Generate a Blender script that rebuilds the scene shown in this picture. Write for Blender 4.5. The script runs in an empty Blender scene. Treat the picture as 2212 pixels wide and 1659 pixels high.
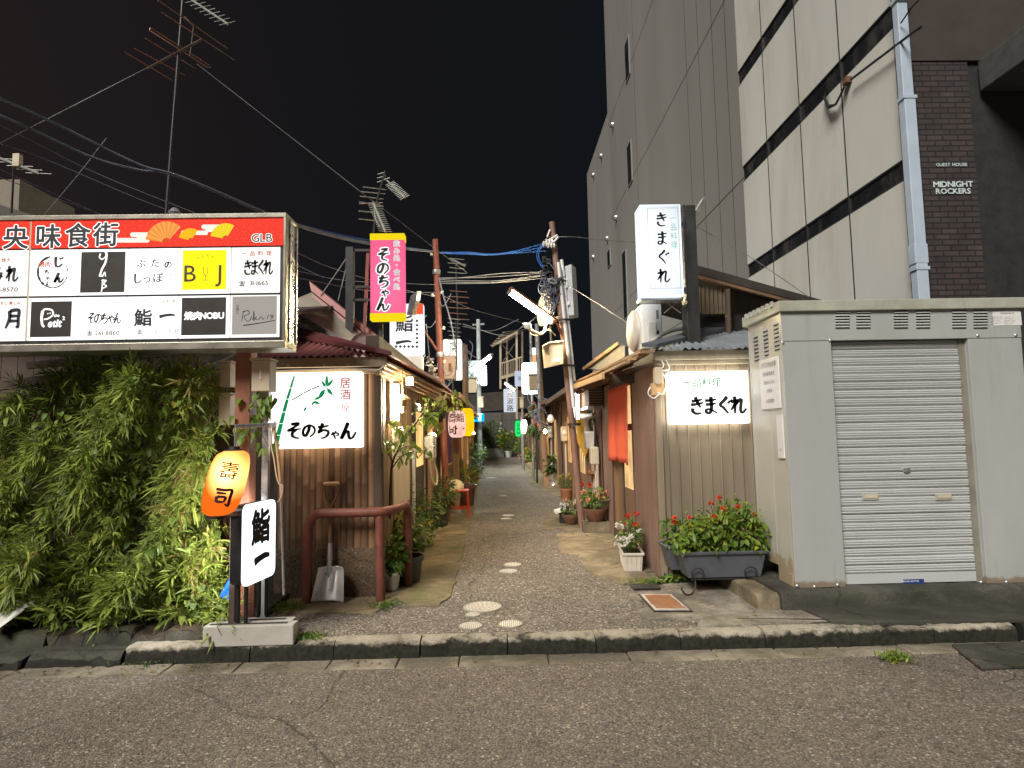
import bpy, bmesh, math, random
import numpy as np
from mathutils import Vector, Matrix
random.seed(7); rng = np.random.default_rng(11)
SC = bpy.context.scene
COL = SC.collection
V = Vector
pi = math.pi
# ---------------------------------------------------------------- camera, world, light, exposure
HC = 1.55                       # eye height above the road
FPX = 1327.0                    # focal length in pixels of a 2212 px wide picture
def _camera():
    yc = V((-27.0, 107.5 * -1, -FPX)).normalized()          # the alley direction (+Y) seen from the camera
    r = math.radians(1.0)                                   # slight roll of a hand-held phone
    b = V((-math.sin(r), math.cos(r), 0))
    zc = (b - yc * b.dot(yc)).normalized()
    xc = yc.cross(zc)
    M = Matrix((xc, yc, zc))                                # camera axes -> world axes
    return M
CR = _camera()
cam_d = bpy.data.cameras.new('camera'); cam = bpy.data.objects.new('camera', cam_d); COL.objects.link(cam)
cam_d.sensor_width = 36; cam_d.lens = 36 * FPX / 2212; cam_d.clip_start = 0.05; cam_d.clip_end = 2000
cam.matrix_world = Matrix.Translation((0, 0, HC)) @ CR.to_4x4()
SC.camera = cam
def ray(u, v): return CR @ V((u - 1106.0, 829.5 - v, -FPX))
def U(u, v, Y):
    "the point of the vertical plane at depth Y that stands behind a place in the photograph"
    d = ray(u, v); return V((0, 0, HC)) + d * (Y / d.y)
def G(u, v, z=0.0):
    d = ray(u, v); return V((0, 0, HC)) + d * ((z - HC) / d.z)
def UX(u, v, X):
    d = ray(u, v); return V((0, 0, HC)) + d * (X / d.x)
def rect(u0, v0, u1, v1, Y):
    um, vm = (u0 + u1) / 2, (v0 + v1) / 2
    return U(u0, vm, Y).x, U(u1, vm, Y).x, U(um, v1, Y).z, U(um, v0, Y).z

SUN_E = 4.3
LIGHT_DIR = V((0.44, 0.70, -0.72)).normalized()
w = bpy.data.worlds.new("World"); SC.world = w; w.use_nodes = True
nt = w.node_tree; nt.nodes.clear()
out = nt.nodes.new('ShaderNodeOutputWorld')
sky = nt.nodes.new('ShaderNodeTexSky'); sky.sky_type = 'NISHITA'; sky.sun_disc = False
sky.sun_elevation = math.asin(-LIGHT_DIR.z); sky.sun_rotation = math.atan2(-LIGHT_DIR.x, -LIGHT_DIR.y)
bg = nt.nodes.new('ShaderNodeBackground'); bg.inputs[1].default_value = 0.0002
nt.links.new(sky.outputs[0], bg.inputs[0])
bg2 = nt.nodes.new('ShaderNodeBackground'); bg2.inputs[1].default_value = 1.0     # town glow in the night sky, browner to the west
tc = nt.nodes.new('ShaderNodeTexCoord'); sx = nt.nodes.new('ShaderNodeSeparateXYZ')
nt.links.new(tc.outputs['Generated'], sx.inputs[0])
rp = nt.nodes.new('ShaderNodeValToRGB'); mr = nt.nodes.new('ShaderNodeMapRange')
mr.inputs[1].default_value = -0.75; mr.inputs[2].default_value = 0.25
nt.links.new(sx.outputs[0], mr.inputs[0]); nt.links.new(mr.outputs[0], rp.inputs[0])
rp.color_ramp.elements[0].color = (0.019, 0.0125, 0.0125, 1); rp.color_ramp.elements[1].color = (0.0045, 0.0060, 0.0082, 1)
e = rp.color_ramp.elements.new(0.45); e.color = (0.0078, 0.0070, 0.0078, 1)
nt.links.new(rp.outputs[0], bg2.inputs[0])
ad = nt.nodes.new('ShaderNodeAddShader')
nt.links.new(bg.outputs[0], ad.inputs[0]); nt.links.new(bg2.outputs[0], ad.inputs[1]); nt.links.new(ad.outputs[0], out.inputs[0])
sd = bpy.data.lights.new('street_light_glow', 'SUN'); sd.energy = SUN_E; sd.angle = math.radians(22); sd.color = (1.0, 0.95, 0.875)
so = bpy.data.objects.new('street_light_glow', sd); COL.objects.link(so)
so.rotation_euler = LIGHT_DIR.to_track_quat('-Z', 'Y').to_euler(); so.location = (-8, -10, 12)
SC.view_settings.view_transform = 'Standard'; SC.view_settings.look = 'None'; SC.view_settings.exposure = 0.08; SC.view_settings.gamma = 1
SC.view_settings.use_curve_mapping = False
SC.render.engine = 'CYCLES'
SC.cycles.use_denoising = True; SC.cycles.max_bounces = 6; SC.cycles.diffuse_bounces = 3; SC.cycles.glossy_bounces = 3
SC.cycles.transmission_bounces = 4; SC.cycles.transparent_max_bounces = 8; SC.cycles.sample_clamp_indirect = 6
# ---------------------------------------------------------------- materials
class NT:
    def __init__(s, name):
        s.m = bpy.data.materials.new(name); s.m.use_nodes = True; s.t = s.m.node_tree; s.t.nodes.clear()
        s.o = s.n('OutputMaterial')
    def n(s, k, **kw):
        x = s.t.nodes.new('ShaderNode' + k)
        for a, b in kw.items(): setattr(x, a, b)
        return x
    def l(s, a, b): s.t.links.new(a, b)
    def co(s, scale=(1, 1, 1), kind='Object', rot=(0, 0, 0)):
        c = s.n('TexCoord'); m = s.n('Mapping'); s.l(c.outputs[kind], m.inputs[0])
        m.inputs['Scale'].default_value = scale; m.inputs['Rotation'].default_value = rot
        return m.outputs[0]
    def noise(s, vec, scale, det=3, rough=.6, dist=0.):
        x = s.n('TexNoise'); s.l(vec, x.inputs[0]); x.inputs['Scale'].default_value = scale; x.inputs['Detail'].default_value = det
        x.inputs['Roughness'].default_value = rough; x.inputs['Distortion'].default_value = dist
        return x.outputs[0]
    def ramp(s, fac, stops):
        r = s.n('ValToRGB'); s.l(fac, r.inputs[0]); el = r.color_ramp.elements
        while len(el) < len(stops): el.new(0.5)
        for e_, (p, c) in zip(el, stops):
            e_.position = p; e_.color = (*c, 1) if not isinstance(c, (int, float)) else (c, c, c, 1)
        return r.outputs[0]
    def mix(s, fac, a, b, mode='MIX'):
        x = s.n('MixRGB', blend_type=mode)
        for i, q in ((0, fac), (1, a), (2, b)):
            if isinstance(q, (int, float)): x.inputs[i].default_value = q if i == 0 else (q, q, q, 1)
            elif isinstance(q, tuple): x.inputs[i].default_value = (*q, 1)
            else: s.l(q, x.inputs[i])
        return x.outputs[0]
    def math(s, op, a, b=0.):
        x = s.n('Math', operation=op)
        for i, q in ((0, a), (1, b)):
            if isinstance(q, (int, float)): x.inputs[i].default_value = q
            else: s.l(q, x.inputs[i])
        return x.outputs[0]
    def bump(s, h, st, d=.01):
        b = s.n('Bump'); s.l(h, b.inputs['Height']); b.inputs['Strength'].default_value = st; b.inputs['Distance'].default_value = d
        return b.outputs[0]
    def pbr(s, col, rough=.7, metal=0., normal=None, spec=None, trans=None):
        p = s.n('BsdfPrincipled')
        for k, q in (('Base Color', col), ('Roughness', rough), ('Metallic', metal)):
            if isinstance(q, (int, float)): p.inputs[k].default_value = q
            elif isinstance(q, tuple): p.inputs[k].default_value = (*q, 1)
            else: s.l(q, p.inputs[k])
        if spec is not None: p.inputs['Specular IOR Level'].default_value = spec
        if normal is not None: s.l(normal, p.inputs['Normal'])
        sh = p.outputs[0]
        if trans:
            t = s.n('BsdfTranslucent'); s.l(col, t.inputs[0]) if not isinstance(col, tuple) else t.inputs[0].__setattr__('default_value', (*col, 1))
            m = s.n('MixShader'); m.inputs[0].default_value = trans; s.l(sh, m.inputs[1]); s.l(t.outputs[0], m.inputs[2]); sh = m.outputs[0]
        s.l(sh, s.o.inputs[0]); return s.m
    def attr(s, name='var'):
        a = s.n('Attribute'); a.attribute_name = name; return a.outputs['Fac']
def c_(c, k): return tuple(min(1., x * k) for x in c)
def surf(name, col, rough=.6, metal=0., vary=.25, scale=6., dirt=None, dirt_amt=.35, bump=.15, fine=60., spec=None, var=0., stretch=(1, 1, 1), dscale=1.6):
    "a worn painted or plain surface: tone variation, stains with a shape of their own, fine bump"
    s = NT(name); v = s.co(stretch)
    n1 = s.noise(v, scale, 5, .65); c = s.ramp(n1, [(.25, c_(col, 1 - vary)), (.75, c_(col, 1 + vary))])
    if var:
        a = s.attr(); c = s.mix(1., c, s.ramp(a, [(0, 1 - var), (1, 1 + var)]), 'MULTIPLY')
    if dirt:
        d = s.ramp(s.noise(v, dscale, 7, .72, .6), [(.5, 0.), (.72, 1.)]); c = s.mix(s.math('MULTIPLY', d, dirt_amt), c, dirt)
    n2 = s.noise(s.co((1, 1, 1)), fine, 3, .6)
    rg = s.ramp(n1, [(.3, max(0.03, rough - .12)), (.7, min(1, rough + .12))])
    return s.pbr(c, rg, metal, s.bump(n2, bump, .004), spec)
def glow(name, col, st, vary=0., scale=3.):
    s = NT(name); e_ = s.n('Emission'); e_.inputs[0].default_value = (*col, 1)
    if vary:
        s.l(s.ramp(s.noise(s.co(), scale, 2), [(.3, st * (1 - vary)), (.7, st * (1 + vary))]), e_.inputs[1])
    else: e_.inputs[1].default_value = st
    s.l(e_.outputs[0], s.o.inputs[0]); return s.m
def hot(name, col, edge, peak, cx=0., cz=0., rx=.3, rz=.3):
    "a backlit plastic face: brighter where its tube sits"
    s = NT(name); cv = s.n('TexCoord').outputs['Object']; m = s.n('Mapping'); s.l(cv, m.inputs[0])
    m.inputs['Location'].default_value = (-cx / rx, 0, -cz / rz); m.inputs['Scale'].default_value = (1 / rx, 0, 1 / rz)
    g = s.n('TexGradient', gradient_type='SPHERICAL'); s.l(m.outputs[0], g.inputs[0])
    r = s.n('MapRange'); s.l(g.outputs['Fac'], r.inputs[0]); r.inputs[3].default_value = edge; r.inputs[4].default_value = peak
    e_ = s.n('Emission'); e_.inputs[0].default_value = (*col, 1); s.l(r.outputs[0], e_.inputs[1]); s.l(e_.outputs[0], s.o.inputs[0]); return s.m
def leafmat(name, stops, trans=.28, rough=.45):
    s = NT(name); a = s.attr(); c = s.ramp(a, stops)
    n = s.noise(s.co(), 40, 2); c = s.mix(.5, c, s.ramp(n, [(.3, .75), (.7, 1.25)]), 'MULTIPLY')
    return s.pbr(c, rough, 0, None, .35, trans)
def brickmat(name, c1, c2, mortar, sx_, sz_):
    s = NT(name); c = s.n('TexCoord'); m = s.n('Mapping'); s.l(c.outputs['Object'], m.inputs[0])
    m.inputs['Rotation'].default_value = (pi / 2, 0, 0)
    b = s.n('TexBrick'); s.l(m.outputs[0], b.inputs[0]); b.inputs['Scale'].default_value = 1.
    b.inputs['Brick Width'].default_value = sx_; b.inputs['Row Height'].default_value = sz_; b.inputs['Mortar Size'].default_value = .011
    b.inputs['Color1'].default_value = (*c1, 1); b.inputs['Color2'].default_value = (*c2, 1); b.inputs['Mortar'].default_value = (*mortar, 1)
    n = s.noise(s.co(), 3, 5); col = s.mix(.8, b.outputs[0], s.ramp(n, [(.3, .5), (.7, 1.3)]), 'MULTIPLY')
    return s.pbr(col, .8, 0, s.bump(s.math('SUBTRACT', 1., b.outputs['Fac']), .5, .01))
# ---------------------------------------------------------------- mesh collecting
class MB:
    def __init__(s): s.v = []; s.f = []; s.m = []; s.a = []
    def add(s, vs, fs, mi=0, var=None):
        o = len(s.v); s.v += [tuple(p) for p in vs]
        for f in fs:
            s.f.append(tuple(i + o for i in f)); s.m.append(mi); s.a.append(random.random() if var is None else var)
        return s
    def box(s, x0, x1, y0, y1, z0, z1, mi=0, var=None):
        var = random.random() if var is None else var
        p = [(x, y, z) for z in (z0, z1) for y in (y0, y1) for x in (x0, x1)]
        return s.add(p, [(0, 2, 3, 1), (4, 5, 7, 6), (0, 1, 5, 4), (2, 6, 7, 3), (0, 4, 6, 2), (1, 3, 7, 5)], mi, var)
    def obox(s, c, size, ex=(1, 0, 0), ey=(0, 1, 0), mi=0, var=None):
        var = random.random() if var is None else var
        ex = V(ex).normalized(); ey = V(ey).normalized(); ez = ex.cross(ey); c = V(c)
        p = [c + ex * (size[0] / 2 * i) + ey * (size[1] / 2 * j) + ez * (size[2] / 2 * k) for k in (-1, 1) for j in (-1, 1) for i in (-1, 1)]
        return s.add(p, [(0, 2, 3, 1), (4, 5, 7, 6), (0, 1, 5, 4), (2, 6, 7, 3), (0, 4, 6, 2), (1, 3, 7, 5)], mi, var)
    def bar(s, p0, p1, w_, h_, up=(0, 0, 1), mi=0, var=None):
        p0, p1 = V(p0), V(p1); d = p1 - p0; ex = d.normalized(); up = V(up)
        if abs(ex.dot(up.normalized())) > .99: up = V((0, 1, 0))
        ey = up.cross(ex).normalized()
        return s.obox((p0 + p1) / 2, (d.length, w_, h_), ex, ey, mi, var)
    def tube(s, pts, r, n=8, mi=0, var=None, caps=True):
        pts = [V(p) for p in pts]; k = len(pts); rs = r if isinstance(r, (list, tuple)) else [r] * k
        var = random.random() if var is None else var
        vs = []; T = None; N = None
        for i in range(k):
            t = (pts[min(i + 1, k - 1)] - pts[max(i - 1, 0)]); t = t.normalized() if t.length > 1e-9 else V((0, 0, 1))
            if N is None:
                N = t.orthogonal().normalized()
            else:
                N = (N - t * N.dot(t)); N = N.normalized() if N.length > 1e-6 else t.orthogonal().normalized()
            B = t.cross(N)
            for j in range(n):
                a = 2 * pi * j / n; vs.append(pts[i] + (N * math.cos(a) + B * math.sin(a)) * rs[i])
        fs = [(i * n + j, i * n + (j + 1) % n, (i + 1) * n + (j + 1) % n, (i + 1) * n + j) for i in range(k - 1) for j in range(n)]
        if caps: fs += [tuple(range(n))[::-1], tuple((k - 1) * n + j for j in range(n))]
        return s.add(vs, fs, mi, var)
    def lathe(s, c, prof, n=24, mi=0, var=None, axis=(0, 0, 1), ref=None, caps=False):
        c = V(c); az = V(axis).normalized(); ax = V(ref).normalized() if ref else (V((1, 0, 0)) if abs(az.z) > .5 else az.orthogonal().normalized())
        ay = az.cross(ax); var = random.random() if var is None else var
        vs = [c + az * z + (ax * math.cos(2 * pi * j / n) + ay * math.sin(2 * pi * j / n)) * r for r, z in prof for j in range(n)]
        k = len(prof)
        fs = [(i * n + j, i * n + (j + 1) % n, (i + 1) * n + (j + 1) % n, (i + 1) * n + j) for i in range(k - 1) for j in range(n)]
        if caps: fs += [tuple(range(n))[::-1], tuple((k - 1) * n + j for j in range(n))]
        return s.add(vs, fs, mi, var)
    def prism(s, poly, ext, mi=0, var=None):
        poly = [V(p) for p in poly]; e_ = V(ext); n = len(poly); var = random.random() if var is None else var
        return s.add(poly + [p + e_ for p in poly], [tuple(range(n))[::-1], tuple(range(n, 2 * n))] + [(i, (i + 1) % n, n + (i + 1) % n, n + i) for i in range(n)], mi, var)
    def poly(s, pts, mi=0, var=None): return s.add(pts, [tuple(range(len(pts)))], mi, var)
    def quad(s, a, b, c, d, mi=0, var=None): return s.add([a, b, c, d], [(0, 1, 2, 3)], mi, var)
    def corr(s, o, eu, ev, pitch, amp, nrm, mi=0, sub=6, trap=False, clip=None):
        "corrugated sheet: waves run across eu, straight along ev"
        o, eu, ev, nrm = V(o), V(eu), V(ev), V(nrm).normalized(); L = eu.length; n = max(2, int(L / pitch * sub)); vs = []
        for i in range(n + 1):
            t = i / n; ph = t * L / pitch
            if trap:
                q = ph % 1; h = amp * (1 if q < .35 else (1 - (q - .35) / .12) if q < .47 else 0 if q < .88 else (q - .88) / .12)
            else: h = amp * math.sin(2 * pi * ph)
            lo, hi = clip(t) if clip else (0, 1)
            vs += [o + eu * t + nrm * h + ev * lo, o + eu * t + nrm * h + ev * hi]
        return s.add(vs, [(2 * i, 2 * i + 2, 2 * i + 3, 2 * i + 1) for i in range(n)], mi)
    def build(s, name, mats, parent=None, smooth=None, bevel=None, local=False):
        me = bpy.data.meshes.new(name); me.from_pydata(s.v, [], s.f)
        o = bpy.data.objects.new(name, me); COL.objects.link(o)
        for m in (mats if isinstance(mats, (list, tuple)) else [mats]): me.materials.append(m)
        me.polygons.foreach_set('material_index', s.m)
        at = me.attributes.new('var', 'FLOAT', 'FACE'); at.data.foreach_set('value', s.a)
        me.validate(); me.update()
        finish(o, parent, smooth, bevel, local)
        return o
ROOT = {}
def finish(o, parent, smooth=None, bevel=None, local=False):
    me = o.data
    if parent is not None:
        o.parent = parent; M = ROOT.get(parent.name)
        if M is None: M = Matrix.Identity(4)
        if not local: me.transform(M.inverted())
        ROOT[o.name] = M
    if smooth:
        me.polygons.foreach_set('use_smooth', [True] * len(me.polygons)); me.set_sharp_from_angle(angle=math.radians(smooth if smooth > 1 else 35))
    if bevel:
        b = o.modifiers.new('edge', 'BEVEL'); b.width = bevel; b.segments = 2; b.limit_method = 'ANGLE'; b.angle_limit = math.radians(40); b.harden_normals = False
def tag(o, label, cat, group=None, kind=None):
    o['label'] = label; o['category'] = cat
    if group: o['group'] = group
    if kind: o['kind'] = kind
    return o
def thing(name, label, cat, loc=(0, 0, 0), rz=0., group=None):
    o = bpy.data.objects.new(name, None); COL.objects.link(o); o.empty_display_size = .1
    o.location = loc; o.rotation_euler = (0, 0, rz); ROOT[o.name] = Matrix.Translation(loc) @ Matrix.Rotation(rz, 4, 'Z')
    return tag(o, label, cat, group)
def struct(o): o['kind'] = 'structure'; return o
def dup(root, loc, rz=0., label=None, group=None):
    kids = [o for o in bpy.data.objects if o.parent is root]
    r = root.copy(); COL.objects.link(r); r.location = loc; r.rotation_euler = (0, 0, rz)
    ROOT[r.name] = Matrix.Translation(loc) @ Matrix.Rotation(rz, 4, 'Z')
    if label: r['label'] = label
    if group: r['group'] = group
    for k in kids:
        c = k.copy(); COL.objects.link(c); c.parent = r
        for g in [o for o in bpy.data.objects if o.parent is k]:
            d = g.copy(); COL.objects.link(d); d.parent = c
    return r
# ---------------------------------------------------------------- lettering
_glyph = {}
def font_glyph(ch):
    k = ch
    if k not in _glyph:
        cu = bpy.data.curves.new('glyph', 'FONT'); cu.body = ch; cu.size = 1; cu.resolution_u = 3
        ob = bpy.data.objects.new('glyph', cu); COL.objects.link(ob); me = bpy.data.meshes.new_from_object(ob)
        vs = [(p.co.x, p.co.y) for p in me.vertices]; fs = [tuple(p.vertices) for p in me.polygons]
        COL.objects.unlink(ob); bpy.data.objects.remove(ob); bpy.data.meshes.remove(me); bpy.data.curves.remove(cu)
        _glyph[k] = (vs, fs)
    return _glyph[k]
BR = {
 'き': [[(.2,.27),(.5,.25),(.82,.18)],[(.16,.46),(.5,.43),(.88,.35)],[(.42,.04),(.54,.32),(.7,.62)],[(.27,.64),(.26,.8),(.45,.93),(.75,.9)]],
 'ま': [[(.18,.25),(.5,.24),(.84,.18)],[(.22,.46),(.5,.45),(.8,.4)],[(.52,.04),(.54,.4),(.53,.72),(.42,.9),(.24,.87),(.26,.73),(.5,.73),(.84,.92)]],
 'ぐ': [[(.66,.05),(.5,.24),(.26,.47),(.45,.66),(.7,.95)],[(.7,.3),(.78,.42)],[(.84,.22),(.92,.34)]],
 'れ': [[(.3,.04),(.31,.5),(.29,.96)],[(.08,.36),(.42,.27),(.26,.52),(.08,.78)],[(.3,.5),(.54,.25),(.68,.25),(.64,.5),(.61,.8),(.72,.92),(.95,.7)]],
 'そ': [[(.3,.12),(.72,.08),(.45,.3),(.16,.47),(.5,.42),(.86,.38)],[(.62,.41),(.4,.58),(.42,.8),(.76,.92)]],
 'の': [[(.54,.2),(.48,.52),(.3,.82),(.14,.66),(.22,.34),(.52,.16),(.82,.3),(.86,.6),(.58,.9)]],
 'ち': [[(.18,.28),(.5,.27),(.84,.2)],[(.48,.05),(.38,.35),(.25,.6),(.5,.48),(.76,.52),(.8,.7),(.6,.9),(.36,.95)]],
 'ゃ': [[(.15,.58),(.5,.42),(.8,.44),(.83,.6),(.6,.68)],[(.55,.22),(.62,.36)],[(.3,.32),(.44,.62),(.58,.97)]],
 'ん': [[(.5,.05),(.34,.45),(.13,.93),(.34,.6),(.5,.55),(.53,.76),(.6,.93),(.76,.86),(.93,.58)]],
 '一': [[(.06,.58),(.3,.52),(.66,.47),(.95,.5)]],
 'じ': [[(.3,.06),(.28,.5),(.34,.86),(.6,.9),(.86,.66)],[(.62,.18),(.7,.32)],[(.8,.12),(.88,.26)]],
 'し': [[(.3,.06),(.28,.5),(.34,.86),(.6,.9),(.86,.66)]],
 'み': [[(.2,.16),(.56,.12),(.42,.5),(.2,.84),(.1,.7),(.3,.56),(.9,.7)],[(.76,.4),(.7,.7),(.56,.95)]],
 '月': [[(.3,.08),(.3,.5),(.1,.97)],[(.3,.1),(.8,.08),(.8,.5),(.8,.9),(.66,.86)],[(.32,.36),(.78,.35)],[(.3,.6),(.78,.6)]],
 '司': [[(.1,.14),(.5,.13),(.86,.1),(.86,.5),(.84,.92),(.66,.84)],[(.16,.32),(.64,.3)],[(.22,.5),(.24,.82)],[(.22,.52),(.62,.5),(.6,.76)],[(.24,.78),(.6,.76)]],
}
def catmull(p, k=7):
    p = [V((*q, 0)) for q in p]
    if len(p) == 2: return [p[0].lerp(p[1], i / k) for i in range(k + 1)]
    q = [p[0] * 2 - p[1]] + p + [p[-1] * 2 - p[-2]]; r = []
    for i in range(1, len(q) - 2):
        for j in range(k):
            t = j / k; a, b, c, d = q[i - 1:i + 3]
            r.append(.5 * ((2 * b) + (c - a) * t + (2 * a - 5 * b + 4 * c - d) * t * t + (3 * b - a - 3 * c + d) * t ** 3))
    return r + [p[-1]]
def brush_glyph(ch, w_=.1, extra=0.):
    vs = []; fs = []
    for st in BR[ch]:
        c = catmull(st); n = len(c); o = len(vs)
        for i, p in enumerate(c):
            t = i / (n - 1); d = (c[min(i + 1, n - 1)] - c[max(i - 1, 0)]).normalized(); nn = V((-d.y, d.x, 0))
            ww = w_ * .5 * (1.12 - .25 * math.sin(t * pi) - .62 * max(0, (t - .55) / .45) ** 1.5) * (.55 if t < .001 else 1) * (1.12 if abs(d.y) > .6 else .9) + extra
            q = p - d * extra if i == 0 else p + d * extra if i == n - 1 else p
            a, b = q + nn * ww, q - nn * ww
            vs += [(a.x, 1 - a.y - .1), (b.x, 1 - b.y - .1)]
        fs += [(o + 2 * i, o + 2 * i + 1, o + 2 * i + 3, o + 2 * i + 2) for i in range(n - 1)]
        for e_, s_ in ((c[0], 1), (c[-1], -1)):
            if extra: pass
    return vs, fs
def lettering(mb, body, O, ex, ez, em, vertical=False, bold=0., brush=0., sx_=1., gap=1., mi=0, extra=0., align='c', slant=0.):
    "letters lying in the plane O + ex*x + ez*y, centred on O; em is the height of one character in metres"
    O, ex, ez = V(O), V(ex).normalized(), V(ez).normalized(); items = []; isbr = []; pen = 0.
    for ch in body:
        if ch == ' ': pen += .35 * gap if not vertical else .5; continue
        if brush and ch in BR: vs, fs = brush_glyph(ch, brush, extra); adv = 1.
        else: vs, fs = font_glyph(ch); adv = None
        if not vs: continue
        isbr.append(bool(brush and ch in BR))
        xs = [p[0] for p in vs]; x0, x1 = min(xs), max(xs)
        cjk = ord(ch) > 0x2e80
        if vertical:
            items.append(([(p[0] - .5 if cjk else p[0] - (x0 + x1) / 2, p[1] - .38 - pen) for p in vs], fs)); pen += 1. * gap
        else:
            adv = (1. if cjk else (x1 - x0) + .09) * gap
            items.append(([(p[0] + pen - (0 if cjk else x0), p[1] - .38) for p in vs], fs)); pen += adv
    if not items: return
    off = pen / 2
    R_ = max(0., bold + extra); passes = [(0, 0, 0)]                # heavier strokes: the glyph laid down several times, nudged outwards
    if R_ > .004 : passes += [(R_ * math.cos(2 * pi * k / 8), R_ * math.sin(2 * pi * k / 8), k + 1) for k in range(8)]
    ny = ex.cross(ez); base = O
    for dx_, dz_, k_ in [q for q in passes]:
      O = base + ny * (.00006 * k_ if k_ else .0006)
      for vs, fs in (items if k_ == 0 else [i_ for i_, br_ in zip(items, isbr) if not br_]):
        vs = [(x + dx_ / sx_, y + dz_) for x, y in vs]
        if vertical: P = [O + ex * (x * em * sx_) + ez * ((y + off - .5 * gap) * em) for x, y in vs]
        else: P = [O + ex * (((x - (off if align == 'c' else 0)) * sx_ + slant * y) * em) + ez * (y * em) for x, y in vs]
        mb.add(P, fs, mi, .5)
EX, EZ = V((1, 0, 0)), V((0, 0, 1))
def write(parent, name, mat, Y, rows, ex=EX, ez=EZ):
    "rows: (text, u, v, em_px, options) drawn on the plane at depth Y"
    mb = MB()
    for body, u, v, em, kw in rows: lettering(mb, body, U(u, v, Y), ex, ez, em * Y / FPX, **kw)
    return mb.build(name, mat, parent)
# ---------------------------------------------------------------- foliage
TL = {  # leaf outlines: (along, across, fold)
 'lance': [(0,0,0),(.3,.5,.1),(.62,.42,.08),(1,0,0)],
 'oval':  [(0,0,0),(.22,.42,.08),(.62,.5,.1),(1,0,0)],
 'heart': [(0,0,0),(.05,.5,.08),(.45,.48,.1),(1,0,0)],
}
def leaves(name, mat, parent, pos, dirs, L, W, kind='lance', curl=.25, var=None, nrm=None):
    pos = np.asarray(pos, float); n = len(pos); d = np.asarray(dirs, float); d /= np.linalg.norm(d, axis=1, keepdims=True) + 1e-9
    L = np.broadcast_to(L, (n,)); W = np.broadcast_to(W, (n,))
    up = rng.normal(size=(n, 3)) * .45 + (np.array([0, -.35, 1.]) if nrm is None else nrm)
    side = np.cross(d, up); side /= np.linalg.norm(side, axis=1, keepdims=True) + 1e-9
    nn = np.cross(side, d); t = TL[kind]; vs = []
    def P(a, s, h): return pos + d * (a * L)[:, None] + side * (s * W)[:, None] + nn * (h * W)[:, None] - np.array([0, 0, 1.]) * (curl * a * a * L)[:, None]
    for a, s, h in t:
        if s == 0: vs.append(P(a, 0, 0))
        else: vs += [P(a, -s, h), P(a, 0, -h * .6), P(a, s, h)]
    vs = np.stack(vs, 1).reshape(-1, 3)                       # 8 points a leaf: 0 | 1 2 3 | 4 5 6 | 7
    fpl = [(0, 2, 1), (0, 3, 2), (1, 2, 5, 4), (2, 3, 6, 5), (4, 5, 7), (5, 6, 7)]
    me = bpy.data.meshes.new(name)
    lt = np.array([len(f) for f in fpl]); idx = np.concatenate([np.array(f) for f in fpl])
    loops = (idx[None, :] + (np.arange(n) * 8)[:, None]).reshape(-1); tot = np.tile(lt, n); st = np.concatenate([[0], np.cumsum(tot)[:-1]])
    me.vertices.add(len(vs)); me.vertices.foreach_set('co', vs.reshape(-1)); me.loops.add(len(loops)); me.loops.foreach_set('vertex_index', loops.astype(np.int32))
    me.polygons.add(len(tot)); me.polygons.foreach_set('loop_start', st.astype(np.int32)); me.polygons.foreach_set('loop_total', tot.astype(np.int32))
    me.update(calc_edges=True); me.materials.append(mat)
    va = rng.random(n) if var is None else np.asarray(var)
    at = me.attributes.new('var', 'FLOAT', 'FACE'); at.data.foreach_set('value', np.repeat(va, len(fpl)).astype(np.float32))
    o = bpy.data.objects.new(name, me); COL.objects.link(o); finish(o, parent, smooth=80)
    return o
def cluster(c, r, n, kind='ball'):
    p = rng.normal(size=(n, 3)); p /= np.linalg.norm(p, axis=1, keepdims=True); rad = rng.random(n) ** .45
    return np.array(c) + p * np.array(r) * rad[:, None], p
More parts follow.
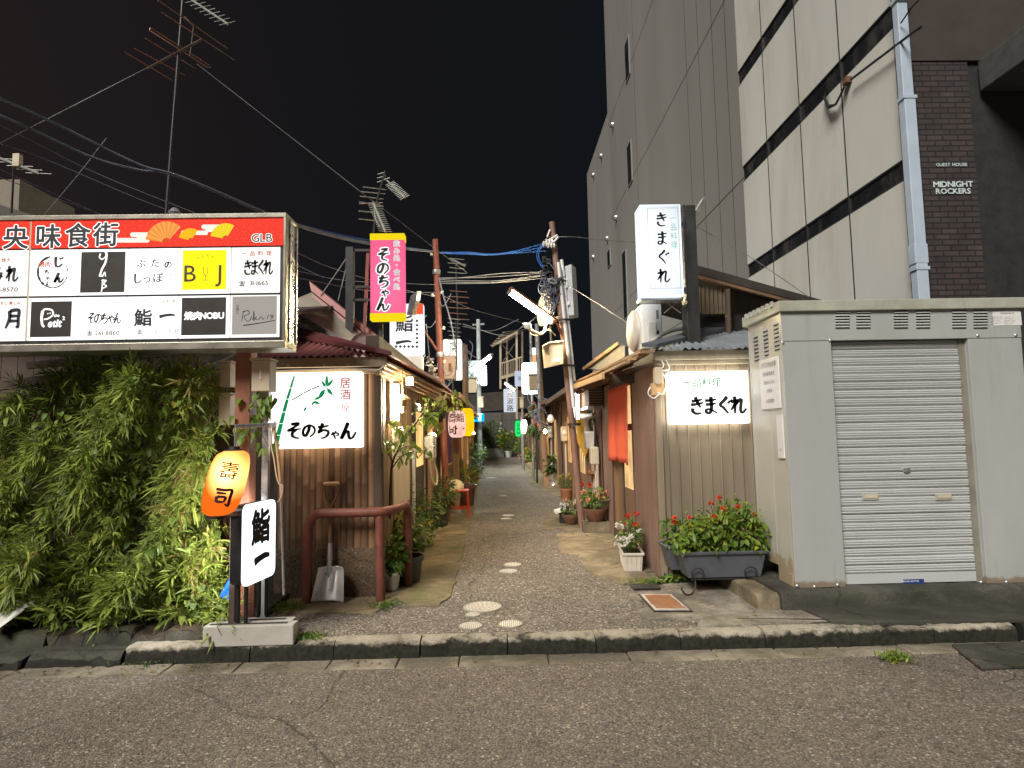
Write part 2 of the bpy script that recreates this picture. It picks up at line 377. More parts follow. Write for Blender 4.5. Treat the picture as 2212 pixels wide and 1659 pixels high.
# ================================================================ materials of the place
def _road(name, base, dark, lite, sc_, big=.25):
    s = NT(name); v = s.co()
    vo = s.n('TexVoronoi'); s.l(v, vo.inputs[0]); vo.inputs['Scale'].default_value = sc_
    h = s.n('SeparateColor'); s.l(vo.outputs['Color'], h.inputs[0])
    c = s.ramp(h.outputs[0], [(0., dark), (.45, base), (.8, base), (1., lite)])
    v2 = s.n('TexVoronoi'); s.l(v, v2.inputs[0]); v2.inputs['Scale'].default_value = sc_ * .38
    h2 = s.n('SeparateColor'); s.l(v2.outputs['Color'], h2.inputs[0])
    pick = s.math('MULTIPLY', s.math('GREATER_THAN', h2.outputs[1], .72), s.math('LESS_THAN', v2.outputs['Distance'], .3))
    c = s.mix(pick, c, s.ramp(h2.outputs[0], [(0., c_(lite, .8)), (1., c_(lite, 1.5))]))
    gap = s.ramp(vo.outputs['Distance'], [(.45, 1.), (.8, .5)]); c = s.mix(1., c, gap, 'MULTIPLY')
    n = s.noise(v, .8, 5, .6); c = s.mix(1., c, s.ramp(n, [(.3, 1 - big), (.7, 1 + big)]), 'MULTIPLY')
    n2 = s.noise(v, 14, 4, .7); c = s.mix(1., c, s.ramp(n2, [(.3, .78), (.7, 1.2)]), 'MULTIPLY')
    nz = s.n('TexNoise'); s.l(v, nz.inputs[0]); nz.inputs['Scale'].default_value = 1.1; nz.inputs['Detail'].default_value = 7
    ce = s.n('TexVoronoi', feature='DISTANCE_TO_EDGE'); s.l(s.mix(.6, v, nz.outputs[1], 'ADD'), ce.inputs[0]); ce.inputs['Scale'].default_value = .33      # a few long hairline cracks
    ck = s.math('MAXIMUM', s.ramp(ce.outputs['Distance'], [(.0012, 0.), (.004, 1.)]), s.ramp(s.noise(v, .5, 2), [(.48, 0.), (.54, 1.)])); c = s.mix(1., c, s.ramp(ck, [(0, .4), (1, 1.)]), 'MULTIPLY')
    st = s.ramp(s.noise(v, 1.3, 6, .7, 1.5), [(.60, 1.), (.72, .72)]); c = s.mix(1., c, st, 'MULTIPLY')                                                   # old oil and damp stains
    hh = s.math('ADD', s.math('MULTIPLY', vo.outputs['Distance'], -1.), s.math('MULTIPLY', v2.outputs['Distance'], -.5))
    return s.pbr(c, .82, 0, s.bump(hh, .6, .009), .35)
M_road = _road('asphalt', (.205, .170, .136), (.12, .10, .080), (.36, .32, .265), 100, .13)
M_gravel = _road('gravel_asphalt', (.23, .195, .158), (.085, .072, .060), (.48, .43, .37), 82, .2)
def _concrete(name, col, moss=None, crack=.0, wet=.3):
    s = NT(name); v = s.co(); n = s.noise(v, 2.2, 7, .68); c = s.ramp(n, [(.26, c_(col, .42)), (.5, col), (.75, c_(col, 1.35))])
    c = s.mix(1., c, s.ramp(s.noise(v, .75, 7, .72, 1.2), [(.44, .55), (.60, 1.08)]), 'MULTIPLY')
    sp = s.noise(v, 110, 3, .7); c = s.mix(.8, c, s.ramp(sp, [(.35, .62), (.62, 1.25)]), 'MULTIPLY')
    if moss: c = s.mix(s.ramp(s.noise(v, 1.7, 8, .75, .8), [(.47, 0.), (.68, .85)]), c, moss)
    if crack:
        nz = s.n('TexNoise'); s.l(v, nz.inputs[0]); nz.inputs['Scale'].default_value = 2.5; nz.inputs['Detail'].default_value = 6
        vo = s.n('TexVoronoi', feature='DISTANCE_TO_EDGE'); s.l(s.mix(.55, v, nz.outputs[1], 'ADD'), vo.inputs[0]); vo.inputs['Scale'].default_value = crack * .55
        k = s.ramp(vo.outputs['Distance'], [(.002, 0.), (.007, 1.)]); k = s.math('MAXIMUM', k, s.ramp(s.noise(v, .9, 2), [(.45, 0.), (.55, 1.)])); c = s.mix(1., c, s.ramp(k, [(0, .35), (1, 1.)]), 'MULTIPLY')
    hs = s.math('ADD', sp, s.math('MULTIPLY', n, 1.5))
    return s.pbr(c, .85, 0, s.bump(hs, .35, .008), .3)
M_conc = _concrete('concrete', (.34, .30, .245), (.10, .095, .06), 1.1)
M_mossy = _concrete('mossy_concrete', (.27, .215, .14), (.10, .115, .03), 1.6)
M_ochre = _concrete('ochre_concrete', (.33, .265, .18), (.12, .11, .06), .9)
M_kerb = _concrete('kerb_concrete', (.40, .36, .29), (.14, .14, .08), 0)
def _kerbmat():
    s = NT('kerb_dark_foot'); v = s.co(); g = s.n('TexCoord'); z = s.n('SeparateXYZ'); s.l(g.outputs['Object'], z.inputs[0])
    n = s.noise(v, 9, 6, .7); c = s.ramp(s.noise(v, 2.4, 6, .68), [(.28, (.20, .175, .13)), (.5, (.36, .32, .25)), (.75, (.46, .42, .34))])
    c = s.mix(.8, c, s.ramp(s.noise(v, 110, 3, .7), [(.35, .62), (.62, 1.25)]), 'MULTIPLY')
    h = s.math('ADD', z.outputs[2], s.math('MULTIPLY', s.math('SUBTRACT', n, .5), .12)); h = s.math('ADD', h, s.math('MULTIPLY', s.math('SUBTRACT', s.noise(v, 1.2, 3), .5), .07))
    c = s.mix(s.ramp(h, [(.092, 1.), (.118, 0.)]), c, s.ramp(s.noise(v, 30, 4), [(.3, (.008, .009, .006)), (.7, (.032, .030, .020))]))  # near black below an uneven height, plain concrete tone above
    return s.pbr(c, .88, 0, s.bump(s.noise(v, 60, 4, .7), .5, .01), .3)
M_kfront = _kerbmat()
M_kface = _concrete('kerb_dark', (.030, .028, .022), (.014, .018, .009), 0)  # near-black tone for the rougher kerb blocks
M_dkc = _concrete('dark_concrete', (.085, .08, .065), (.04, .045, .025), 1.3)
M_soil = _concrete('soil', (.06, .045, .03), (.03, .035, .015), 0)
M_ground = surf('earth', (.05, .045, .035), .95)
M_iron = surf('cast_iron_cover', (.68, .64, .57), .45, .35, .2, 30, (.2, .15, .1), .4)
M_ironp = surf('cast_iron_plate', (.40, .37, .32), .55, .35, .2, 30, (.15, .12, .08), .5)
M_rust = surf('rusty_iron', (.30, .13, .06), .75, .1, .35, 18, (.55, .42, .30), .6, .4)
M_steel = surf('galvanised_steel', (.55, .57, .58), .32, .8, .12, 8)
M_alu = surf('aluminium', (.62, .62, .60), .3, .75, .1, 5)
M_blk = surf('black_paint', (.012, .012, .013), .4)
M_dark = surf('dark_metal', (.035, .034, .034), .5, .3)
M_cable = surf('cable_sheath', (.15, .17, .225), .5)
M_wire = surf('guy_wire', (.24, .24, .25), .5)
M_blue = surf('blue_cable', (.03, .13, .42), .45)
M_ink = surf('ink', (.010, .009, .012), .6, 0, .1)
M_redink = glow('red_backlit_ink', (.60, .05, .05), .75)
M_grnink = glow('green_backlit_ink', (.01, .33, .11), .9)
M_white = surf('white_plastic', (.75, .75, .72), .4, 0, .08, 4, (.45, .40, .30), .25)
M_cream = surf('cream_board', (.58, .49, .36), .6, 0, .12, 4, (.30, .2, .1), .3)
M_beige = surf('beige_steel_box', (.55, .47, .34), .45, 0, .1, 6, (.25, .15, .08), .4)
M_polew = surf('weathered_pole_paint', (.21, .115, .085), .65, 0, .35, 9, (.46, .40, .36), .6, .5, 60, None, 0, (1, 1, .35), 2.2)
M_pinkrust = surf('red_brown_paint', (.20, .062, .042), .55, .05, .35, 14, (.085, .035, .022), .85, .5, 70, None, 0, (1, 1, .6), 7)
M_darkred = surf('dark_red_sheet', (.13, .035, .035), .5, .2, .3, 8, (.05, .03, .03), .5)
M_pink = surf('faded_pink_sheet', (.52, .26, .25), .55, .1, .2, 6, (.3, .15, .12), .4)
M_woodb = surf('brown_timber', (.20, .115, .06), .7, 0, .35, 5, (.06, .04, .03), .6, .5, 70, None, .35, (1, 1, .15))
M_woodd = surf('dark_timber', (.075, .05, .035), .75, 0, .35, 5, (.02, .017, .014), .5, .5, 70, None, .35, (1, 1, .15))
M_woodr = surf('reddish_timber', (.20, .075, .04), .6, 0, .3, 6, (.05, .03, .02), .5, .4, 60, None, .3, (1, 1, .15))
M_woodl = surf('pale_timber', (.40, .26, .13), .65, 0, .3, 5, (.15, .09, .05), .5, .4, 70, None, .3, (1, 1, .15))
M_bamb = surf('weathered_bamboo', (.155, .086, .048), .55, 0, .45, 7, (.045, .036, .030), .85, .4, 90, None, .62, (1, 1, .12), 1.3)
M_pebble = _road('pebble_dash', (.17, .115, .072), (.10, .065, .04), (.24, .17, .11), 110, .4)
M_brnst = surf('brown_corrugated_steel', (.20, .125, .095), .5, .25, .2, 4, (.10, .06, .045), .5, .15, 60, None, .12, (1, 1, .2))
M_gryst = surf('grey_batten_steel', (.29, .24, .175), .42, .3, .18, 3, (.30, .16, .07), .35, .15, 60, None, .12, (1, 1, .15))
M_bluest = surf('blue_grey_roof_sheet', (.30, .33, .36), .4, .4, .2, 5)
M_roof = surf('dark_roof_sheet', (.05, .042, .036), .6, .2, .3, 3)
M_gcon = surf('grey_render', (.225, .217, .202), .85, 0, .07, .4, (.15, .145, .13), .4, .2, 40, None, 0, (1, 1, .12), .22)
M_panel = surf('white_cladding', (.60, .595, .56), .5, 0, .10, .35, (.42, .38, .30), .5, .05, 50, None, 0, (1, 1, .3), .5)
M_seam = surf('dark_seam', (.02, .02, .02), .7)
M_band = surf('dark_glass_band', (.018, .019, .022), .22, .1, .5, 1.4, (.16, .15, .14), .55, .05, 30, None, 0, (1, 1, .35), 1.2)
M_pipeb = surf('pale_blue_pipe', (.42, .50, .60), .45, 0, .08, 3)
M_brick = brickmat('dark_brick', (.055, .040, .038), (.035, .027, .027), (.009, .008, .008), .25, .088)
M_plast = surf('dark_plaster', (.045, .035, .031), .85, 0, .3, 2)
M_recess = surf('dark_recess', (.008, .008, .007), .8)
M_shed = surf('grey_green_paint', (.375, .405, .385), .42, .1, .07, 2.5, (.27, .22, .14), .4, .04, 50, None, 0, (1, 1, .2), 1.1)
M_shut = surf('shutter_steel', (.55, .57, .565), .38, .15, .08, 3, (.32, .30, .26), .3, .04, 60, None, .05, (.2, 1, 1))
M_shedcap = surf('pale_green_cap', (.40, .41, .34), .5, .1, .15, 6, (.2, .18, .12), .5)
M_gap = surf('black_gap', (.01, .01, .01), .9)
M_terra = surf('terracotta', (.33, .14, .075), .75, 0, .2, 10, (.18, .11, .08), .4)
M_plastic = surf('dark_grey_planter', (.075, .08, .095), .45, 0, .12, 5, (.16, .13, .11), .35)
M_wplant = surf('white_planter', (.60, .55, .47), .5, 0, .1, 8, (.3, .22, .15), .35)
M_steeld = surf('steel_drum', (.62, .58, .52), .25, .85, .1, 8)
M_redp = surf('red_stool_paint', (.60, .06, .025), .4)
M_noren = surf('red_linen', (.62, .10, .045), .85, 0, .12, 10, None, 0, .35, 300)
M_norenp = surf('purple_linen', (.09, .05, .16), .85, 0, .15, 10)
M_noreno = surf('orange_linen', (.55, .18, .035), .85, 0, .15, 10)
M_rope = surf('straw_rope', (.42, .33, .2), .85)
M_elem = surf('copper_antenna_rod', (.38, .20, .14), .45, .4)
M_antal = surf('antenna_aluminium', (.45, .45, .42), .4, .5)
M_lens = surf('porcelain', (.75, .74, .70), .25)
# things that give off light
W_LIT = (1.0, .985, .95)
E_white = glow('lit_white_face', W_LIT, 4)
E_hut = hot('lit_hut_face', (1, .985, .93), 1.5, 2.8, .0, .34, .6, .3)
E_cool = glow('lit_cool_face', (.93, .97, 1.0), 2.4)
E_warmlamp = glow('warm_tube', (1.0, .80, .44), 480)
E_tube = glow('white_tube', (1.0, .84, .58), 260)
E_cooltube = glow('cool_tube', (.85, 1.0, .92), 480)
E_bulb = glow('warm_bulb', (1.0, .72, .38), 150)
E_amber = glow('amber_window', (1.0, .62, .27), 1.0, .35, 3)
E_amberdim = glow('dim_amber_window', (1.0, .55, .20), 1.1, .35, 3)
E_green = glow('green_lantern_paper', (.01, .85, .16), 1.1, .2, 12)
E_red = glow('red_lantern_paper', (1.0, .13, .04), 1.3, .2, 12)
E_cyan = glow('cyan_panel', (.0, .55, 1.0), 1.1)
# ================================================================ ground, road, kerb, alley
def sheet(name, pts, z, mat, th=0.):
    mb = MB(); mb.poly([(p[0], p[1], z) for p in pts]); return struct(mb.build(name, mat))
sheet('ground', [(-300, -300), (300, -300), (300, 300), (-300, 300)], -.02, M_ground)
sheet('road', [(-40, -25), (40, -25), (40, 4.27), (-40, 4.27)], 0, M_road)
KY = 4.43                                         # front face of the kerb
mb = MB(); x = -14.
while x < 14:
    L = random.uniform(.42, .62); dz = random.uniform(-.004, .004)
    mb.box(x + .003, x + L - .003, 4.255 + random.uniform(-.012, .008), KY + .01, -.05, .008 + dz); x += L
struct(mb.build('gutter', _concrete('gutter_concrete', (.29, .25, .19), (.085, .08, .045), 2.0), bevel=.010))
def rough_block(mb, x0, x1, y0, y1, z0, z1, mi_top=0, mi_face=1, nx=None, j=.008, r=.03):
    "a worn kerb stone: rounded, chipped front edge"
    nx = nx or max(3, int((x1 - x0) / .05)); prof = [(y0 - .006, z0), (y0, z0 + (z1 - z0) * .5), (y0 + r * .25, z1 - r * .8), (y0 + r, z1 - r * .15), (y0 + r * 2.2, z1), (y1, z1), (y1, z0)]
    vs = []
    for i in range(nx + 1):
        x = x0 + (x1 - x0) * i / nx
        for k, (y, z) in enumerate(prof):
            q = j if 0 < k < 5 else 0
            vs.append((x, y + random.gauss(0, q), z + random.gauss(0, q * .7)))
    k = len(prof); b = len(mb.v)
    for i in range(nx):
        for q in range(k - 1):
            a = i * k + q
    mb.v += vs
    for i in range(nx):
        for q in range(k - 1):
            a = b + i * k + q; mb.f.append((a, a + k, a + k + 1, a + 1)); mb.m.append(mi_face if q < 2 else mi_top); mb.a.append(random.random())
    mb.f += [tuple(b + q for q in range(k)), tuple(b + nx * k + q for q in range(k))[::-1]]; mb.m += [mi_face] * 2; mb.a += [.5] * 2
mb = MB(); x = -2.62
for L in [.86, .58, .6, .61, .62, .6, .6, .6, .61, .6, .58]:
    if x > 3.15: break
    rough_block(mb, x + .004, x + L - .004, KY + random.uniform(-.006, .006), KY + .15, -.02, .118 + random.uniform(-.006, .004), 0, 0); x += L
XR = x + .05
x = XR
while x < 14:
    rough_block(mb, x + .01, x + .58, KY + random.uniform(-.02, .01), KY + .2, -.02, .125 + random.uniform(-.008, .008), 1, 1); x += .6
x = -2.63
while x > -14:
    rough_block(mb, x - .64, x - .01, KY - .03 + random.uniform(-.02, .02), KY + .14, -.02, .085 + random.uniform(-.012, .012), 2, 1, j=.012); x -= .66
struct(mb.build('kerb', [M_kfront, M_kface, M_dkc], smooth=50))
sheet('alley_path', [(-2.3, KY + .14), (2.4, KY + .14), (2.4, 6.2), (1.9, 6.6), (1.9, 40.5), (-1.5, 40.5), (-1.5, 6), (-2.3, 5.6)], .108, M_gravel)
def z8(x, y, z=.115): return G((x / 3.253 + 900) * .8848, (y / 3.253 + 1050) * .8848, z)
def rag(pts, k=5, j=.012):
    "uneven broken edge"
    r = []; n = len(pts)
    for i in range(n):
        a, b = V(pts[i]), V(pts[(i + 1) % n]); m = max(1, min(k, int((b - a).length / .08)))
        for q in range(m):
            p = a.lerp(b, q / m); r.append((p.x + random.gauss(0, j), p.y + random.gauss(0, j)))
    return r
def patch(name, pts, z, mat, j=.012, k=8):
    mb = MB(); p = rag([V((q[0], max(q[1], KY + .17), 0)) for q in pts], k, j); p = [(x, max(y, KY + .152)) for x, y in p]; mb.prism([(x, y, z - .02) for x, y in p], (0, 0, .02)); return struct(mb.build(name, mat, bevel=.004))
patch('concrete_strip', [(-2.2, 5.3), z8(60, 1455), z8(215, 1335), z8(330, 1400), z8(560, 1395), z8(652, 1320), z8(700, 1150), z8(780, 838), z8(470, 835), (-1.3, 7.6), (-2.2, 7.6)], .120, M_mossy)
patch('concrete_strip', [z8(500, 832), z8(772, 832), z8(820, 720), z8(868, 500), z8(880, 380), (-.62, 20), (-.75, 30), (-1.2, 39), (-1.3, 39), (-1.3, 8.2)], .119, M_mossy)
patch('concrete_patch', [z8(1485, 835), z8(1530, 975), z8(1690, 992), z8(1722, 1085), z8(1700, 1105), z8(1905, 1195), z8(2000, 1225), (1.75, 6.05), (1.75, 8.4), z8(1900, 800), z8(1600, 772)], .121, M_ochre, .02)
patch('concrete_patch', [z8(1380, 790), z8(1390, 700), z8(1500, 620), z8(1600, 590), (1.7, 10.6), (1.7, 8.5), z8(1700, 775)], .117, M_mossy, .025)
patch('concrete_patch', [z8(1440, 500), z8(1270, 420), z8(1250, 300), (1.1, 30), (1.1, 39), (1.6, 39), (1.6, 10.8), z8(1560, 560)], .116, M_mossy, .02)
def gz(u, v, z=.12): p = G(u, v, z); return (p.x, p.y)
patch('concrete_apron', [gz(1357, 1283), gz(1392, 1336), gz(1510, 1336), gz(1537, 1379), (2.1, KY + .165), (3.1, KY + .165), gz(1890, 1352), gz(1800, 1310), (2.3, 5.0), (2.3, 5.95), gz(1430, 1262), gz(1500, 1275)], .124, M_conc, .01)
mb = MB()                                        # stepped dark concrete in front of the store
mb.box(2.16, 9, KY + .17, 6.6, -.02, .122)
struct(mb.build('side_pavement', M_dkc))
mb = MB(); p = rag([V(gz(1720, 1315) + (0,)), V(gz(1790, 1345) + (0,)), V(gz(1905, 1352) + (0,)), V((9, 4.62, 0)), V((9, 6, 0)), V((2.6, 6, 0))], 8, .015)
mb.prism([(x, y, .11) for x, y in p], (0, 0, .035)); struct(mb.build('concrete_step', M_dkc, bevel=.008))
mb = MB(); rough_block(mb, 2.20, 9, 4.91, 6.4, .10, .262, 0, 0, 60, .006); struct(mb.build('store_plinth', M_dkc, smooth=50))
mb = MB(); rough_block(mb, 2.02, 2.21, 4.95, 6.0, .10, .235, 0, 0, 6, .012); struct(mb.build('plinth_edge', M_mossy, smooth=50))
# broken gutter slab on the right and the low planting kerb on the left
mb = MB(); mb.prism([(*gz(2055, 1400, .0), 0), (*gz(2120, 1450, .0), 0), (9, 4.2, 0), (9, KY, 0)], (0, 0, .03)); struct(mb.build('gutter_slab', M_dkc, bevel=.01))
mb = MB(); x = -6.5
while x < -2.16:
    L = random.uniform(.22, .5); rough_block(mb, x, min(x + L - .01, -2.15), 4.60 + random.uniform(-.03, .02), 4.80, .0, .185 + random.uniform(-.03, .02), 1, 0, j=.014); x += L
struct(mb.build('planting_kerb', [M_dkc, M_soil], smooth=50))
mb = MB(); mb.box(-9, -1.9, 4.75, 6.4, -.02, .17); struct(mb.build('soil', M_soil))
mb = MB(); mb.box(-9, -2.2, KY + .1, 4.7, -.02, .09); struct(mb.build('side_pavement', M_dkc))
# ---------------------------------------------------------------- covers in the ground
def cover(u, v, wpx, label, rings=True, big=False, grp=None):
    p = G(u, v, .115); r = wpx / 2 * p.y / FPX
    t = thing('manhole_cover', label, 'manhole cover', (p.x, p.y, .110), 0, grp)
    mb = MB(); mb.lathe((0, 0, 0), [(r, -.004), (r, .006), (r * .94, .008), (r * .93, .004), (.001, .004)], 36); mb.build('plate', M_ironp, t, smooth=30, local=True)
    mb = MB()
    if big:
        for k in range(1, 6):
            q = r * .9 * k / 5.6
            m = max(6, int(q * 2 * pi / .022))
            for a in range(m):
                if a % 2: continue
                a0, a1 = 2 * pi * (a + .1) / m, 2 * pi * (a + .95) / m
                mb.poly([(math.cos(b) * R_, math.sin(b) * R_, .0075) for R_, b in ((q - .006, a0), (q + .006, a0), (q + .006, a1), (q - .006, a1))])
    else:
        for k in range(-5, 6):
            for l in range(-5, 6):
                x, y = k * r / 6, l * r / 6
                if x * x + y * y < (r * .86) ** 2: mb.box(x - r * .045, x + r * .045, y - r * .045, y + r * .045, .003, .008)
    mb.build('tread', M_iron, t, local=True)
for a in [(1042, 1310, 81, 'largest round manhole cover, with rings of raised tread, in the alley mouth', True),
          (1021, 1327, 32, 'smallest round metal cover, just below the largest manhole cover'),
          (1017, 1351, 50, 'round metal cover by the kerb, the pinkish one directly below the smallest cover'),
          (1103, 1347, 51, 'round pale metal cover by the kerb, standing apart from the other covers'),
          (1107, 1219, 38, 'round metal cover, upper of the close pair before the planter with red and white flowers'),
          (1098, 1233, 39, 'round metal cover, lower of the close pair before the planter with red and white flowers'),
          (1098, 1113, 26, 'small round cover, upper of the pair level with the foot of the leaning pole'),
          (1094, 1120, 25, 'small round cover, lower of the pair level with the foot of the leaning pole'),
          (1061, 1032, 24, 'flat white cover far up the alley beside the red stool'),
          (1085, 1061, 14, 'tiny round cover in mid alley, farther one of a far pair'),
          (1087, 1071, 18, 'tiny round cover in mid alley, nearer one of a far pair')]:
    cover(a[0], a[1], a[2], a[3], big=len(a) > 4)
t = thing('utility_cover', 'rusty square utility cover in a steel frame set in pale concrete', 'utility cover', G(1424, 1302, .125))
q = [G(1378, 1284, .127), G(1452, 1284, .127), G(1497, 1322, .127), G(1412, 1322, .127)]
cq = sum(q, V()) / 4
mb = MB(); mb.prism(q, (0, 0, .006)); mb.build('frame', M_dark, t)
mb = MB(); mb.prism([cq + (p - cq) * .9 + V((0, 0, .006)) for p in q], (0, 0, .004)); mb.build('plate', [M_iron], t)
mb = MB(); mb.prism(rag([cq + (p - cq) * .74 for p in q], 6, .01) and [V((x, y, .137)) for x, y in rag([cq + (p - cq) * .76 for p in q], 6, .008)], (0, 0, .0025)); mb.build('rust_patch', M_rust, t)
p = G(1395, 1268, .12); mb = MB(); mb.box(p.x - .13, p.x + .12, p.y - .08, p.y + .1, .118, .127); mb.box(p.x + .02, p.x + .05, p.y - .03, p.y - .01, .127, .129)
tag(mb.build('drain_cover', M_dark), 'small dark drain cover beside the rusty square utility cover', 'drain cover')
# ================================================================ large grey building and brick building
XB = 6.5
t = thing('apartment_block', 'tall grey rendered building with white cladding panels and dark glass bands', 'building', (XB, 9.8, 0))
mb = MB(); mb.box(XB, XB + 12, 15.42, 33.7, 0, 34); mb.box(XB, XB + 12, 33.7, 42, 0, 19.72); mb.build('wall', M_gcon, t)
mb = MB()
JY = [15.42, 13.95, 12.37, 10.82, 9.29, 9.14]
bands = [(2.85, 3.2), (5.42, 5.77), (7.96, 8.38), (10.55, 10.96), (13.2, 13.6)]
zz = [0.1] + [q for b in bands for q in b] + [18]
for i in range(5):
    for k in range(0, len(zz), 2): mb.box(XB - .03, XB + .2, JY[i + 1] + .012, JY[i] - .012, zz[k], zz[k + 1])
mb.build('cladding_panel', M_panel, t)
mb = MB(); mb.box(XB + .02, XB + 8, 9.16, 15.41, 0, 18); mb.build('panel_backing', M_seam, t)
for z0, z1 in bands:
    mb = MB(); mb.box(XB - .004, XB + .05, 9.15, 15.40, z0 + .02, z1 - .02)
    w_ = mb.build('window_band', M_band, t)
    mb = MB()
    for y in JY[1:5]: mb.box(XB - .03, XB - .003, y - .02, y + .02, z0 + .004, z1 - .004)
    mb.box(XB - .028, XB - .005, 9.16, 15.40, z0 + .002, z0 + .03); mb.box(XB - .028, XB - .005, 9.16, 15.40, z1 - .03, z1 - .002)
    mb.build('window_frame', M_dark, w_)
mb = MB()
for y in JY[1:5]: mb.box(XB - .0335, XB - .0305, y - .018, y + .018, .1, 18)
mb.build('panel_seam', M_seam, t)
mb = MB()                                     # construction joints in the render
for y in (16.2, 17.2, 18.4, 19.6, 27.0): mb.box(XB - .004, XB + .01, y - .012, y + .012, 0, 34)
for z in (5.35, 8.1, 13.5, 18.9): mb.box(XB - .0045, XB + .01, 15.44, 33.6, z - .012, z + .012)
mb.build('joint', M_seam, t)
for u, v0, v1, y in ((1355, 90, 175, 0), (1360, 312, 400, 0), (1316, 542, 575, 0), (1349, 545, 690, 0)):
    a, b = UX(u, v0, XB), UX(u, v1, XB)
    f = MB(); f.box(XB - .05, XB + .1, a.y - .45, a.y + .45, b.z - .06, a.z + .06); f = f.build('slit_window', M_gcon, t)
    g = MB(); g.box(XB - .06, XB - .051, a.y - .36, a.y + .36, b.z, a.z); g.build('pane', M_band, f)
for i, (u, v) in enumerate([(1325, 270), (1300, 337), (1283, 378), (1332, 470), (1313, 515), (1283, 555), (1384, 770), (1339, 803), (1352, 792)]):
    p = UX(u, v, XB); mb = MB(); mb.lathe((XB, p.y, p.z), [(.17, 0), (.16, .1), (.1, .17), (.001, .19)], 14, axis=(-1, 0, -.25)); mb.build('vent_cap', M_steel, t, smooth=40)
t = thing('drain_pipe', 'pale blue square drain pipe running down the edge of the white cladding', 'drain pipe', (6.5, 9.05, 0))
pa, pb = U(1985, 638, 8.98).x, U(2010, 638, 8.98).x
mb = MB(); mb.box(pa, pb, 8.98, 9.13, 0, 6.6); mb.box(pa - .015, pb + .015, 8.975, 9.13, 4.0, 4.3)
mb.box(pa + .005, pb - .005, 9.0, 9.13, 6.6, 16); mb.build('pipe', M_pipeb, t, bevel=.01)
mb = MB()
for z in (2.3, 3.9, 6.6, 8.2, 9.8): mb.box(pa - .02, pb + .02, 8.97, 9.135, z, z + .05)
mb.build('bracket', M_pipeb, t)
t = thing('guest_house', 'dark brick guest house front with metal name letters, beside the white cladding', 'building', (7.0, 9.12, 0))
pr_ = U(2124, 560, 9.12).x; zq = U(2050, 132, 9.12).z
mb = MB(); mb.box(pb + .005, pr_, 9.12, 11, 0, zq); mb.build('brick_pier', M_brick, t)
mb = MB(); mb.box(pb + .005, 14, 9.10, 11, zq, 16); mb.build('upper_wall', M_plast, t)
mb = MB(); mb.box(pr_, 14, 12.5, 12.8, 0, zq); mb.build('recess_wall', M_recess, t)
cb, ct = U(2117, 198, 9.09), U(2117, 134, 9.09)
mb = MB(); mb.box(cb.x, 14, 6.6, 9.095, cb.z, ct.z); mb.build('canopy', surf('dim_canopy', (.06, .064, .062), .7), t, bevel=.02)
q0, q1 = U(2165, 640, 12.4).x, U(2235, 640, 12.4).x; qz = U(2180, 385, 12.4).z
mb = MB(); mb.box(q0, q0 + .12, 12.36, 12.5, 0, qz); mb.box(q1 - .12, q1, 12.36, 12.5, 0, qz); mb.box(q0, q1, 12.36, 12.5, qz, qz + .12); d = mb.build('door_frame', M_dark, t)
mb = MB(); mb.box(q0 + .13, q1 - .13, 12.42, 12.46, 0, qz - .01); mb.build('pane', surf('teal_door_glass', (.03, .075, .09), .15), d)
M_letter = surf('metal_letters', (.55, .66, .66), .4, 0, .1)
write(t, 'lettering', M_letter, 9.105, [('GUEST HOUSE', 2056, 355, 10.5, dict(bold=.016, sx_=1.06))])
write(t, 'lettering', M_letter, 9.105, [('MIDNIGHT', 2060, 397, 18, dict(bold=.03, sx_=1.12)), ('ROCKERS', 2060, 412, 17, dict(bold=.03, sx_=1.08))])
# cable clamp with loops on the white cladding
t = thing('cable_clamp', 'black cable clamp with looped cable fixed to the white cladding', 'cable clamp', UX(1825, 178, XB - .1))
mb = MB(); p = UX(1830, 175, XB - .08); mb.box(p.x - .06, p.x + .06, p.y - .07, p.y + .07, p.z - .06, p.z + .06); mb.build('bracket', surf('rust_bracket', (.12, .06, .03), .8), t, bevel=.01)
mb = MB()
for k in range(3):
    c = [UX(u, v, XB - .10 - .03 * k) for u, v in ((1786, 188), (1779, 205 + 2 * k), (1790, 228 + 3 * k), (1805, 226), (1816, 205), (1826, 182))]
    mb.tube(smooth_path(c) if 'smooth_path' in globals() else c, .020, 6)
mb.build('loop', M_blk, t, smooth=60)
# ================================================================ gas store with roller shutter
def shedmat(name, col, rust, low):
    s = NT(name); v = s.co((1, 1, .3)); g = s.n('TexCoord'); z = s.n('SeparateXYZ'); s.l(g.outputs['Object'], z.inputs[0])
    c = s.ramp(s.noise(v, 2.2, 5, .6), [(.25, c_(col, .90)), (.75, c_(col, 1.08))])
    c = s.mix(s.math('MULTIPLY', s.ramp(s.noise(s.co((6, 6, .5)), 1.3, 5, .7), [(.56, 0.), (.74, 1.)]), .35), c, c_(col, .55))
    n = s.noise(s.co(), 13, 6, .72, .5); h = s.math('SUBTRACT', s.math('MULTIPLY', n, low), z.outputs[2])
    c = s.mix(s.ramp(h, [(.0, 0.), (.03, .8)]), c, rust)
    c = s.mix(s.math('MULTIPLY', s.ramp(s.noise(s.co(), 26, 4, .7), [(.67, 0.), (.71, 1.)]), .5), c, c_(col, .6))
    dent = s.noise(s.co(), 1.9, 2); return s.pbr(c, s.ramp(s.noise(s.co(), 3, 4), [(.3, .3), (.7, .52)]), .1, s.bump(s.math('ADD', dent, s.math('MULTIPLY', s.noise(s.co(), 60, 2), .01)), .35, .03))
M_shed = shedmat('worn_grey_green_paint', (.40, .415, .40), (.20, .13, .07), .11)
Y0, Y1 = 5.03, 5.72; XL, XR_ = 2.37, 4.40; ZB, ZT = .262, 2.61
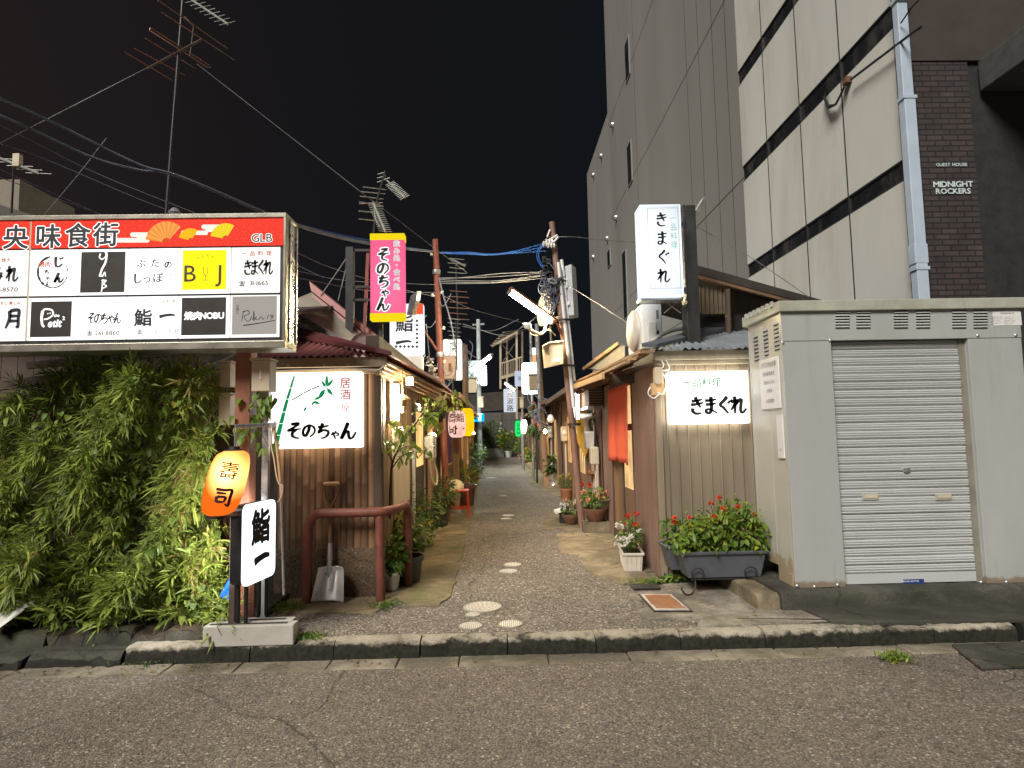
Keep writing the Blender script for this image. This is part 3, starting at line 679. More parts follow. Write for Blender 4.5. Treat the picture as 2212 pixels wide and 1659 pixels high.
t = thing('storage_unit', 'grey green steel gas store with roller shutter, on a concrete plinth', 'storage unit', (3.3, Y0, ZB))
sx0, sx1 = U(1811, 1000, Y0).x, U(2112, 1000, Y0).x; sz1 = U(1950, 733, Y0).z
mb = MB()
mb.box(XL, sx0, Y0, Y0 + .03, ZB, sz1 - .003); mb.box(sx1, XR_, Y0, Y0 + .03, ZB, sz1 - .003); mb.box(XL - .002, XR_ + .002, Y0 - .004, Y0 + .03, sz1, ZT - .09)
mb.box(XR_ - .03, XR_, Y0 + .032, Y1, ZB, ZT - .09); mb.box(XL, XR_, Y1 - .03, Y1, ZB, ZT - .095)
mb.box(sx0 - .03, sx0, Y0 + .032, Y0 + .09, ZB, sz1); mb.box(sx1, sx1 + .03, Y0 + .032, Y0 + .09, ZB, sz1)
mb.build('front_panel', M_shed, t, bevel=.003)
mb = MB(); ym = Y0 + .30
mb.box(XL, XL + .03, Y0 + .032, ym - .003, ZB, ZT - .1); mb.box(XL + .002, XL + .03, ym + .003, Y1 - .032, ZB + .12, ZT - .1)
mb.box(XL - .003, XL + .02, Y0 + .04, Y0 + .1, ZB, ZB + .1); mb.box(XL - .003, XL + .02, Y1 - .07, Y1, ZB - .02, ZB + .12); mb.build('side_panel', shedmat('stained_side_panel', (.47, .455, .40), (.34, .25, .14), .42), t, bevel=.003)
mb = MB(); mb.box(XL - .03, XR_ + .03, Y0 - .035, Y1 + .05, ZT - .09, ZT); mb.build('roof_cap', M_shedcap, t, bevel=.006)
mb = MB()
for k in range(7): mb.box(XL - .035 - .01, XL - .028, Y0 + .06 + k * .09, Y0 + .1 + k * .09, ZT - .03, ZT + .015)
mb.build('cap_bolt', M_shedcap, t)
prof = []; sh = MB(); n = 28; hh = (sz1 - ZB - .09) / n
vs = []; yS = Y0 + .065
pr = [(0, 0), (.1, .012), (.22, .014), (.30, .004), (.40, .013), (.52, .014), (.60, .004), (.70, .013), (.84, .012), (.93, -.006)]
rows = [(ZB + .09 + (k + a) * hh, yS - b) for k in range(n) for a, b in pr] + [(sz1, yS)]
NC = 18; sj = [(random.gauss(0, .0016), random.gauss(0, .0012), random.random()) for k in range(n + 2)]
for i, (z, y) in enumerate(rows):                     # slats hang a little out of true and carry shallow dents
    k = min(n, i // len(pr))
    for c in range(NC + 1):
        g = c / NC; x = sx0 - .005 + (sx1 - .05 - sx0 + .005) * g
        vs.append((x, y + sj[k][0] + .0022 * math.sin(g * 5 + k * .9) * math.sin(k * .37 + 1) + .004 * math.exp(-((g - .63) / .06) ** 2 - ((k - 9) / 1.6) ** 2) + .003 * math.exp(-((g - .22) / .05) ** 2 - ((k - 4) / 1.2) ** 2), z + sj[k][1] * (g - .5) * 2))
for i in range(len(rows) - 1):
    for c in range(NC): a = i * (NC + 1) + c; sh.add([], [(a, a + 1, a + NC + 2, a + NC + 1)], 0, sj[min(n, i // len(pr))][2])
sh.v = vs
sh.box(sx0 - .005, sx1 - .05, yS - .016, yS + .01, ZB + .008, ZB + .088)
shut = sh.build('roller_shutter', M_shut, t, smooth=50)
mb = MB(); mb.box(sx1 - .05, sx1 - .001, yS - .02, yS + .02, ZB, sz1); mb.build('guide_rail', surf('guide_rail_steel', (.28, .26, .21), .4, .3), t)
mb = MB(); mb.box(XL + .1, XR_ - .1, yS + .03, yS + .04, ZB, sz1); mb.build('inner_back', M_gap, t)
for u in (1877, 2035):
    x0, x1, z0, z1 = rect(u - 18, 1066, u + 18, 1080, yS); mb = MB(); mb.box(x0, x1, yS - .022, yS - .010, z0, z1); hd = mb.build('handle', M_shedcap, shut, bevel=.005)
    mb = MB(); mb.box(x0 + .02, x1 - .015, yS - .0235, yS - .0225, z0 + .012, z1 - .018); mb.build('finger_slot', M_dark, hd) if False else None
    mb = MB(); mb.box(x0 + .018, x1 - .01, yS - .026, yS - .0225, z0 + .018, z1 - .012); o = mb.build('grip', M_beige, t)
p = U(1955, 1015, yS); mb = MB(); mb.lathe((p.x, yS - .014, p.z), [(.03, 0), (.028, .012), (.001, .018)], 20, axis=(0, -1, 0)); mb.v = [(p.x + (a - p.x) * 1.15, b, p.z + (c - p.z) * .75) for a, b, c in mb.v]; mb.build('lock', M_steel, t, smooth=40)
x0, x1, z0, z1 = rect(1948, 1250, 1993, 1261, yS); mb = MB(); mb.box(x0, x1, yS - .019, yS - .0162, z0, z1)
pl = mb.build('maker_plate', surf('blue_plate', (.02, .05, .20), .4), t, bevel=.003)
write(t, 'plate_lettering', M_white, yS - .0195, [('BIDOOR SHUTTER', 1967, 1255.5, 4.4, dict(bold=.02))])
for i, u in enumerate([1815, 1860, 1941, 1989, 2067, 2113]):       # louvre blocks above the door
    mb = MB(); uu = u - 8
    for k in range(7):
        v_ = 668 - .0 + k * 6.2; x0, x1, z0, z1 = rect(uu - 3 + (0 if i % 2 else 0), v_, uu + 27, v_ + 2.2, Y0 - .004); mb.prism([(x0, Y0 - .004, z1 + .008), (x0, Y0 - .018, z0), (x0, Y0 - .004, z0)], (x1 - x0, 0, 0), 0)
        mb.box(x0, x1, Y0 - .0062, Y0 - .0045, z0 - .007, z0 - .001, 1)
    mb.build('vent_louvre', [M_shed, M_gap], t)
for k in range(3):                                                # louvres on the alley side
    mb = MB(); yc = Y0 + .10 + k * .21
    for q in range(7):
        z = 2.22 + q * .035 - .02 * k; mb.prism([(XL, yc - .05, z + .014), (XL - .012, yc - .05, z), (XL, yc - .05, z)], (0, .09, 0)); mb.box(XL - .0025, XL - .0005, yc - .05, yc + .04, z - .010, z - .001, 1)
    mb.build('vent_louvre', [M_shed, M_gap], t)
mb = MB()
for u, v in ((1690, 740), (1793, 735), (2112, 725), (2194, 724), (1722, 1266), (1760, 1268), (1810, 1264), (2120, 1258), (2175, 1258)):
    p = U(u, v, Y0 - .005); mb.lathe((p.x, Y0 - .003, p.z), [(.016, 0), (.014, .006), (.005, .01), (.001, .012)], 8, axis=(0, -1, 0))
mb.build('bolt', M_steel, t, smooth=50)
def plate(name, label, cat, u0, v0, u1, v1, Y, mat, rows, grp=None, ink=None, th=.004):
    x0, x1, z0, z1 = rect(u0, v0, u1, v1, Y); t_ = thing(name, label, cat, ((x0 + x1) / 2, Y, z0), 0, grp)
    mb = MB(); mb.box(x0, x1, Y - th, Y, z0, z1); mb.build('sheet', mat, t_)
    if rows: write(t_, 'lettering', ink or M_ink, Y - th - .001, rows)
    return t_
M_paper = surf('paper_label', (.68, .67, .66), .5, 0, .05)
M_greyink = surf('grey_ink', (.20, .20, .21), .6)
rws = [('ガス容器収納庫の取扱い注意', 2175, 676.5, 2.6, dict(bold=.01))] + [(('この収納庫は液化石油ガス容器', '火気を近づけないでください', '容器は転倒しないように固定', '使用前に点検をおこなう', '異常のときは販売店へ')[k % 5], 2152 + (k % 2) * 28, 684.5 + (k // 2) * 3.6, 1.9, {}) for k in range(10)]
plate('instruction_label', 'small white printed label in the top corner above the roller shutter', 'label', 2145, 673, 2206, 703, Y0 - .0045, M_paper, rws, None, M_greyink, .002)
mb = MB()
# notices on the alley side of the store (plane x = XL)
def side_plate(label, y0, y1, z0, z1, rows, mat, name='notice_board'):
    t_ = thing(name, label, 'notice', (XL, (y0 + y1) / 2, z0)); mb = MB(); mb.box(XL - .014, XL - .001, y0, y1, z0, z1); mb.build('board', mat, t_, bevel=.002)
    mb = MB(); H = z1 - z0; W_ = y1 - y0
    for s_, fz, em in rows: lettering(mb, s_, (XL - .0155, (y0 + y1) / 2, z0 + H * fz), (0, -1, 0), EZ, em, sx_=min(1, W_ * .92 / (em * max(1, len(s_)))))
    mb.build('lettering', M_greyink, t_); return t_
side_plate('white lettered gas supply notice on the alley side of the grey green store', Y0 + .07, Y0 + .44, 1.72, 2.16, [('LPガス供給設備', .88, .055), ('供給事業者名', .70, .04), ('緊急連絡先 076-258-4424', .53, .036), ('貯蔵量', .36, .036), ('火気厳禁', .16, .04)], M_paper)
side_plate('narrow blank white plate below the gas supply notice', Y0 + .05, Y0 + .16, 1.30, 1.66, [('点検', .2, .02)], M_paper, 'notice_plate')
# ================================================================ right front bar
F = 6.06; WX = 1.56
t = thing('bar_hut', 'low hut with ribbed steel cladding and grey corrugated roof, right corner of alley', 'hut', (2.0, F, .11))
ze = 2.245
mb = MB(); mb.box(WX + .02, 3.0, F + .012, F + .10, .11, ze); 
for k in range(9):
    x = WX + .10 + k * .105; mb.box(x - .007, x + .007, F - .005, F + .012, .13, ze - .03)
mb.box(WX - .01, WX + .05, F - .012, F + .05, .11, ze)
mb.build('front_wall', M_gryst, t, bevel=.003)
mb = MB(); mb.corr((WX, F + .05, .11), (0, 1.10, 0), (0, 0, 2.1), .058, .011, (-1, 0, 0), sub=8, trap=True); mb.build('side_wall', M_brnst, t)
mb = MB(); mb.box(WX + .03, WX + .08, F + .06, 9.3, .11, 2.4); mb.build('inner_wall', M_woodd, t)
mb = MB(); mb.corr((WX, 8.55, .11), (0, .75, 0), (0, 0, 2.1), .058, .011, (-1, 0, 0), sub=8, trap=True); mb.build('side_wall', M_brnst, t)
# doorway
mb = MB()
for y in (7.14, 7.78, 8.50): mb.box(WX - .012, WX + .03, y - .035, y + .035, .11, 2.2)
mb.box(WX - .012, WX + .03, 7.2, 8.5, 2.12, 2.2); mb.box(WX - .01, WX + .03, 7.2, 8.5, .11, .24); dr = mb.build('door_frame', M_woodd, t)
mb = MB(); mb.box(WX + .002, WX + .025, 7.18, 7.74, .86, 2.1); mb.build('pane', E_amber, dr)
mb = MB(); mb.box(WX - .002, WX + .02, 7.18, 7.74, .24, .86); mb.box(WX - .002, WX + .02, 7.82, 8.46, .24, 2.1); mb.build('door_board', M_woodb, dr)
mb = MB(); mb.box(WX - .004, WX + .02, 7.19, 7.73, 1.56, 1.64); mb.build('door_strip', surf('blue_strip', (.06, .10, .3), .5), dr)
# eave beam, soffit, roof
mb = MB(); mb.box(WX - .02, 3.0, F - .07, F - .02, ze + .0, ze + .09); mb.box(WX - .01, 3.0, F - .03, F + .01, ze - .045, ze - .004); mb.build('fascia', surf('cream_fascia', (.34, .30, .22), .6, 0, .2, 3, (.16, .09, .05), .6), t, bevel=.004)
a = U(1385, 750, F - .15); ridge = U(1590, 708, 7.6); e0 = V((a.x + .12, F - .14, ze + .10)); e1 = V((3.0, F - .14, ze + .10))
mb = MB(); nrm = V((0, -.4, 1)); wv = 34
L = e1.x - e0.x
def hip(t_): return (0, max(.01, min(1., t_ * L / (ridge.x - e0.x))))
mb.corr(e0, (L, 0, 0), V((0, ridge.y - e0.y, ridge.z - e0.z)), .075, .013, nrm, sub=8, clip=hip); mb.build('corrugated_roof', M_bluest, t, smooth=60)
mb = MB(); mb.prism([a + V((-.0, -.02, 0)), e0 + V((.03, -.02, .012)), ridge + V((.1, 0, .02)), ridge + V((-.12, .1, .05))], (0, 0, .035)); mb.build('hip_cap', surf('hip_cap_sheet', (.13, .145, .165), .5, .4), t)
mb = MB(); mb.prism([(a.x - .02, F - .16, ze + .06), (a.x + .1, F - .16, ze + .06), (WX + .05, 9.3, ze + .10), (WX - .38, 9.3, ze + .06)], (0, 0, .03)); mb.build('side_eave', M_woodb, t)
for k in range(3):
    mb = MB(); mb.bar((WX - .30 + .07 * k, F - .12 + .02 * k, ze - .02 + .035 * k), (WX - .36 + .1 * k, 8.9, ze + .0 + .03 * k), .05, .028); mb.build('eave_board', M_woodl, t)
# upper storey shed with dark roof
tt = thing('roof_shed', 'dark corrugated lean-to with a steep dark roof, above the grey corrugated roof', 'lean-to', (2.6, 7.2, 2.3))
q0, q1 = U(1503, 572, 7.0), U(1790, 652, 7.0); o_ = U(1560, 720, 7.35); Lw = 1.7
mb = MB(); mb.corr(o_, V((Lw, 0, 0)), (0, 0, 1), .07, .012, (0, -1, 0), sub=6, trap=True, clip=lambda t_: (0, max(.05, q0.z + (q1.z - q0.z) * (o_.x + Lw * t_ - q0.x) / (q1.x - q0.x) - .06 - o_.z))); mb.build('wall', surf('dark_brown_sheet', (.10, .082, .065), .55, .2, .25, 4), tt)
q0, q1 = U(1503, 572, 7.0), U(1790, 652, 7.0)
mb = MB(); mb.prism([q0, q1, q1 + V((0, 0, -.09)), q0 + V((0, 0, -.10))], (0, 3.0, .2)); mb.build('roof', M_roof, tt)
mb = MB(); mb.prism([q0 + V((.02, .01, -.1)), q1 + V((0, .01, -.09)), q1 + V((0, .01, -.13)), q0 + V((.02, .01, -.15))], (0, .05, 0)); mb.build('fascia', M_woodb, tt)
x0, x1, z0, z1 = rect(1510, 620, 1572, 678, 7.1)
mb = MB(); mb.corr((x0, 7.1, z0), (x1 - x0, 0, 0), (0, 0, z1 - z0), .05, .012, (0, -1, 0), sub=6); mb.build('slatted_screen', surf('rattan_screen', (.16, .12, .075), .8), tt)
mb = MB(); x0, x1, z0, z1 = rect(1512, 682, 1600, 725, 7.2); mb.box(x0, x1, 7.2, 7.3, z0 - .1, z1); mb.build('dark_opening', M_gap, tt)
mb = MB(); mb.tube([U(1572, 625, 7.05), U(1574, 720, 7.05)], .035, 6); mb.build('post', M_woodd, tt)
# tall lit sign on its post
def lit_box(name, label, cat, u0, v0, u1, v1, Y, D, face, frame, fr=.02, grp=None, bev=.008, proud=.004):
    x0, x1, z0, z1 = rect(u0, v0, u1, v1, Y); t_ = thing(name, label, cat, ((x0 + x1) / 2, Y + D / 2, z0), 0, grp)
    mb = MB(); mb.box(x0, x1, Y + .002, Y + D, z0, z1); mb.build('housing', frame, t_, bevel=bev)
    fc = thing.__globals__['MB'](); fc.box(-(x1 - x0) / 2 + fr, (x1 - x0) / 2 - fr, -D / 2 - proud, -D / 2 + .0015, fr, z1 - z0 - fr); fc.build('lit_face', face, t_, bevel=.004, local=True)
    return t_, (x0, x1, z0, z1)
YS = 6.15
t, R = lit_box('tall_sign', 'tall white lit sign with black brushed kana and green characters, on a dark post', 'sign', 1385, 441, 1474, 639, YS, .24, hot('tall_sign_face', (.84, .92, 1.0), .72, 1.7, -.12, .42, .5, .8), glow('tall_sign_side', (.86, .93, 1.0), 1.3), .012)
x0, x1, z0, z1 = R
mb = MB(); i_ = .018
for a in ((x0 + .075, x1 - .03, z1 - .045, z1 - .041), (x0 + .075, x1 - .03, z0 + .075, z0 + .079), (x0 + .075, x0 + .079, z0 + .075, z1 - .041), (x1 - .034, x1 - .03, z0 + .075, z1 - .041)): mb.box(a[0], a[1], YS - .0065, YS - .005, a[2], a[3])
mb.build('border_line', M_greyink, t)
write(t, 'lettering', M_ink, YS - .006, [('きまぐれ', 1431, 535, 34, dict(vertical=True, brush=.15, gap=1.25, sx_=.95))])
write(t, 'green_lettering', surf('pale_green_ink', (.10, .42, .30), .6), YS - .006, [('一品料理', 1455, 500, 18, dict(vertical=True, bold=.0, gap=1.13, sx_=.85, brush=.08))])
mb = MB(); mb.box(x0 - .01, x1 + .01, YS + .07, YS + .23, z0 - .03, z0 - .003); mb.build('bottom_frame', M_alu, t)
mb = MB()
for a, b in (((x0 + .25, z0 - .03), (x0 + .42, z0 - .16)), ((x0 + .40, z0 - .03), (x0 + .24, z0 - .16))): mb.tube([(a[0], YS + .12, a[1]), (b[0], YS + .12, b[1])], .004, 5)
mb.build('stay', M_wire, t)
t = thing('sign_post', 'dark square steel post behind the tall white lit sign, with a small floodlight', 'post', (1.98, 6.3, 2.25))
x0, x1, _, z1 = rect(1475, 446, 1503, 640, 6.35); mb = MB(); mb.box(x0, x1, 6.3, 6.48, 2.28, z1); mb.build('post', M_dark, t, bevel=.006)
mb = MB(); mb.box(x0 - .06, x0 - .002, 6.34, 6.40, 3.0, 3.05); mb.box(x0 - .06, x0 - .002, 6.34, 6.40, 3.7, 3.75); mb.build('bracket', M_dark, t)
mb = MB(); p = U(1512, 445, 6.4); mb.obox(p, (.20, .09, .035), (.55, 0, .85), (0, 1, 0)); lm = mb.build('floodlight', M_steel, t)
mb = MB(); mb.tube([p, V((x1, 6.4, p.z - .1))], .01, 6); mb.build('floodlight_arm', M_steel, t)
mb = MB(); mb.obox(p + V((-.02, 0, .0)), (.18, .08, .01), (.55, 0, .85), (0, 1, 0)); mb.build('lamp_glass', surf('glass_white', (.7, .68, .6), .2), lm)
# wall sign of the hut
YW = F - .13
t, R = lit_box('wall_sign', 'white lit wall sign with green characters over big black brushed kana, on ribbed steel cladding', 'sign', 1449, 802, 1618, 915, YW, .12, E_hut, glow('hut_sign_edge', (1, .93, .80), 7), .012)
write(t, 'lettering', M_ink, YW - .006, [('きまぐれ', 1546, 876, 41, dict(brush=.19, gap=.78, sx_=.95))])
write(t, 'green_lettering', M_grnink, YW - .006, [('一品料理', 1516, 826, 21, dict(bold=.014, brush=.16, gap=1.0, slant=.12))])
mb = MB(); M_pale = surf('pale_ink', (.42, .28, .25), .6)
for cu, cv in ((1603, 818), (1474, 903)):
    for k in (-1, 1):
        for dd in (0, 1):
            a = U(cu + (3 * k if dd else -7), cv + (-7 if dd else 3 * k), YW - .006); b = U(cu + (3 * k if dd else 7), cv + (7 if dd else 3 * k), YW - .006); mb.bar(a, b, .001, .004)
mb.build('pattern_mark', M_pale, t)
# switch box and wires left of the sign
t = thing('switch_box', 'beige switch box with dangling wires, left of the white lit wall sign', 'switch box', U(1418, 850, F - .01))
x0, x1, z0, z1 = rect(1411, 795, 1428, 852, F); mb = MB(); mb.box(x0, x1, F - .09, F + .01, z0 + .10, z1); mb.build('casing', M_cream, t, bevel=.008)
mb = MB(); mb.box(x0 - .03, x1 + .02, F - .05, F + .01, z0 - .01, z0 + .11); mb.build('backboard', M_woodl, t)
mb = MB()
def sag(a, b, s, n=10):
    a, b = V(a), V(b); return [a.lerp(b, i / n) + V((0, 0, -4 * s * (i / n) * (1 - i / n))) for i in range(n + 1)]
def smooth_path(p, k=6):
    p = [V(q) for q in p]; q = [p[0] * 2 - p[1]] + p + [p[-1] * 2 - p[-2]]; r = []
    for i in range(1, len(q) - 2):
        for j in range(k):
            t_ = j / k; a, b, c, d = q[i - 1:i + 3]; r.append(.5 * ((2 * b) + (c - a) * t_ + (2 * a - 5 * b + 4 * c - d) * t_ * t_ + (3 * b - a - 3 * c + d) * t_ ** 3))
    return r + [p[-1]]
for pts in (((1430, 765), (1440, 780), (1445, 798), (1420, 800)), ((1428, 800), (1440, 825), (1432, 850), (1420, 848)), ((1405, 835), (1400, 850), (1412, 860), (1425, 850)), ((1390, 745), (1430, 780), (1432, 795))):
    mb.tube(smooth_path([U(u, v, F - .06) for u, v in pts]), .006, 5)
mb.build('wire', M_white, t, smooth=60)
# air conditioner on the eave
t = thing('air_conditioner', 'white outdoor air conditioner unit standing on the eave, below the tall lit sign', 'air conditioner', (1.7, 6.9, 2.42))
y0, y1 = 6.72, 7.45; xa, xb = 1.60, 1.83; z0, z1 = 2.46, 2.96
mb = MB(); mb.box(xa, xb, y0, y1, z0, z1); mb.build('casing', M_white, t, bevel=.015)
mb = MB(); c = (xa - .002, (y0 + y1) / 2 - .04, (z0 + z1) / 2)
mb.lathe(c, [(.235, -.02), (.24, .03), (.2, .06), (.13, .075), (.001, .08)], 32, axis=(-1, 0, 0)); mb.build('fan_grille', surf('cream_grille', (.55, .52, .46), .5), t, smooth=40)
mb = MB()
for k in range(6): mb.lathe(c, [(.05 + .035 * k - .004, .082 - .0019 * k * k), (.05 + .035 * k + .004, .082 - .0019 * k * k)], 28, axis=(-1, 0, 0))
mb.build('grille_ring', M_white, t)
mb = MB(); mb.box(xa + .06, xa + .16, y0 - .03, y0 - .001, z0 + .06, z0 + .30); mb.build('valve_cover', M_white, t, bevel=.01)
mb = MB(); mb.box(xa + .07, xa + .19, y0 - .004, y0 - .001, z0 + .14, z0 + .20); mb.build('dark_slot', M_dark, t)
mb = MB(); mb.box(xa + .165, xa + .195, y0 - .003, y0 - .001, z0 + .33, z0 + .43); mb.build('sticker', M_greyink, t)
mb = MB(); mb.tube(smooth_path([(xa + .11, y0 - .03, z0 + .08), (xa + .2, y0 - .06, z0 + .14), (xa + .36, y0 - .02, z0 + .2), (xa + .5, y0 + .02, z0 + .2), (xa + .48, y0 + .05, z0 + .05)]), .022, 8); mb.build('hose', M_white, t, smooth=60)
mb = MB(); mb.box(xa - .02, xb + .02, y0 + .08, y0 + .14, z0 - .05, z0 - .001); mb.box(xa - .02, xb + .02, y1 - .14, y1 - .08, z0 - .05, z0 - .001); mb.build('foot', M_dark, t)
# canopy over the door and red noren
t = thing('door_canopy', 'small timber canopy over the doorway with the red curtain', 'canopy', (1.35, 8.2, 2.3))
mb = MB(); mb.prism([(1.22, 7.0, 2.18), (1.56, 7.0, 2.30), (1.56, 9.6, 2.36), (1.16, 9.6, 2.24)], (0, 0, .03)); mb.build('board', M_woodr, t)
for k in range(4):
    y = 7.06 + .82 * k; mb = MB(); mb.bar((1.20, y, 2.155), (1.56, y, 2.26), .04, .05); mb.build('rafter', M_woodb, t)
mb = MB(); mb.bar((1.20, 6.98, 2.19), (1.14, 9.62, 2.25), .03, .07); mb.build('edge_board', M_woodl, t)
mb = MB(); mb.box(1.30, 1.56, 6.96, 7.0, 2.10, 2.20); mb.build('end_board', M_woodd, t)
def curtain(name, label, x, y0, y1, z0, z1, mat, seed, flare=.04, panels=1, amp=.025):
    t_ = thing(name, label, 'curtain', (x, (y0 + y1) / 2, z1)); R_ = random.Random(seed)
    mb = MB(); mb.tube([(x, y0 - .06, z1 + .01), (x, y1 + .06, z1 + .01)], .012, 8); mb.build('rod', M_woodd, t_)
    for p in range(panels):
        a = y0 + (y1 - y0) * p / panels + (.008 if p else 0); b = y0 + (y1 - y0) * (p + 1) / panels; nx, nz = 34, 14; vs = []
        ph = R_.random() * 6
        for k in range(nz + 1):
            f = k / nz
            for i in range(nx + 1):
                g = i / nx; y = a + (b - a) * g + (g - .5) * flare * f
                vs.append((x - .012 - amp * (.3 + .7 * f) * (math.sin(g * 17 + ph) + .5 * math.sin(g * 31 + 2 * ph + f)) - .03 * f, y, z1 - (z1 - z0) * f - .012 * math.sin(g * 7 + ph) * f))
        mb = MB(); mb.add(vs, [(k * (nx + 1) + i, k * (nx + 1) + i + 1, (k + 1) * (nx + 1) + i + 1, (k + 1) * (nx + 1) + i) for k in range(nz) for i in range(nx)], 0, .5)
        o = mb.build('cloth', mat, t_, smooth=180); m_ = o.modifiers.new('thick', 'SOLIDIFY'); m_.thickness = .003
    return t_
curtain('red_curtain', 'plain red door curtain hanging beneath the small timber canopy', 1.525, 7.14, 8.42, 1.17, 2.12, M_noren, 3, .16)
# ================================================================ left front tavern hut
FL = 5.68; AX = -1.11
t = thing('tavern_hut', 'old hut clad in weathered split bamboo with a red corrugated roof, left corner of alley', 'hut', (-1.6, FL, .11))
mb = MB(); x = -2.02; zb = .55
while x < AX - .005:
    w_ = random.uniform(.046, .066); x2 = min(x + w_, AX); var = random.random(); r = (x2 - x) / 2; cx = (x + x2) / 2
    zs = [zb - .02]; z = zb + random.uniform(.05, .3); nodes = []
    while z < 2.12: nodes.append(z); zs += [z - .012, z, z + .012]; z += random.uniform(.22, .36)
    zs.append(2.16); vs = []
    for zz_ in zs:
        k = 1.5 if any(abs(zz_ - q) < .001 for q in nodes) else 1.
        for i in range(6):
            a = pi * i / 5; vs.append((cx - math.cos(a) * r, FL - math.sin(a) * r * .30 * k, zz_))
    mb.add(vs, [(i * 6 + j, i * 6 + j + 1, i * 6 + j + 7, i * 6 + j + 6) for i in range(len(zs) - 1) for j in range(5)], 0, var); x = x2 + .002
mb.build('bamboo_cladding', M_bamb, t, smooth=60)
mb = MB(); mb.box(-2.06, AX + .01, FL + .004, FL + .09, .10, 2.2); mb.build('front_wall', M_woodd, t)
mb = MB(); mb.box(-2.04, AX + .005, FL - .022, FL + .003, .10, zb); mb.build('plinth_wall', M_pebble, t)
mb = MB(); mb.box(AX - .04, AX + .03, FL - .035, FL + .03, .10, 2.17); mb.build('corner_post', M_woodd, t, bevel=.006)
M_sidew = surf('weathered_boards', (.22, .125, .06), .7, 0, .35, 5, (.05, .035, .025), .6, .5, 80, None, .45, (1, 1, .12))
mb = MB(); y = FL + .04; k = 0
while y < 10.35:
    w_ = random.uniform(.09, .16); mb.box(AX - .01, AX + .014 + random.uniform(-.004, .006), y, min(y + w_ - .004, 10.35), .10, 2.16); y += w_
mb.build('side_wall', M_sidew, t)
mb = MB(); mb.box(AX - .14, AX - .012, FL + .1, 10.4, .1, 2.5); mb.build('inner_wall', M_woodd, t)
mb = MB(); mb.box(AX + .022, AX + .04, 6.25, 7.35, .80, 1.62); mb.build('cream_panel', M_cream, t, bevel=.003)
mb = MB(); mb.box(AX + .02, AX + .05, 7.75, 8.6, .15, 1.95); dd = mb.build('door', M_woodd, t, bevel=.004)
mb = MB(); mb.box(AX + .052, AX + .06, 7.85, 8.5, 1.15, 1.85); mb.build('pane', E_amberdim, dd)
mb = MB(); mb.box(AX + .02, AX + .05, 9.1, 10.1, .15, 1.95); mb.build('door', M_woodb, t, bevel=.004)
mb = MB(); mb.tube([(AX + .05, 7.62, .12), (AX + .05, 7.62, 1.4)], .022, 8); mb.build('drain_pipe', M_white, t, smooth=60)
# roof: eave beam, red corrugated slope, hip cap, side eaves
ze = U(700, 772, FL - .17).z
mb = MB(); mb.box(-2.08, AX + .10, FL - .16, FL - .11, ze - .085, ze + .0); mb.box(-2.08, AX + .04, FL - .05, FL - .0, ze - .14, ze - .088)
mb.build('fascia', surf('bare_fascia', (.36, .28, .19), .65, 0, .25, 4, (.14, .09, .05), .6, .4), t, bevel=.004)
e0 = U(555, 772, FL - .19); hipe = U(838, 764, FL - .19); hipt = U(600, 720, 6.55); hipt2 = V((-2.6, hipt.y + .3, hipt.z + .25))
L = hipe.x - e0.x
mb = MB()
def clp(t_):
    x = t_ * L; return (0, max(.02, min(1, (L - x) / (L - .08 + .25))))
mb.corr(V((e0.x, FL - .19, ze + .005)), (L - .05, 0, 0), V((0, hipt.y - FL + .19, hipt.z - ze)), .066, .013, (0, -.4, 1), sub=8, clip=clp)
mb.build('corrugated_roof', surf('faded_red_corrugated', (.34, .13, .12), .5, .2, .3, 5, (.10, .04, .04), .5), t, smooth=60)
mb = MB(); mb.prism([V((AX + .15, FL - .23, ze + .005)), V((AX + .02, FL - .23, ze + .03)), U(560, 716, 6.6), U(640, 712, 6.7) ], (0, 0, .035)); mb.build('hip_cap', M_darkred, t)
mb = MB(); mb.prism([(AX + .16, FL - .22, ze + .0), (AX - .1, FL - .1, ze + .05), (AX - .1, 10.5, ze + .12), (AX + .33, 10.5, ze - .02), (AX + .33, 8.0, ze - .02)], (0, 0, .03)); mb.build('side_eave', M_darkred, t)
for k in range(4):
    mb = MB(); mb.bar((AX + .10 - .03 * k, FL - .16 + .02 * k, ze - .055 - .03 * k), (AX + .34 - .06 * k, 10.3, ze - .07 - .03 * k), .045, .022); mb.build('eave_board', M_woodl if k % 2 else M_woodb, t)
mb = MB()
mb.tube(smooth_path([U(u, v, FL - .17) for u, v in ((590, 800), (680, 797), (760, 795), (812, 800), (830, 790))], 5), .007, 5); mb.build('wire', M_white, t, smooth=60)
for u in (622, 700, 752):
    p = U(u, 789, FL - .165); mb = MB(); mb.box(p.x - .012, p.x + .012, FL - .168, FL - .161, p.z - .012, p.z + .012); mb.build('clip', M_cream, t)
# gable and gutter above the hut
t = thing('rear_roof', 'pink edged rear gable roof with pale soffit and a shiny gutter, above the red corrugated roof', 'roof', (-2.2, 7.6, 2.4))
fa = [U(668, 608, 7.4), U(826, 735, 7.4), U(824, 748, 7.4), U(672, 628, 7.4)]
mb = MB(); mb.prism(fa, (0, .04, 0)); mb.build('barge_board', M_pink, t)
mb = MB(); mb.prism([fa[0] + V((-.6, .02, -.2)), fa[0] + V((0, .02, -.005)), fa[1] + V((0, .02, -.005)), fa[1] + V((0, 2.4, .0)), fa[0] + V((-.6, 2.4, -.2))][1:4] + [fa[0] + V((0, 2.4, 0))], (0, 0, .02)); mb.build('roof_sheet', M_darkred, t)
mb = MB(); mb.prism([U(622, 655, 7.0), U(672, 634, 7.38), U(832, 762, 7.38), U(800, 790, 7.0), U(720, 750, 7.0)], (0, .02, .02)); mb.build('soffit', surf('pale_soffit', (.36, .33, .27), .7, 0, .12, 3), t)
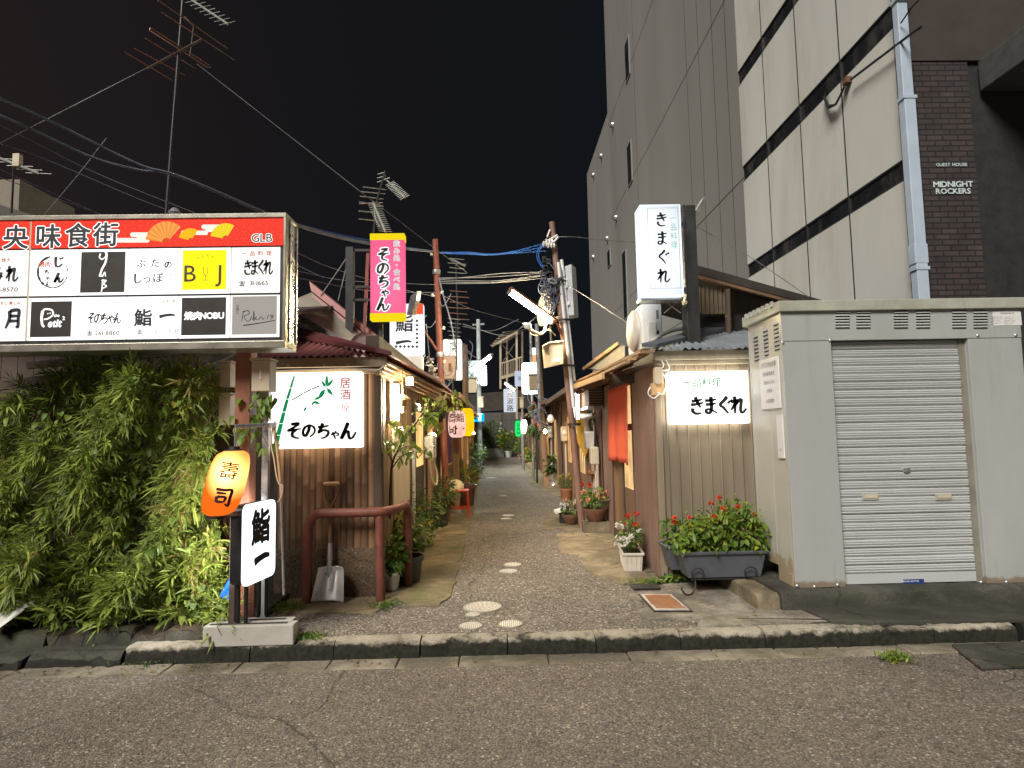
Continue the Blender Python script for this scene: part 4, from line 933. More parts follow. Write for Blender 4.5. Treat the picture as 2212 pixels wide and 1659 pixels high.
mb = MB(); mb.bar(U(674, 640, 7.36), U(812, 748, 7.36), .03, .05); mb.build('soffit_edge', M_pink, t)
for a, b in (((725, 748), (757, 732)), ((770, 780), (800, 760))):
    mb = MB(); mb.bar(U(*a, 6.99), U(*b, 7.3), .012, .02); mb.build('soffit_batten', M_woodd, t)
mb = MB(); mb.tube([U(618, 672, 6.9), U(690, 712, 6.9), U(748, 746, 6.9), U(757, 758, 6.9), U(764, 778, 6.95)], [.055, .05, .05, .035, .03], 10); mb.build('gutter', M_alu, t, smooth=50)
mb = MB(); mb.box(-2.7, -1.62, 7.55, 7.7, 2.2, 2.85); mb.build('gable_wall', M_darkred, t)
mb = MB(); x0, x1, z0, z1 = rect(690, 735, 748, 770, 7.2); mb.box(x0, x1, 7.5, 7.54, z0 - .05, z1 + .05); mb.build('white_board', M_white, t)
mb = MB()
for a, b in (((664, 772), (700, 728)), ((684, 780), (728, 735))): mb.bar(U(*a, 7.1), U(*b, 7.1), .05, .16)
mb.build('brace', M_woodd, t)
t = thing('satellite_dish', 'pale pink satellite dish behind the hip of the red corrugated roof', 'satellite dish', U(790, 760, 7.0))
p = U(790, 757, 6.95); mb = MB(); mb.lathe(p, [(.001, 0), (.08, .006), (.15, .022), (.20, .045), (.203, .05), (.2, .035), (.001, -.01)], 28, axis=(.55, -.8, .25)); mb.build('dish', surf('dish_pink', (.60, .42, .40), .45), t, smooth=60)
mb = MB(); mb.tube([p + V((0, .02, 0)), p + V((-.02, .06, -.35))], .018, 6); mb.build('mast', M_dark, t)
# hut wall sign
YB = FL - .14
t, R = lit_box('wall_sign', 'white lit tavern sign with painted green bamboo, red kanji and black kana, on bamboo cladding', 'sign', 585, 804, 780, 968, YB, .11, hot('tavern_sign_face', (1, .985, .94), 1.25, 2.0, .05, .36, .6, .3), glow('tavern_sign_edge', (1, .85, .62), 4.5), .008)
Yf = YB - .006
write(t, 'lettering', M_ink, Yf, [('そ', 636, 932, 38, dict(brush=.18)), ('の', 667, 931, 34, dict(brush=.18)), ('ち', 698, 931, 36, dict(brush=.18)), ('ゃ', 723, 938, 23, dict(brush=.19)), ('ん', 752, 931, 39, dict(brush=.18))])
write(t, 'red_lettering', M_redink, Yf, [('居', 746, 827, 24, dict(bold=.012)), ('酒', 746, 852, 24, dict(bold=.012)), ('屋', 747, 880, 21, dict(bold=.0))])
mb = MB(); M_bgreen = glow('bamboo_green_ink', (.005, .27, .085), .9)
st = [(597, 967), (603, 940), (609, 915), (615, 890), (622, 862), (629, 838), (636, 812)]; wd = [7.5, 6.6, 5.8, 5, 4, 3, 1.5]
for i in range(6):
    a, b = st[i], st[i + 1]; fa_, fb = .05, .06
    p = [(a[0] - wd[i] - .6, a[1] - .4), (a[0] + wd[i] * .3 + .8, a[1] - .6), (b[0] + wd[i + 1] * .3 + .8, b[1] + .6), (b[0] - wd[i + 1] - .6, b[1] + .8)]
    mb.poly([U(u, v, Yf) for u, v in p])
def ink_leaf(u, v, ang, L_, w_):
    d = (math.cos(ang), -math.sin(ang)); n_ = (-d[1], d[0]); mb.poly([U(u + d[0] * L_ * a + n_[0] * w_ * s_, v + d[1] * L_ * a + n_[1] * w_ * s_, Yf) for a, s_ in ((0, 0), (.35, 1), (.7, .7), (1, 0), (.7, -.5), (.35, -.8))])
for u, v, a, L_, w_ in ((705, 835, 88, 24, 2.8), (705, 836, 48, 22, 2.6), (704, 837, 125, 17, 2.4), (706, 838, -50, 20, 3.2), (703, 840, 235, 26, 3.6), (680, 866, 235, 12, 2), (677, 864, 25, 23, 2.4), (676, 867, -18, 16, 2.6), (662, 878, 245, 13, 2)): ink_leaf(u, v, math.radians(a), L_ * 1.08, w_ * 1.45)
mb.build('painted_bamboo', M_bgreen, t)
mb = MB()
for a, b in (((631, 864), (655, 850)), ((657, 849), (672, 841)), ((674, 840), (690, 834))): mb.bar(U(*a, Yf), U(*b, Yf), .0005, .010)
mb.bar(U(625, 892, Yf), U(655, 874, Yf), .0005, .002); mb.build('painted_twig', M_greyink, t)
# steel pole, arm, lantern, bamboo rod
YP = 4.95
t = thing('lantern_pole', 'thin steel pole with a horizontal arm carrying the orange sushi lantern', 'pole', G(562, 1290, .115))
mb = MB(); mb.box(U(568, 900, YP).x, U(582, 900, YP).x, YP - .02, YP + .03, .11, U(575, 845, YP).z); mb.build('pole', M_steel, t, bevel=.004)
mb = MB(); mb.tube([U(508, 921, 4.25), U(590, 917, 4.45)], .014, 8); mb.build('arm', M_steel, t, smooth=60)
mb = MB(); mb.tube([U(590, 917, 4.45), U(598, 960, 4.42), U(606, 1040, 4.4)], .012, 8); mb.build('bamboo_rod', M_woodl, t, smooth=60)
mb = MB(); mb.tube([U(606, 1040, 4.4), U(613, 1285, 4.4)], .009, 6); mb.build('rod', M_steel, t)
mb = MB()
mb.tube(smooth_path([U(u, v, 4.39) for u, v in ((588, 920), (586, 960), (592, 990), (598, 1030), (604, 1046), (610, 1050), (608, 1072), (600, 1085))]), .006, 5); mb.tube(smooth_path([U(u, v, 4.25) for u, v in ((510, 922), (509, 950), (513, 965), (520, 970))]), .004, 5)
mb.build('wire', M_cream, t, smooth=60)
mb = MB(); mb.obox(U(588, 918, 4.44), (.05, .05, .05)); mb.build('joint', M_steel, t, bevel=.006)
def lantern(name, label, u, v, wp, hp, Y, mat, rows, tilt=0., ribs=22, capm=M_dark, inkm=M_ink, grp=None, tassel=False, yaw=0.):
    c = U(u, v, Y); R_ = wp / 2 * Y / FPX; H = hp * Y / FPX
    t_ = thing(name, label, 'lantern', c, 0, grp)
    ax = V((math.sin(tilt), 0, math.cos(tilt))); prof = []
    n = ribs * 2
    for i in range(n + 1):
        f = i / n; z = (f - .5) * H; e_ = abs(2 * f - 1); r = R_ * (.52 + .48 * math.sqrt(max(0, 1 - e_ ** 2.8)))
        if e_ > .93: r = R_ * (.46 + (1 - e_) * 3.2)
        prof.append((r * (1 + (.012 if i % 2 else -.008)), z))
    mb = MB(); mb.lathe(c, prof, 36, axis=ax, ref=(0, 1, 0) if False else None); mb.build('paper_body', mat, t_, smooth=60)
    mb = MB(); mb.lathe(c, [(R_ * .5, H * .5), (R_ * .5, H * .5 + .008), (R_ * .3, H * .5 + .012), (R_ * .28, H * .5 + .03), (.001, H * .5 + .03)], 24, axis=ax); mb.lathe(c, [(R_ * .5, -H * .5), (R_ * .5, -H * .5 - .02), (.001, -H * .5 - .02)], 24, axis=ax); mb.build('cap', capm, t_, smooth=40)
    mb = MB(); mb.tube([c + ax * (H * .5 + .03), c + ax * (H * .5 + .03) + V((-.0, 0, .1))], .006, 6); mb.build('hanger', M_wire, t_)
    if tassel:
        mb = MB(); mb.tube([c + ax * (-H * .5 - .02), c + V((.0, 0, -H * .5 - .42))], .004, 5); mb.lathe(c + V((0, 0, -H * .5 - .5)), [(.004, .09), (.02, .05), (.018, 0), (.001, -.005)], 8); mb.build('cord', M_cream, t_)
    mb = MB(); ex = V((math.cos(tilt), 0, -math.sin(tilt)))
    for body, du, dv, em, kw in rows:                       # letters wrapped round the paper
        m2 = MB(); lettering(m2, body, (0, 0, 0), (1, 0, 0), (0, 0, 1), em * Y / FPX, **kw)
        vs = []
        for x, _, z in m2.v:
            x += du * Y / FPX; z -= dv * Y / FPX; a = x / R_ + yaw; rr = R_ * 1.028
            vs.append(c + ex * (math.sin(a) * rr) + V((0, -math.cos(a) * rr, 0)) + ax * z)
        mb.add(vs, m2.f, 0, .5)
    if rows: mb.build('lettering', inkm, t_)
    return t_
E_orange = hot('orange_lantern_paper', (1.0, .20, .018), .95, 6.5, .045, .075, .16, .2)
_nt = E_orange.node_tree                                    # the bulb shows through the paper as a paler spot
_em = [n for n in _nt.nodes if n.type == 'EMISSION'][0]; _g = [n for n in _nt.nodes if n.type == 'TEX_GRADIENT'][0]
_r = _nt.nodes.new('ShaderNodeValToRGB'); _nt.links.new(_g.outputs['Fac'], _r.inputs[0]); _nt.links.new(_r.outputs[0], _em.inputs[0])
_r.color_ramp.elements[0].color = (1, .17, .012, 1); _r.color_ramp.elements[1].color = (1, .62, .2, 1)
lantern('paper_lantern', 'tilted orange paper lantern with two brown kanji, hanging beside the bamboo hedge', 488, 1043, 80, 138, 4.22, E_orange, [('壽', 16, -32, 37, dict(bold=.010)), ('司', 16, 24, 39, dict(brush=.17))], tilt=math.radians(13), inkm=surf('brown_ink', (.045, .010, .005), .7))
# timber post, meter boxes, red post behind the pole
t = thing('timber_post', 'tall red brown timber post holding up the shop directory board', 'post', (-1.95, 4.9, .1))
x0, x1, _, z1 = rect(513, 740, 546, 800, 4.9); mb = MB(); mb.box(x0, x1, 4.86, 5.0, .12, 2.6); mb.build('post', M_woodr, t, bevel=.006)
mb = MB(); mb.box(x0 - .22, x0 - .02, 5.2, 5.24, .12, 1.3); mb.build('side_board', M_woodr, t)
def meter_box(label, u0, v0, u1, v1, Y, D=.14, slot=True):
    x0, x1, z0, z1 = rect(u0, v0, u1, v1, Y); t_ = thing('meter_box', label, 'meter box', ((x0 + x1) / 2, Y, z0))
    mb = MB(); mb.box(x0, x1, Y, Y + D, z0, z1); mb.build('casing', M_beige, t_, bevel=.006)
    mb = MB(); mb.box(x0 - .012, x1 + .012, Y - .012, Y + D, z1 + .002, z1 + .014); mb.build('lid', M_cream, t_)
    if slot: mb = MB(); mb.box((x0 + x1) / 2 - .008, (x0 + x1) / 2 + .008, Y - .006, Y - .001, (z0 + z1) / 2 - .03, (z0 + z1) / 2 + .05); mb.build('latch', M_white, t_)
    return t_
meter_box('beige meter box with a white latch on the timber post, beside the tavern sign', 543, 778, 583, 845, 4.8)
meter_box('upper of two beige boxes half hidden in the bamboo hedge', 474, 783, 497, 835, 5.05, slot=False)
meter_box('lower of two beige boxes half hidden in the bamboo hedge', 472, 852, 496, 918, 5.05, slot=False)
# pipe guard rail
t = thing('guard_rail', 'bent red brown steel pipe guard rail in front of the bamboo clad hut', 'guard rail', G(655, 1300, .11))
YR = 5.50; r_ = .041
z_t = U(740, 1108, YR).z; xl, xr = U(665, 1200, YR).x, U(824, 1200, YR).x
q = [(xl - .005, YR, .10), (xl, YR, z_t - .18), (xl + .015, YR, z_t - .08), (xl + .06, YR, z_t - .015), (xl + .14, YR, z_t), (xr - .05, YR + .01, z_t), (xr + .06, YR + .08, z_t + .005), (xr + .12, YR + .22, z_t + .01), (xr + .14, YR + .42, z_t + .01), (xr + .15, YR + .50, z_t - .04), (xr + .15, YR + .53, z_t - .14), (xr + .15, YR + .53, .11)]
mb = MB(); mb.tube(smooth_path(q, 5), r_, 14); mb.build('rail', M_pinkrust, t, smooth=60)
mb = MB(); mb.tube([(xr - .01, YR + .02, .1), (xr - .02, YR + .03, z_t - .02)], r_, 14); mb.build('post', M_pinkrust, t, smooth=60)
# shovel
t = thing('shovel', 'square mouth steel shovel with a wooden shaft leaning on the bamboo clad hut', 'shovel', G(715, 1300, .11))
a = U(716, 1045, FL - .08); b = U(712, 1215, 5.58)
dirv = (a - b).normalized()
mb = MB(); mb.tube([b + dirv * .0, a - dirv * .22], .017, 10); mb.build('shaft', M_woodb, t, smooth=60)
mb = MB()
for s_ in (-1, 1): mb.tube(smooth_path([a - dirv * .24, a - dirv * .19 + EX * s_ * .012, a - dirv * .12 + EX * s_ * .045, a - dirv * .05 + EX * s_ * .058, a - dirv * .0 + EX * s_ * .058]), .011, 8)
mb.build('yoke', M_woodb, t, smooth=60)
mb = MB(); mb.tube([a - EX * .07, a - EX * .04, a + EX * .04, a + EX * .07], [.015, .019, .019, .015], 12); mb.build('grip', M_woodl, t, smooth=60)
mb = MB(); mb.tube([b + dirv * .02, b + dirv * .10, b + dirv * .17], [.026, .022, .019], 10); mb.tube([b + dirv * .06, b - dirv * .05 + V((0, -.012, 0)), b - dirv * .17 + V((0, -.006, 0))], [.024, .02, .006], 10); mb.build('socket', M_steel, t, smooth=60)
bl = MB(); nx, nz = 24, 24; vs = []
tl = U(694, 1222, 5.585); tr = U(747, 1222, 5.585); bl_ = U(674, 1298, 5.48); br = U(744, 1300, 5.48)
for k in range(nz + 1):
    f = k / nz
    for i in range(nx + 1):
        g = i / nx; p = tl.lerp(tr, g).lerp(bl_.lerp(br, g), f); e_ = abs(2 * g - 1)
        p += V((0, -.075 * e_ ** 3 * (1 - .55 * f) + .012 * math.cos(pi * (g - .5)) - .03 * math.exp(-((g - .5) / .07) ** 2) * max(0, 1 - f * 1.25), 0))
        if f < .12: p += V((0, -.02 * (1 - f / .12), 0))
        if f == 1: p += V((0, 0, .0))
        vs.append(p)
bl.add(vs, [(k * (nx + 1) + i, (k + 1) * (nx + 1) + i, (k + 1) * (nx + 1) + i + 1, k * (nx + 1) + i + 1) for k in range(nz) for i in range(nx)], 0, .5)
o = bl.build('blade', surf('polished_blade', (.72, .72, .72), .34, .5, .1, 6, (.35, .33, .30), .3, .03), t, smooth=180); m_ = o.modifiers.new('thick', 'SOLIDIFY'); m_.thickness = .003
# standing sushi sign on concrete weights
c0 = G(540, 1352, .14); t = thing('standing_sign', 'white lit standing sign reading sushi in kanji, black sides, on thin black legs', 'sign', (-1.83, 4.655, .13), math.radians(81.5))
# local axes: x along the face, -y out of the face
W_, D_ = .42, .11; z0, z1 = .385, .945
def rbox(mb, x0, x1, y0, y1, z0, z1, r, n=6):
    pts = []
    for cx, cz, a0 in ((x1 - r, z1 - r, 0), (x0 + r, z1 - r, 90), (x0 + r, z0 + r, 180), (x1 - r, z0 + r, 270)):
        for i in range(n + 1): a = math.radians(a0 + 90 * i / n); pts.append((cx + r * math.cos(a), y0, cz + r * math.sin(a)))
    mb.prism(pts, (0, y1 - y0, 0), 0, .5)
mb = MB(); rbox(mb, -W_ / 2, W_ / 2, -D_ / 2 + .022, D_ / 2, z0, z1, .05); mb.build('housing', M_blk, t, smooth=40, local=True)
mb = MB(); rbox(mb, -W_ / 2 - .006, W_ / 2 + .006, -D_ / 2, -D_ / 2 + .020, z0 - .006, z1 + .006, .055); mb.build('lit_face', glow('standing_sign_face', (.86, .93, 1.0), 1.7), t, smooth=40, local=True)
mb = MB(); rbox(mb, -W_ / 2 + .01, W_ / 2 - .01, D_ / 2 + .0004, D_ / 2 + .0014, z0 + .01, z1 - .01, .05); mb.build('rear_lit_face', glow('standing_sign_rear', (.97, .98, 1.0), 30), t, smooth=40, local=True)
mb = MB(); lettering(mb, '鮨', (.0, -D_ / 2 - .002, .775), EX, EZ, .26, bold=.04); lettering(mb, '一', (.02, -D_ / 2 - .002, .54), EX, EZ, .24, brush=.26); mb.build('lettering', M_ink, t, local=True)
for sx_ in (-1, 1):
    for sy in (-1, 1):
        mb = MB(); x = sx_ * .14; mb.tube([(x, sy * .03, z0 + .05), (x, sy * .03, .10), (x * 1.05, sy * .06, .02), (x * 1.1, sy * .12, .008)], .015, 8); mb.build('leg', M_blk, t, local=True, smooth=60)
for i, (u0, u1, v0, v1, Y, lab) in enumerate(((437, 634, 1352, 1396, 4.445, 'front concrete weight block under the standing sushi sign'), (458, 630, 1343, 1362, 4.64, 'rear concrete weight block under the standing sushi sign'))):
    x0, x1, _, _ = rect(u0, v0, u1, v1, Y); zt = U((u0 + u1) / 2, v0, Y).z; t2 = thing('concrete_block', lab, 'concrete block', ((x0 + x1) / 2, Y, .12), 0, 'weight blocks')
    mb = MB(); mb.box(x0, x1, Y, Y + .11, .108, zt); mb.build('block', surf('pale_concrete_block', (.40, .385, .34), .85, 0, .15, 6, (.2, .18, .14), .4, .4, 120), t2, bevel=.008)
    mb = MB(); mb.box(x0 + .03, x1 - .06, Y + .035, Y + .065, zt + .0005, zt + .003); mb.build('groove', M_dkc, t2)
# flat plank shelf on the sign and blue pipes
t = thing('shelf_board', 'short weathered board resting at the top of the standing sushi sign', 'board', U(527, 1110, 4.25))
p = U(510, 1110, 4.5); mb = MB(); mb.obox(p, (.17, .14, .02), (1, .1, .0)); mb.build('board', M_woodd, t, bevel=.004)
mb = MB(); mb.box(p.x - .05, p.x - .01, p.y + .02, p.y + .06, .12, p.z - .011); mb.build('stake', M_woodd, t)
mb = MB(); mb.lathe(p + V((-.01, 0, .011)), [(.03, 0), (.032, .02), (.02, .045), (.001, .05)], 12); mb.build('lamp_cap', M_dark, t, smooth=40)
for k, (a, b) in enumerate((((478, 1288), (512, 1228)), ((482, 1292), (516, 1243)), ((490, 1294), (518, 1256)), ((497, 1298), (519, 1270)))):
    mb = MB(); mb.tube([U(*a, 4.75 + .03 * k), U(*b, 4.8 + .03 * k)], .017, 8); o = mb.build('blue_pipe', surf('blue_plastic', (.02, .13, .55), .35), smooth=60); tag(o, 'blue plastic pipe in the leaning bundle behind the standing sushi sign', 'pipe', 'leaning blue pipes')
mb = MB(); mb.prism([G(-20, 1338, .25), G(72, 1300, .25), U(72, 1304, 4.7), U(-20, 1370, 4.5)], (0, .03, .02)); tag(mb.build('pale_board', M_white), 'pale board lying at a slant at the foot of the bamboo hedge', 'board')
# dark building behind the hedge
t = thing('dark_shed', 'dark timber shed in the gloom behind the bamboo hedge', 'shed', (-4.2, 5.75, .1))
mb = MB(); x = -7.
while x < -2.06: mb.box(x, x + .145, 5.75, 5.78 + random.uniform(0, .01), .1, 2.6); x += .15
mb.build('board_wall', M_woodd, t)
mb = MB(); mb.bar(U(-60, 842, 5.6), U(160, 812, 5.6), .05, .08); mb.bar(U(60, 790, 5.6), U(400, 760, 5.6), .04, .06); mb.build('beam', M_woodd, t)
mb = MB(); mb.prism([(-7, 5.5, 2.62), (-2.0, 5.5, 2.62), (-2.0, 7.4, 3.1), (-7, 7.4, 3.1)], (0, 0, .04)); mb.build('roof', M_roof, t)
for k in range(2):
    mb = MB(); mb.tube([U(440 + 22 * k, 788 - 4 * k, 5.3), U(520 + 20 * k, 752 - 4 * k, 5.3)], .014, 6); tag(mb.build('grey_pipe', M_steel), 'slanting grey pipe under the shop directory board', 'pipe', 'slanting pipes under the board')
# far left house
t = thing('left_house', 'pale corrugated house gable with a dark roof edge, beyond the shop directory board', 'house', (-9, 10, 0))
mb = MB(); mb.corr((-14, 10.0, 0), (6.4, 0, 0), (0, 0, 4.2), .12, .02, (0, -1, 0), sub=5, trap=True, clip=None); mb.build('wall', surf('pale_house_sheet', (.24, .24, .21), .6, .1, .15, 2), t)
q0, q1 = U(-120, 405, 9.9), U(115, 478, 9.9)
for o_ in t.children: pass
me = [o for o in bpy.data.objects if o.parent is t][0].data
for v_ in me.vertices:
    wx = v_.co.x + t.location.x
    if v_.co.z > 2: v_.co.z = q0.z + (q1.z - q0.z) * (wx - q0.x) / (q1.x - q0.x) - .1
mb = MB(); mb.prism([q0, q1, q1 + V((0, 0, -.16)), q0 + V((0, 0, -.16))], (0, 3, 0)); mb.build('roof', M_roof, t)
mb = MB(); x0, x1, z0, z1 = rect(-60, 388, 42, 425, 10.6); mb.box(x0, x1, 10.6, 12, z0 - .3, z1); mb.build('dormer_wall', surf('dull_dormer', (.20, .17, .13), .7), t)
# ================================================================ shop directory board
YD = 4.6; DD = .24
E_cell = glow('lit_board_cell', (1.0, .97, .90), 1.22)
E_cellhot = glow('lit_board_cell_bright', (1.0, .985, .95), 1.6)
E_celldim = glow('lit_board_cell_dim', (.80, .75, .67), .55)
E_yellow = glow('lit_yellow_cell', (1.0, .82, .015), 1.25)
M_brownblk = surf('dark_film', (.016, .011, .008), .6)
def redmat():
    s = NT('lit_red_header'); c = s.n('TexCoord'); m = s.n('Mapping'); s.l(c.outputs['Object'], m.inputs[0])
    r_ = None                                                      # overlapping wave scales
    for off in (0., .5):
        sp = s.n('SeparateXYZ'); s.l(m.outputs[0], sp.inputs[0])
        x = s.math('MULTIPLY', sp.outputs[0], 9.); z = s.math('MULTIPLY', sp.outputs[2], 18.)
        x = s.math('ADD', x, off); z = s.math('ADD', z, off)
        fx = s.math('SUBTRACT', s.math('FRACT', x), .5); fz = s.math('FRACT', z)
        d = s.math('SQRT', s.math('ADD', s.math('MULTIPLY', fx, fx), s.math('MULTIPLY', s.math('MULTIPLY', fz, .5), s.math('MULTIPLY', fz, .5))))
        ring = s.math('SINE', s.math('MULTIPLY', d, 42.)); r_ = ring if r_ is None else s.math('MAXIMUM', r_, ring)
    e_ = s.n('Emission'); s.l(s.ramp(r_, [(.35, (.86, .035, .025)), (.8, (.98, .085, .05))]), e_.inputs[0]); e_.inputs[1].default_value = 1.0
    s.l(e_.outputs[0], s.o.inputs[0]); return s.m
E_header = redmat()
t = thing('directory_board', 'long lit shop directory board with red header and rows of shop panels above the hedge', 'signboard', (U(300, 600, YD).x, YD, U(300, 745, YD).z))
M_frame = surf('board_frame', (.33, .31, .26), .35, .6, .1, 4, (.15, .13, .08), .4)
xr = U(612, 600, YD).x; xl = -4.75
zt = U(612, 470, YD).z; zb = U(612, 736, YD).z
# rows at the right end, in metres (the board hangs level)
def bx(u, v=600): return U(u, v, YD).x
def bz(v, u=560): return U(u, v, YD).z
mb = MB(); mb.box(xl, xr, YD + .012, YD + DD, zb, zt); mb.build('housing', M_dark, t)
mb = MB(); fw = .022
mb.box(xl, xr + .022, YD - .012, YD + DD + .01, zt, zt + .035); mb.box(xl, xr + .022, YD - .02, YD + DD + .01, zb - .055, zb)
mb.box(xr, xr + .022, YD - .012, YD + .05, zb, zt); mb.build('frame', M_frame, t, bevel=.004)
mb = MB(); mb.box(xr + .001, xr + .02, YD + .052, YD + DD, zb + .001, zt - .001); mb.box(xr + .02, xr + .03, YD + .06, YD + .10, zb + .002, zt - .002); mb.box(xr + .02, xr + .03, YD + DD - .03, YD + DD, zb + .002, zt - .002); mb.build('end_plate', M_alu, t)
zh = bz(531, 560)                                                  # underside of the red header
mb = MB(); mb.box(xl + .02, bx(62) - .006, YD, YD + .010, zh + .004, zt - .006); mb.build('header_panel', E_header, t)
mb = MB(); mb.box(bx(62) + .006, xr - .004, YD, YD + .010, zh + .004, zt - .006); mb.build('header_panel', E_header, t)
mb = MB(); mb.box(bx(62) - .006, bx(62) + .006, YD - .001, YD + .008, zb + .03, zt - .006); mb.build('mullion', M_cream, t)
M_navy = surf('navy_ink', (.008, .010, .022), .6)
E_wl = glow('lit_white_letter', (1, .96, .9), 1.5)
def pair(name, rows, Y, m_in, m_out, grow):
    o1 = [(b, u, v, em, dict(kw, extra=grow)) for b, u, v, em, kw in rows]
    write(t, name + '_outline', m_out, Y - .0015, o1); write(t, name, m_in, Y - .003, rows)
pair('header_lettering', [('央', 34, 512, 56, dict(bold=.022)), ('味', 104, 510, 56, dict(bold=.022)), ('食', 168, 508, 56, dict(bold=.022)), ('街', 229, 506, 56, dict(bold=.022))], YD, M_navy, E_wl, .035)
pair('maker_lettering', [('GLB', 567, 513, 25, dict(bold=.014, sx_=1.05))], YD, M_navy, E_wl, .05)
def bp(u, v, d=.0022): return U(u, v, YD - d)
mb = MB()                                                           # pale cloud bands
def capsule(u0, u1, v, h_, d=.001):
    pts = []
    for k in range(9): a = -pi / 2 + pi * k / 8; pts.append(bp(u1 + h_ * math.cos(a), v + h_ * math.sin(a), d))
    for k in range(9): a = pi / 2 + pi * k / 8; pts.append(bp(u0 + h_ * math.cos(a), v + h_ * math.sin(a), d))
    mb.poly(pts)
for a in ((232, 318, 519, 5), (286, 345, 507, 5), (300, 322, 513, 5), (425, 445, 503, 4.5), (440, 495, 490, 5), (448, 478, 496, 5), (395, 440, 502, 4)): capsule(*a, d=.001 + .0002 * (a[2] % 3))
mb.build('cloud_band', glow('lit_cream', (1, .86, .75), 1.1), t)
def fan(u, v, R_, a0, a1, cols, name='fan'):
    mb = MB(); n = 16
    for k in range(n):
        b0, b1 = math.radians(a0 + (a1 - a0) * k / n), math.radians(a0 + (a1 - a0) * (k + 1) / n); r0 = R_ * .22
        P = lambda r, a: bp(u + r * math.cos(a), v - r * math.sin(a), .003)
        mb.quad(P(r0, b0), P(R_ * (1 if k % 2 else .98), b0), P(R_, b1), P(r0, b1), k % 2)
        mb.quad(P(R_ * .06, b0), P(r0, b0 + .03), P(r0, b1 - .03), P(R_ * .06, b1), 2)
    o = mb.build(name, cols, t)
fa = [glow('fan_orange', (.95, .40, .09), 1.), glow('fan_orange_pleat', (.88, .30, .06), 1.), glow('fan_rib', (.6, .12, .03), .9)]
fb = [glow('fan_amber', (1, .58, .02), 1.), glow('fan_amber_pleat', (.95, .45, .02), 1.), fa[2]]; fc = [glow('fan_gold', (.9, .75, .03), 1.), glow('fan_gold_pleat', (.85, .62, .03), 1.), fa[2]]
fan(360, 524, 46, 48, 172, fa); fan(412, 520, 27, 55, 165, fb); fan(488, 516, 34, 58, 170, fc)
# cells: column edges and row edges in picture coordinates at the right end
CU = [-70, -20, 62, 169, 276, 387, 498, 605]; RV = [(534, 632), (637, 728)]
def cell(c, r, mat, name='shop_panel', inset=0., m2=None, in2=(0, 0, 0, 0)):
    x0, x1 = bx(CU[c] + 1.2), bx(CU[c + 1] - 1.2); z1, z0 = bz(RV[r][0], 560), bz(RV[r][1], 560)
    mb = MB(); mb.box(x0, x1, YD + .001, YD + .011, z0, z1); o = mb.build(name, mat, t)
    if m2:
        m = YD / FPX; mb = MB(); mb.box(x0 + in2[0] * m, x1 - in2[1] * m, YD - .002, YD, z0 + in2[3] * m, z1 - in2[2] * m); mb.build('film', m2, o)
    return o
for c in range(7):
    for r in range(2):
        key = (c, r); kw = {}
        if key == (3, 0): kw = dict(m2=M_brownblk, in2=(4, 5, 6, 5))
        if key == (5, 0): kw = dict(m2=E_yellow, in2=(6, 8, 5, 8))
        if key == (2, 1): kw = dict(m2=M_brownblk, in2=(7, 10, 8, 7))
        if key == (5, 1): kw = dict(m2=M_brownblk, in2=(6, 7, 4, 6))
        if key == (6, 1): kw = dict(m2=glow('lit_greyish_panel', (.62, .57, .52), .62), in2=(4, 5, 3, 6))
        cell(c, r, {0: E_cell, 1: E_cell, 6: E_cell}.get(c, E_cellhot) if key != (6, 1) else E_cell, **kw)
def w1(rows, mat=M_ink, name='shop_lettering', d=.004):
    rows = [(b, u, v, em, dict(k, bold=k.get('bold', 0) + (.016 if em > 15 else .022), **({'brush': k['brush'] + .045} if 'brush' in k else {}))) for b, u, v, em, k in rows]
    return write(t, name, mat, YD - d, rows)
def lv(u, v): return (u, v)
M_red2 = surf('red_orange_ink', (.60, .09, .05), .6); M_gr2 = surf('grey_print', (.10, .09, .085), .6)
# column 1 (cut by the frame)
w1([('焼き', 13, 562, 10, {})], M_red2); w1([('み', -4, 592, 34, dict(brush=.16, sx_=.8)), ('れ', 26, 592, 38, dict(brush=.15, sx_=.8))], M_navy); w1([('-8570', 20, 625, 13, dict(sx_=1.25))], M_gr2)
w1([('牛すじ 煮こみ', 18, 655, 8, dict(bold=.01))], M_red2); w1([('月', 28, 690, 44, dict(brush=.16, sx_=.85))], M_navy)
# jin-chan grill
mb = MB(); cu, cv, R_ = 114, 588, 32
for k in range(26):
    a0, a1 = math.radians(100 + 11 * k), math.radians(100 + 11 * (k + 1)); th = (5.5 if k < 12 else 2.6) * (1 if k % 5 else .7)
    if k in (22, 23): continue
    P = lambda r, a: bp(cu + r * math.cos(a), cv - r * math.sin(a) * 1.05, .0035)
    mb.quad(P(R_ - th * random.uniform(.3, .6), a0), P(R_ + th * .5, a0), P(R_ + th * .5, a1), P(R_ - th * random.uniform(.3, .6), a1))
mb.build('brush_ring', M_ink, t)
w1([('焼肉', 97, 571, 13, dict(bold=.01))], M_red2, d=.0045); w1([('じ', 126, 566, 26, dict(brush=.18)), ('ん', 127, 600, 24, dict(brush=.2)), ('ち', 101, 588, 12, dict(brush=.17)), ('ゃ', 103, 601, 11, dict(brush=.17)), ('ん', 103, 614, 11, dict(brush=.17))], M_ink, d=.0045)
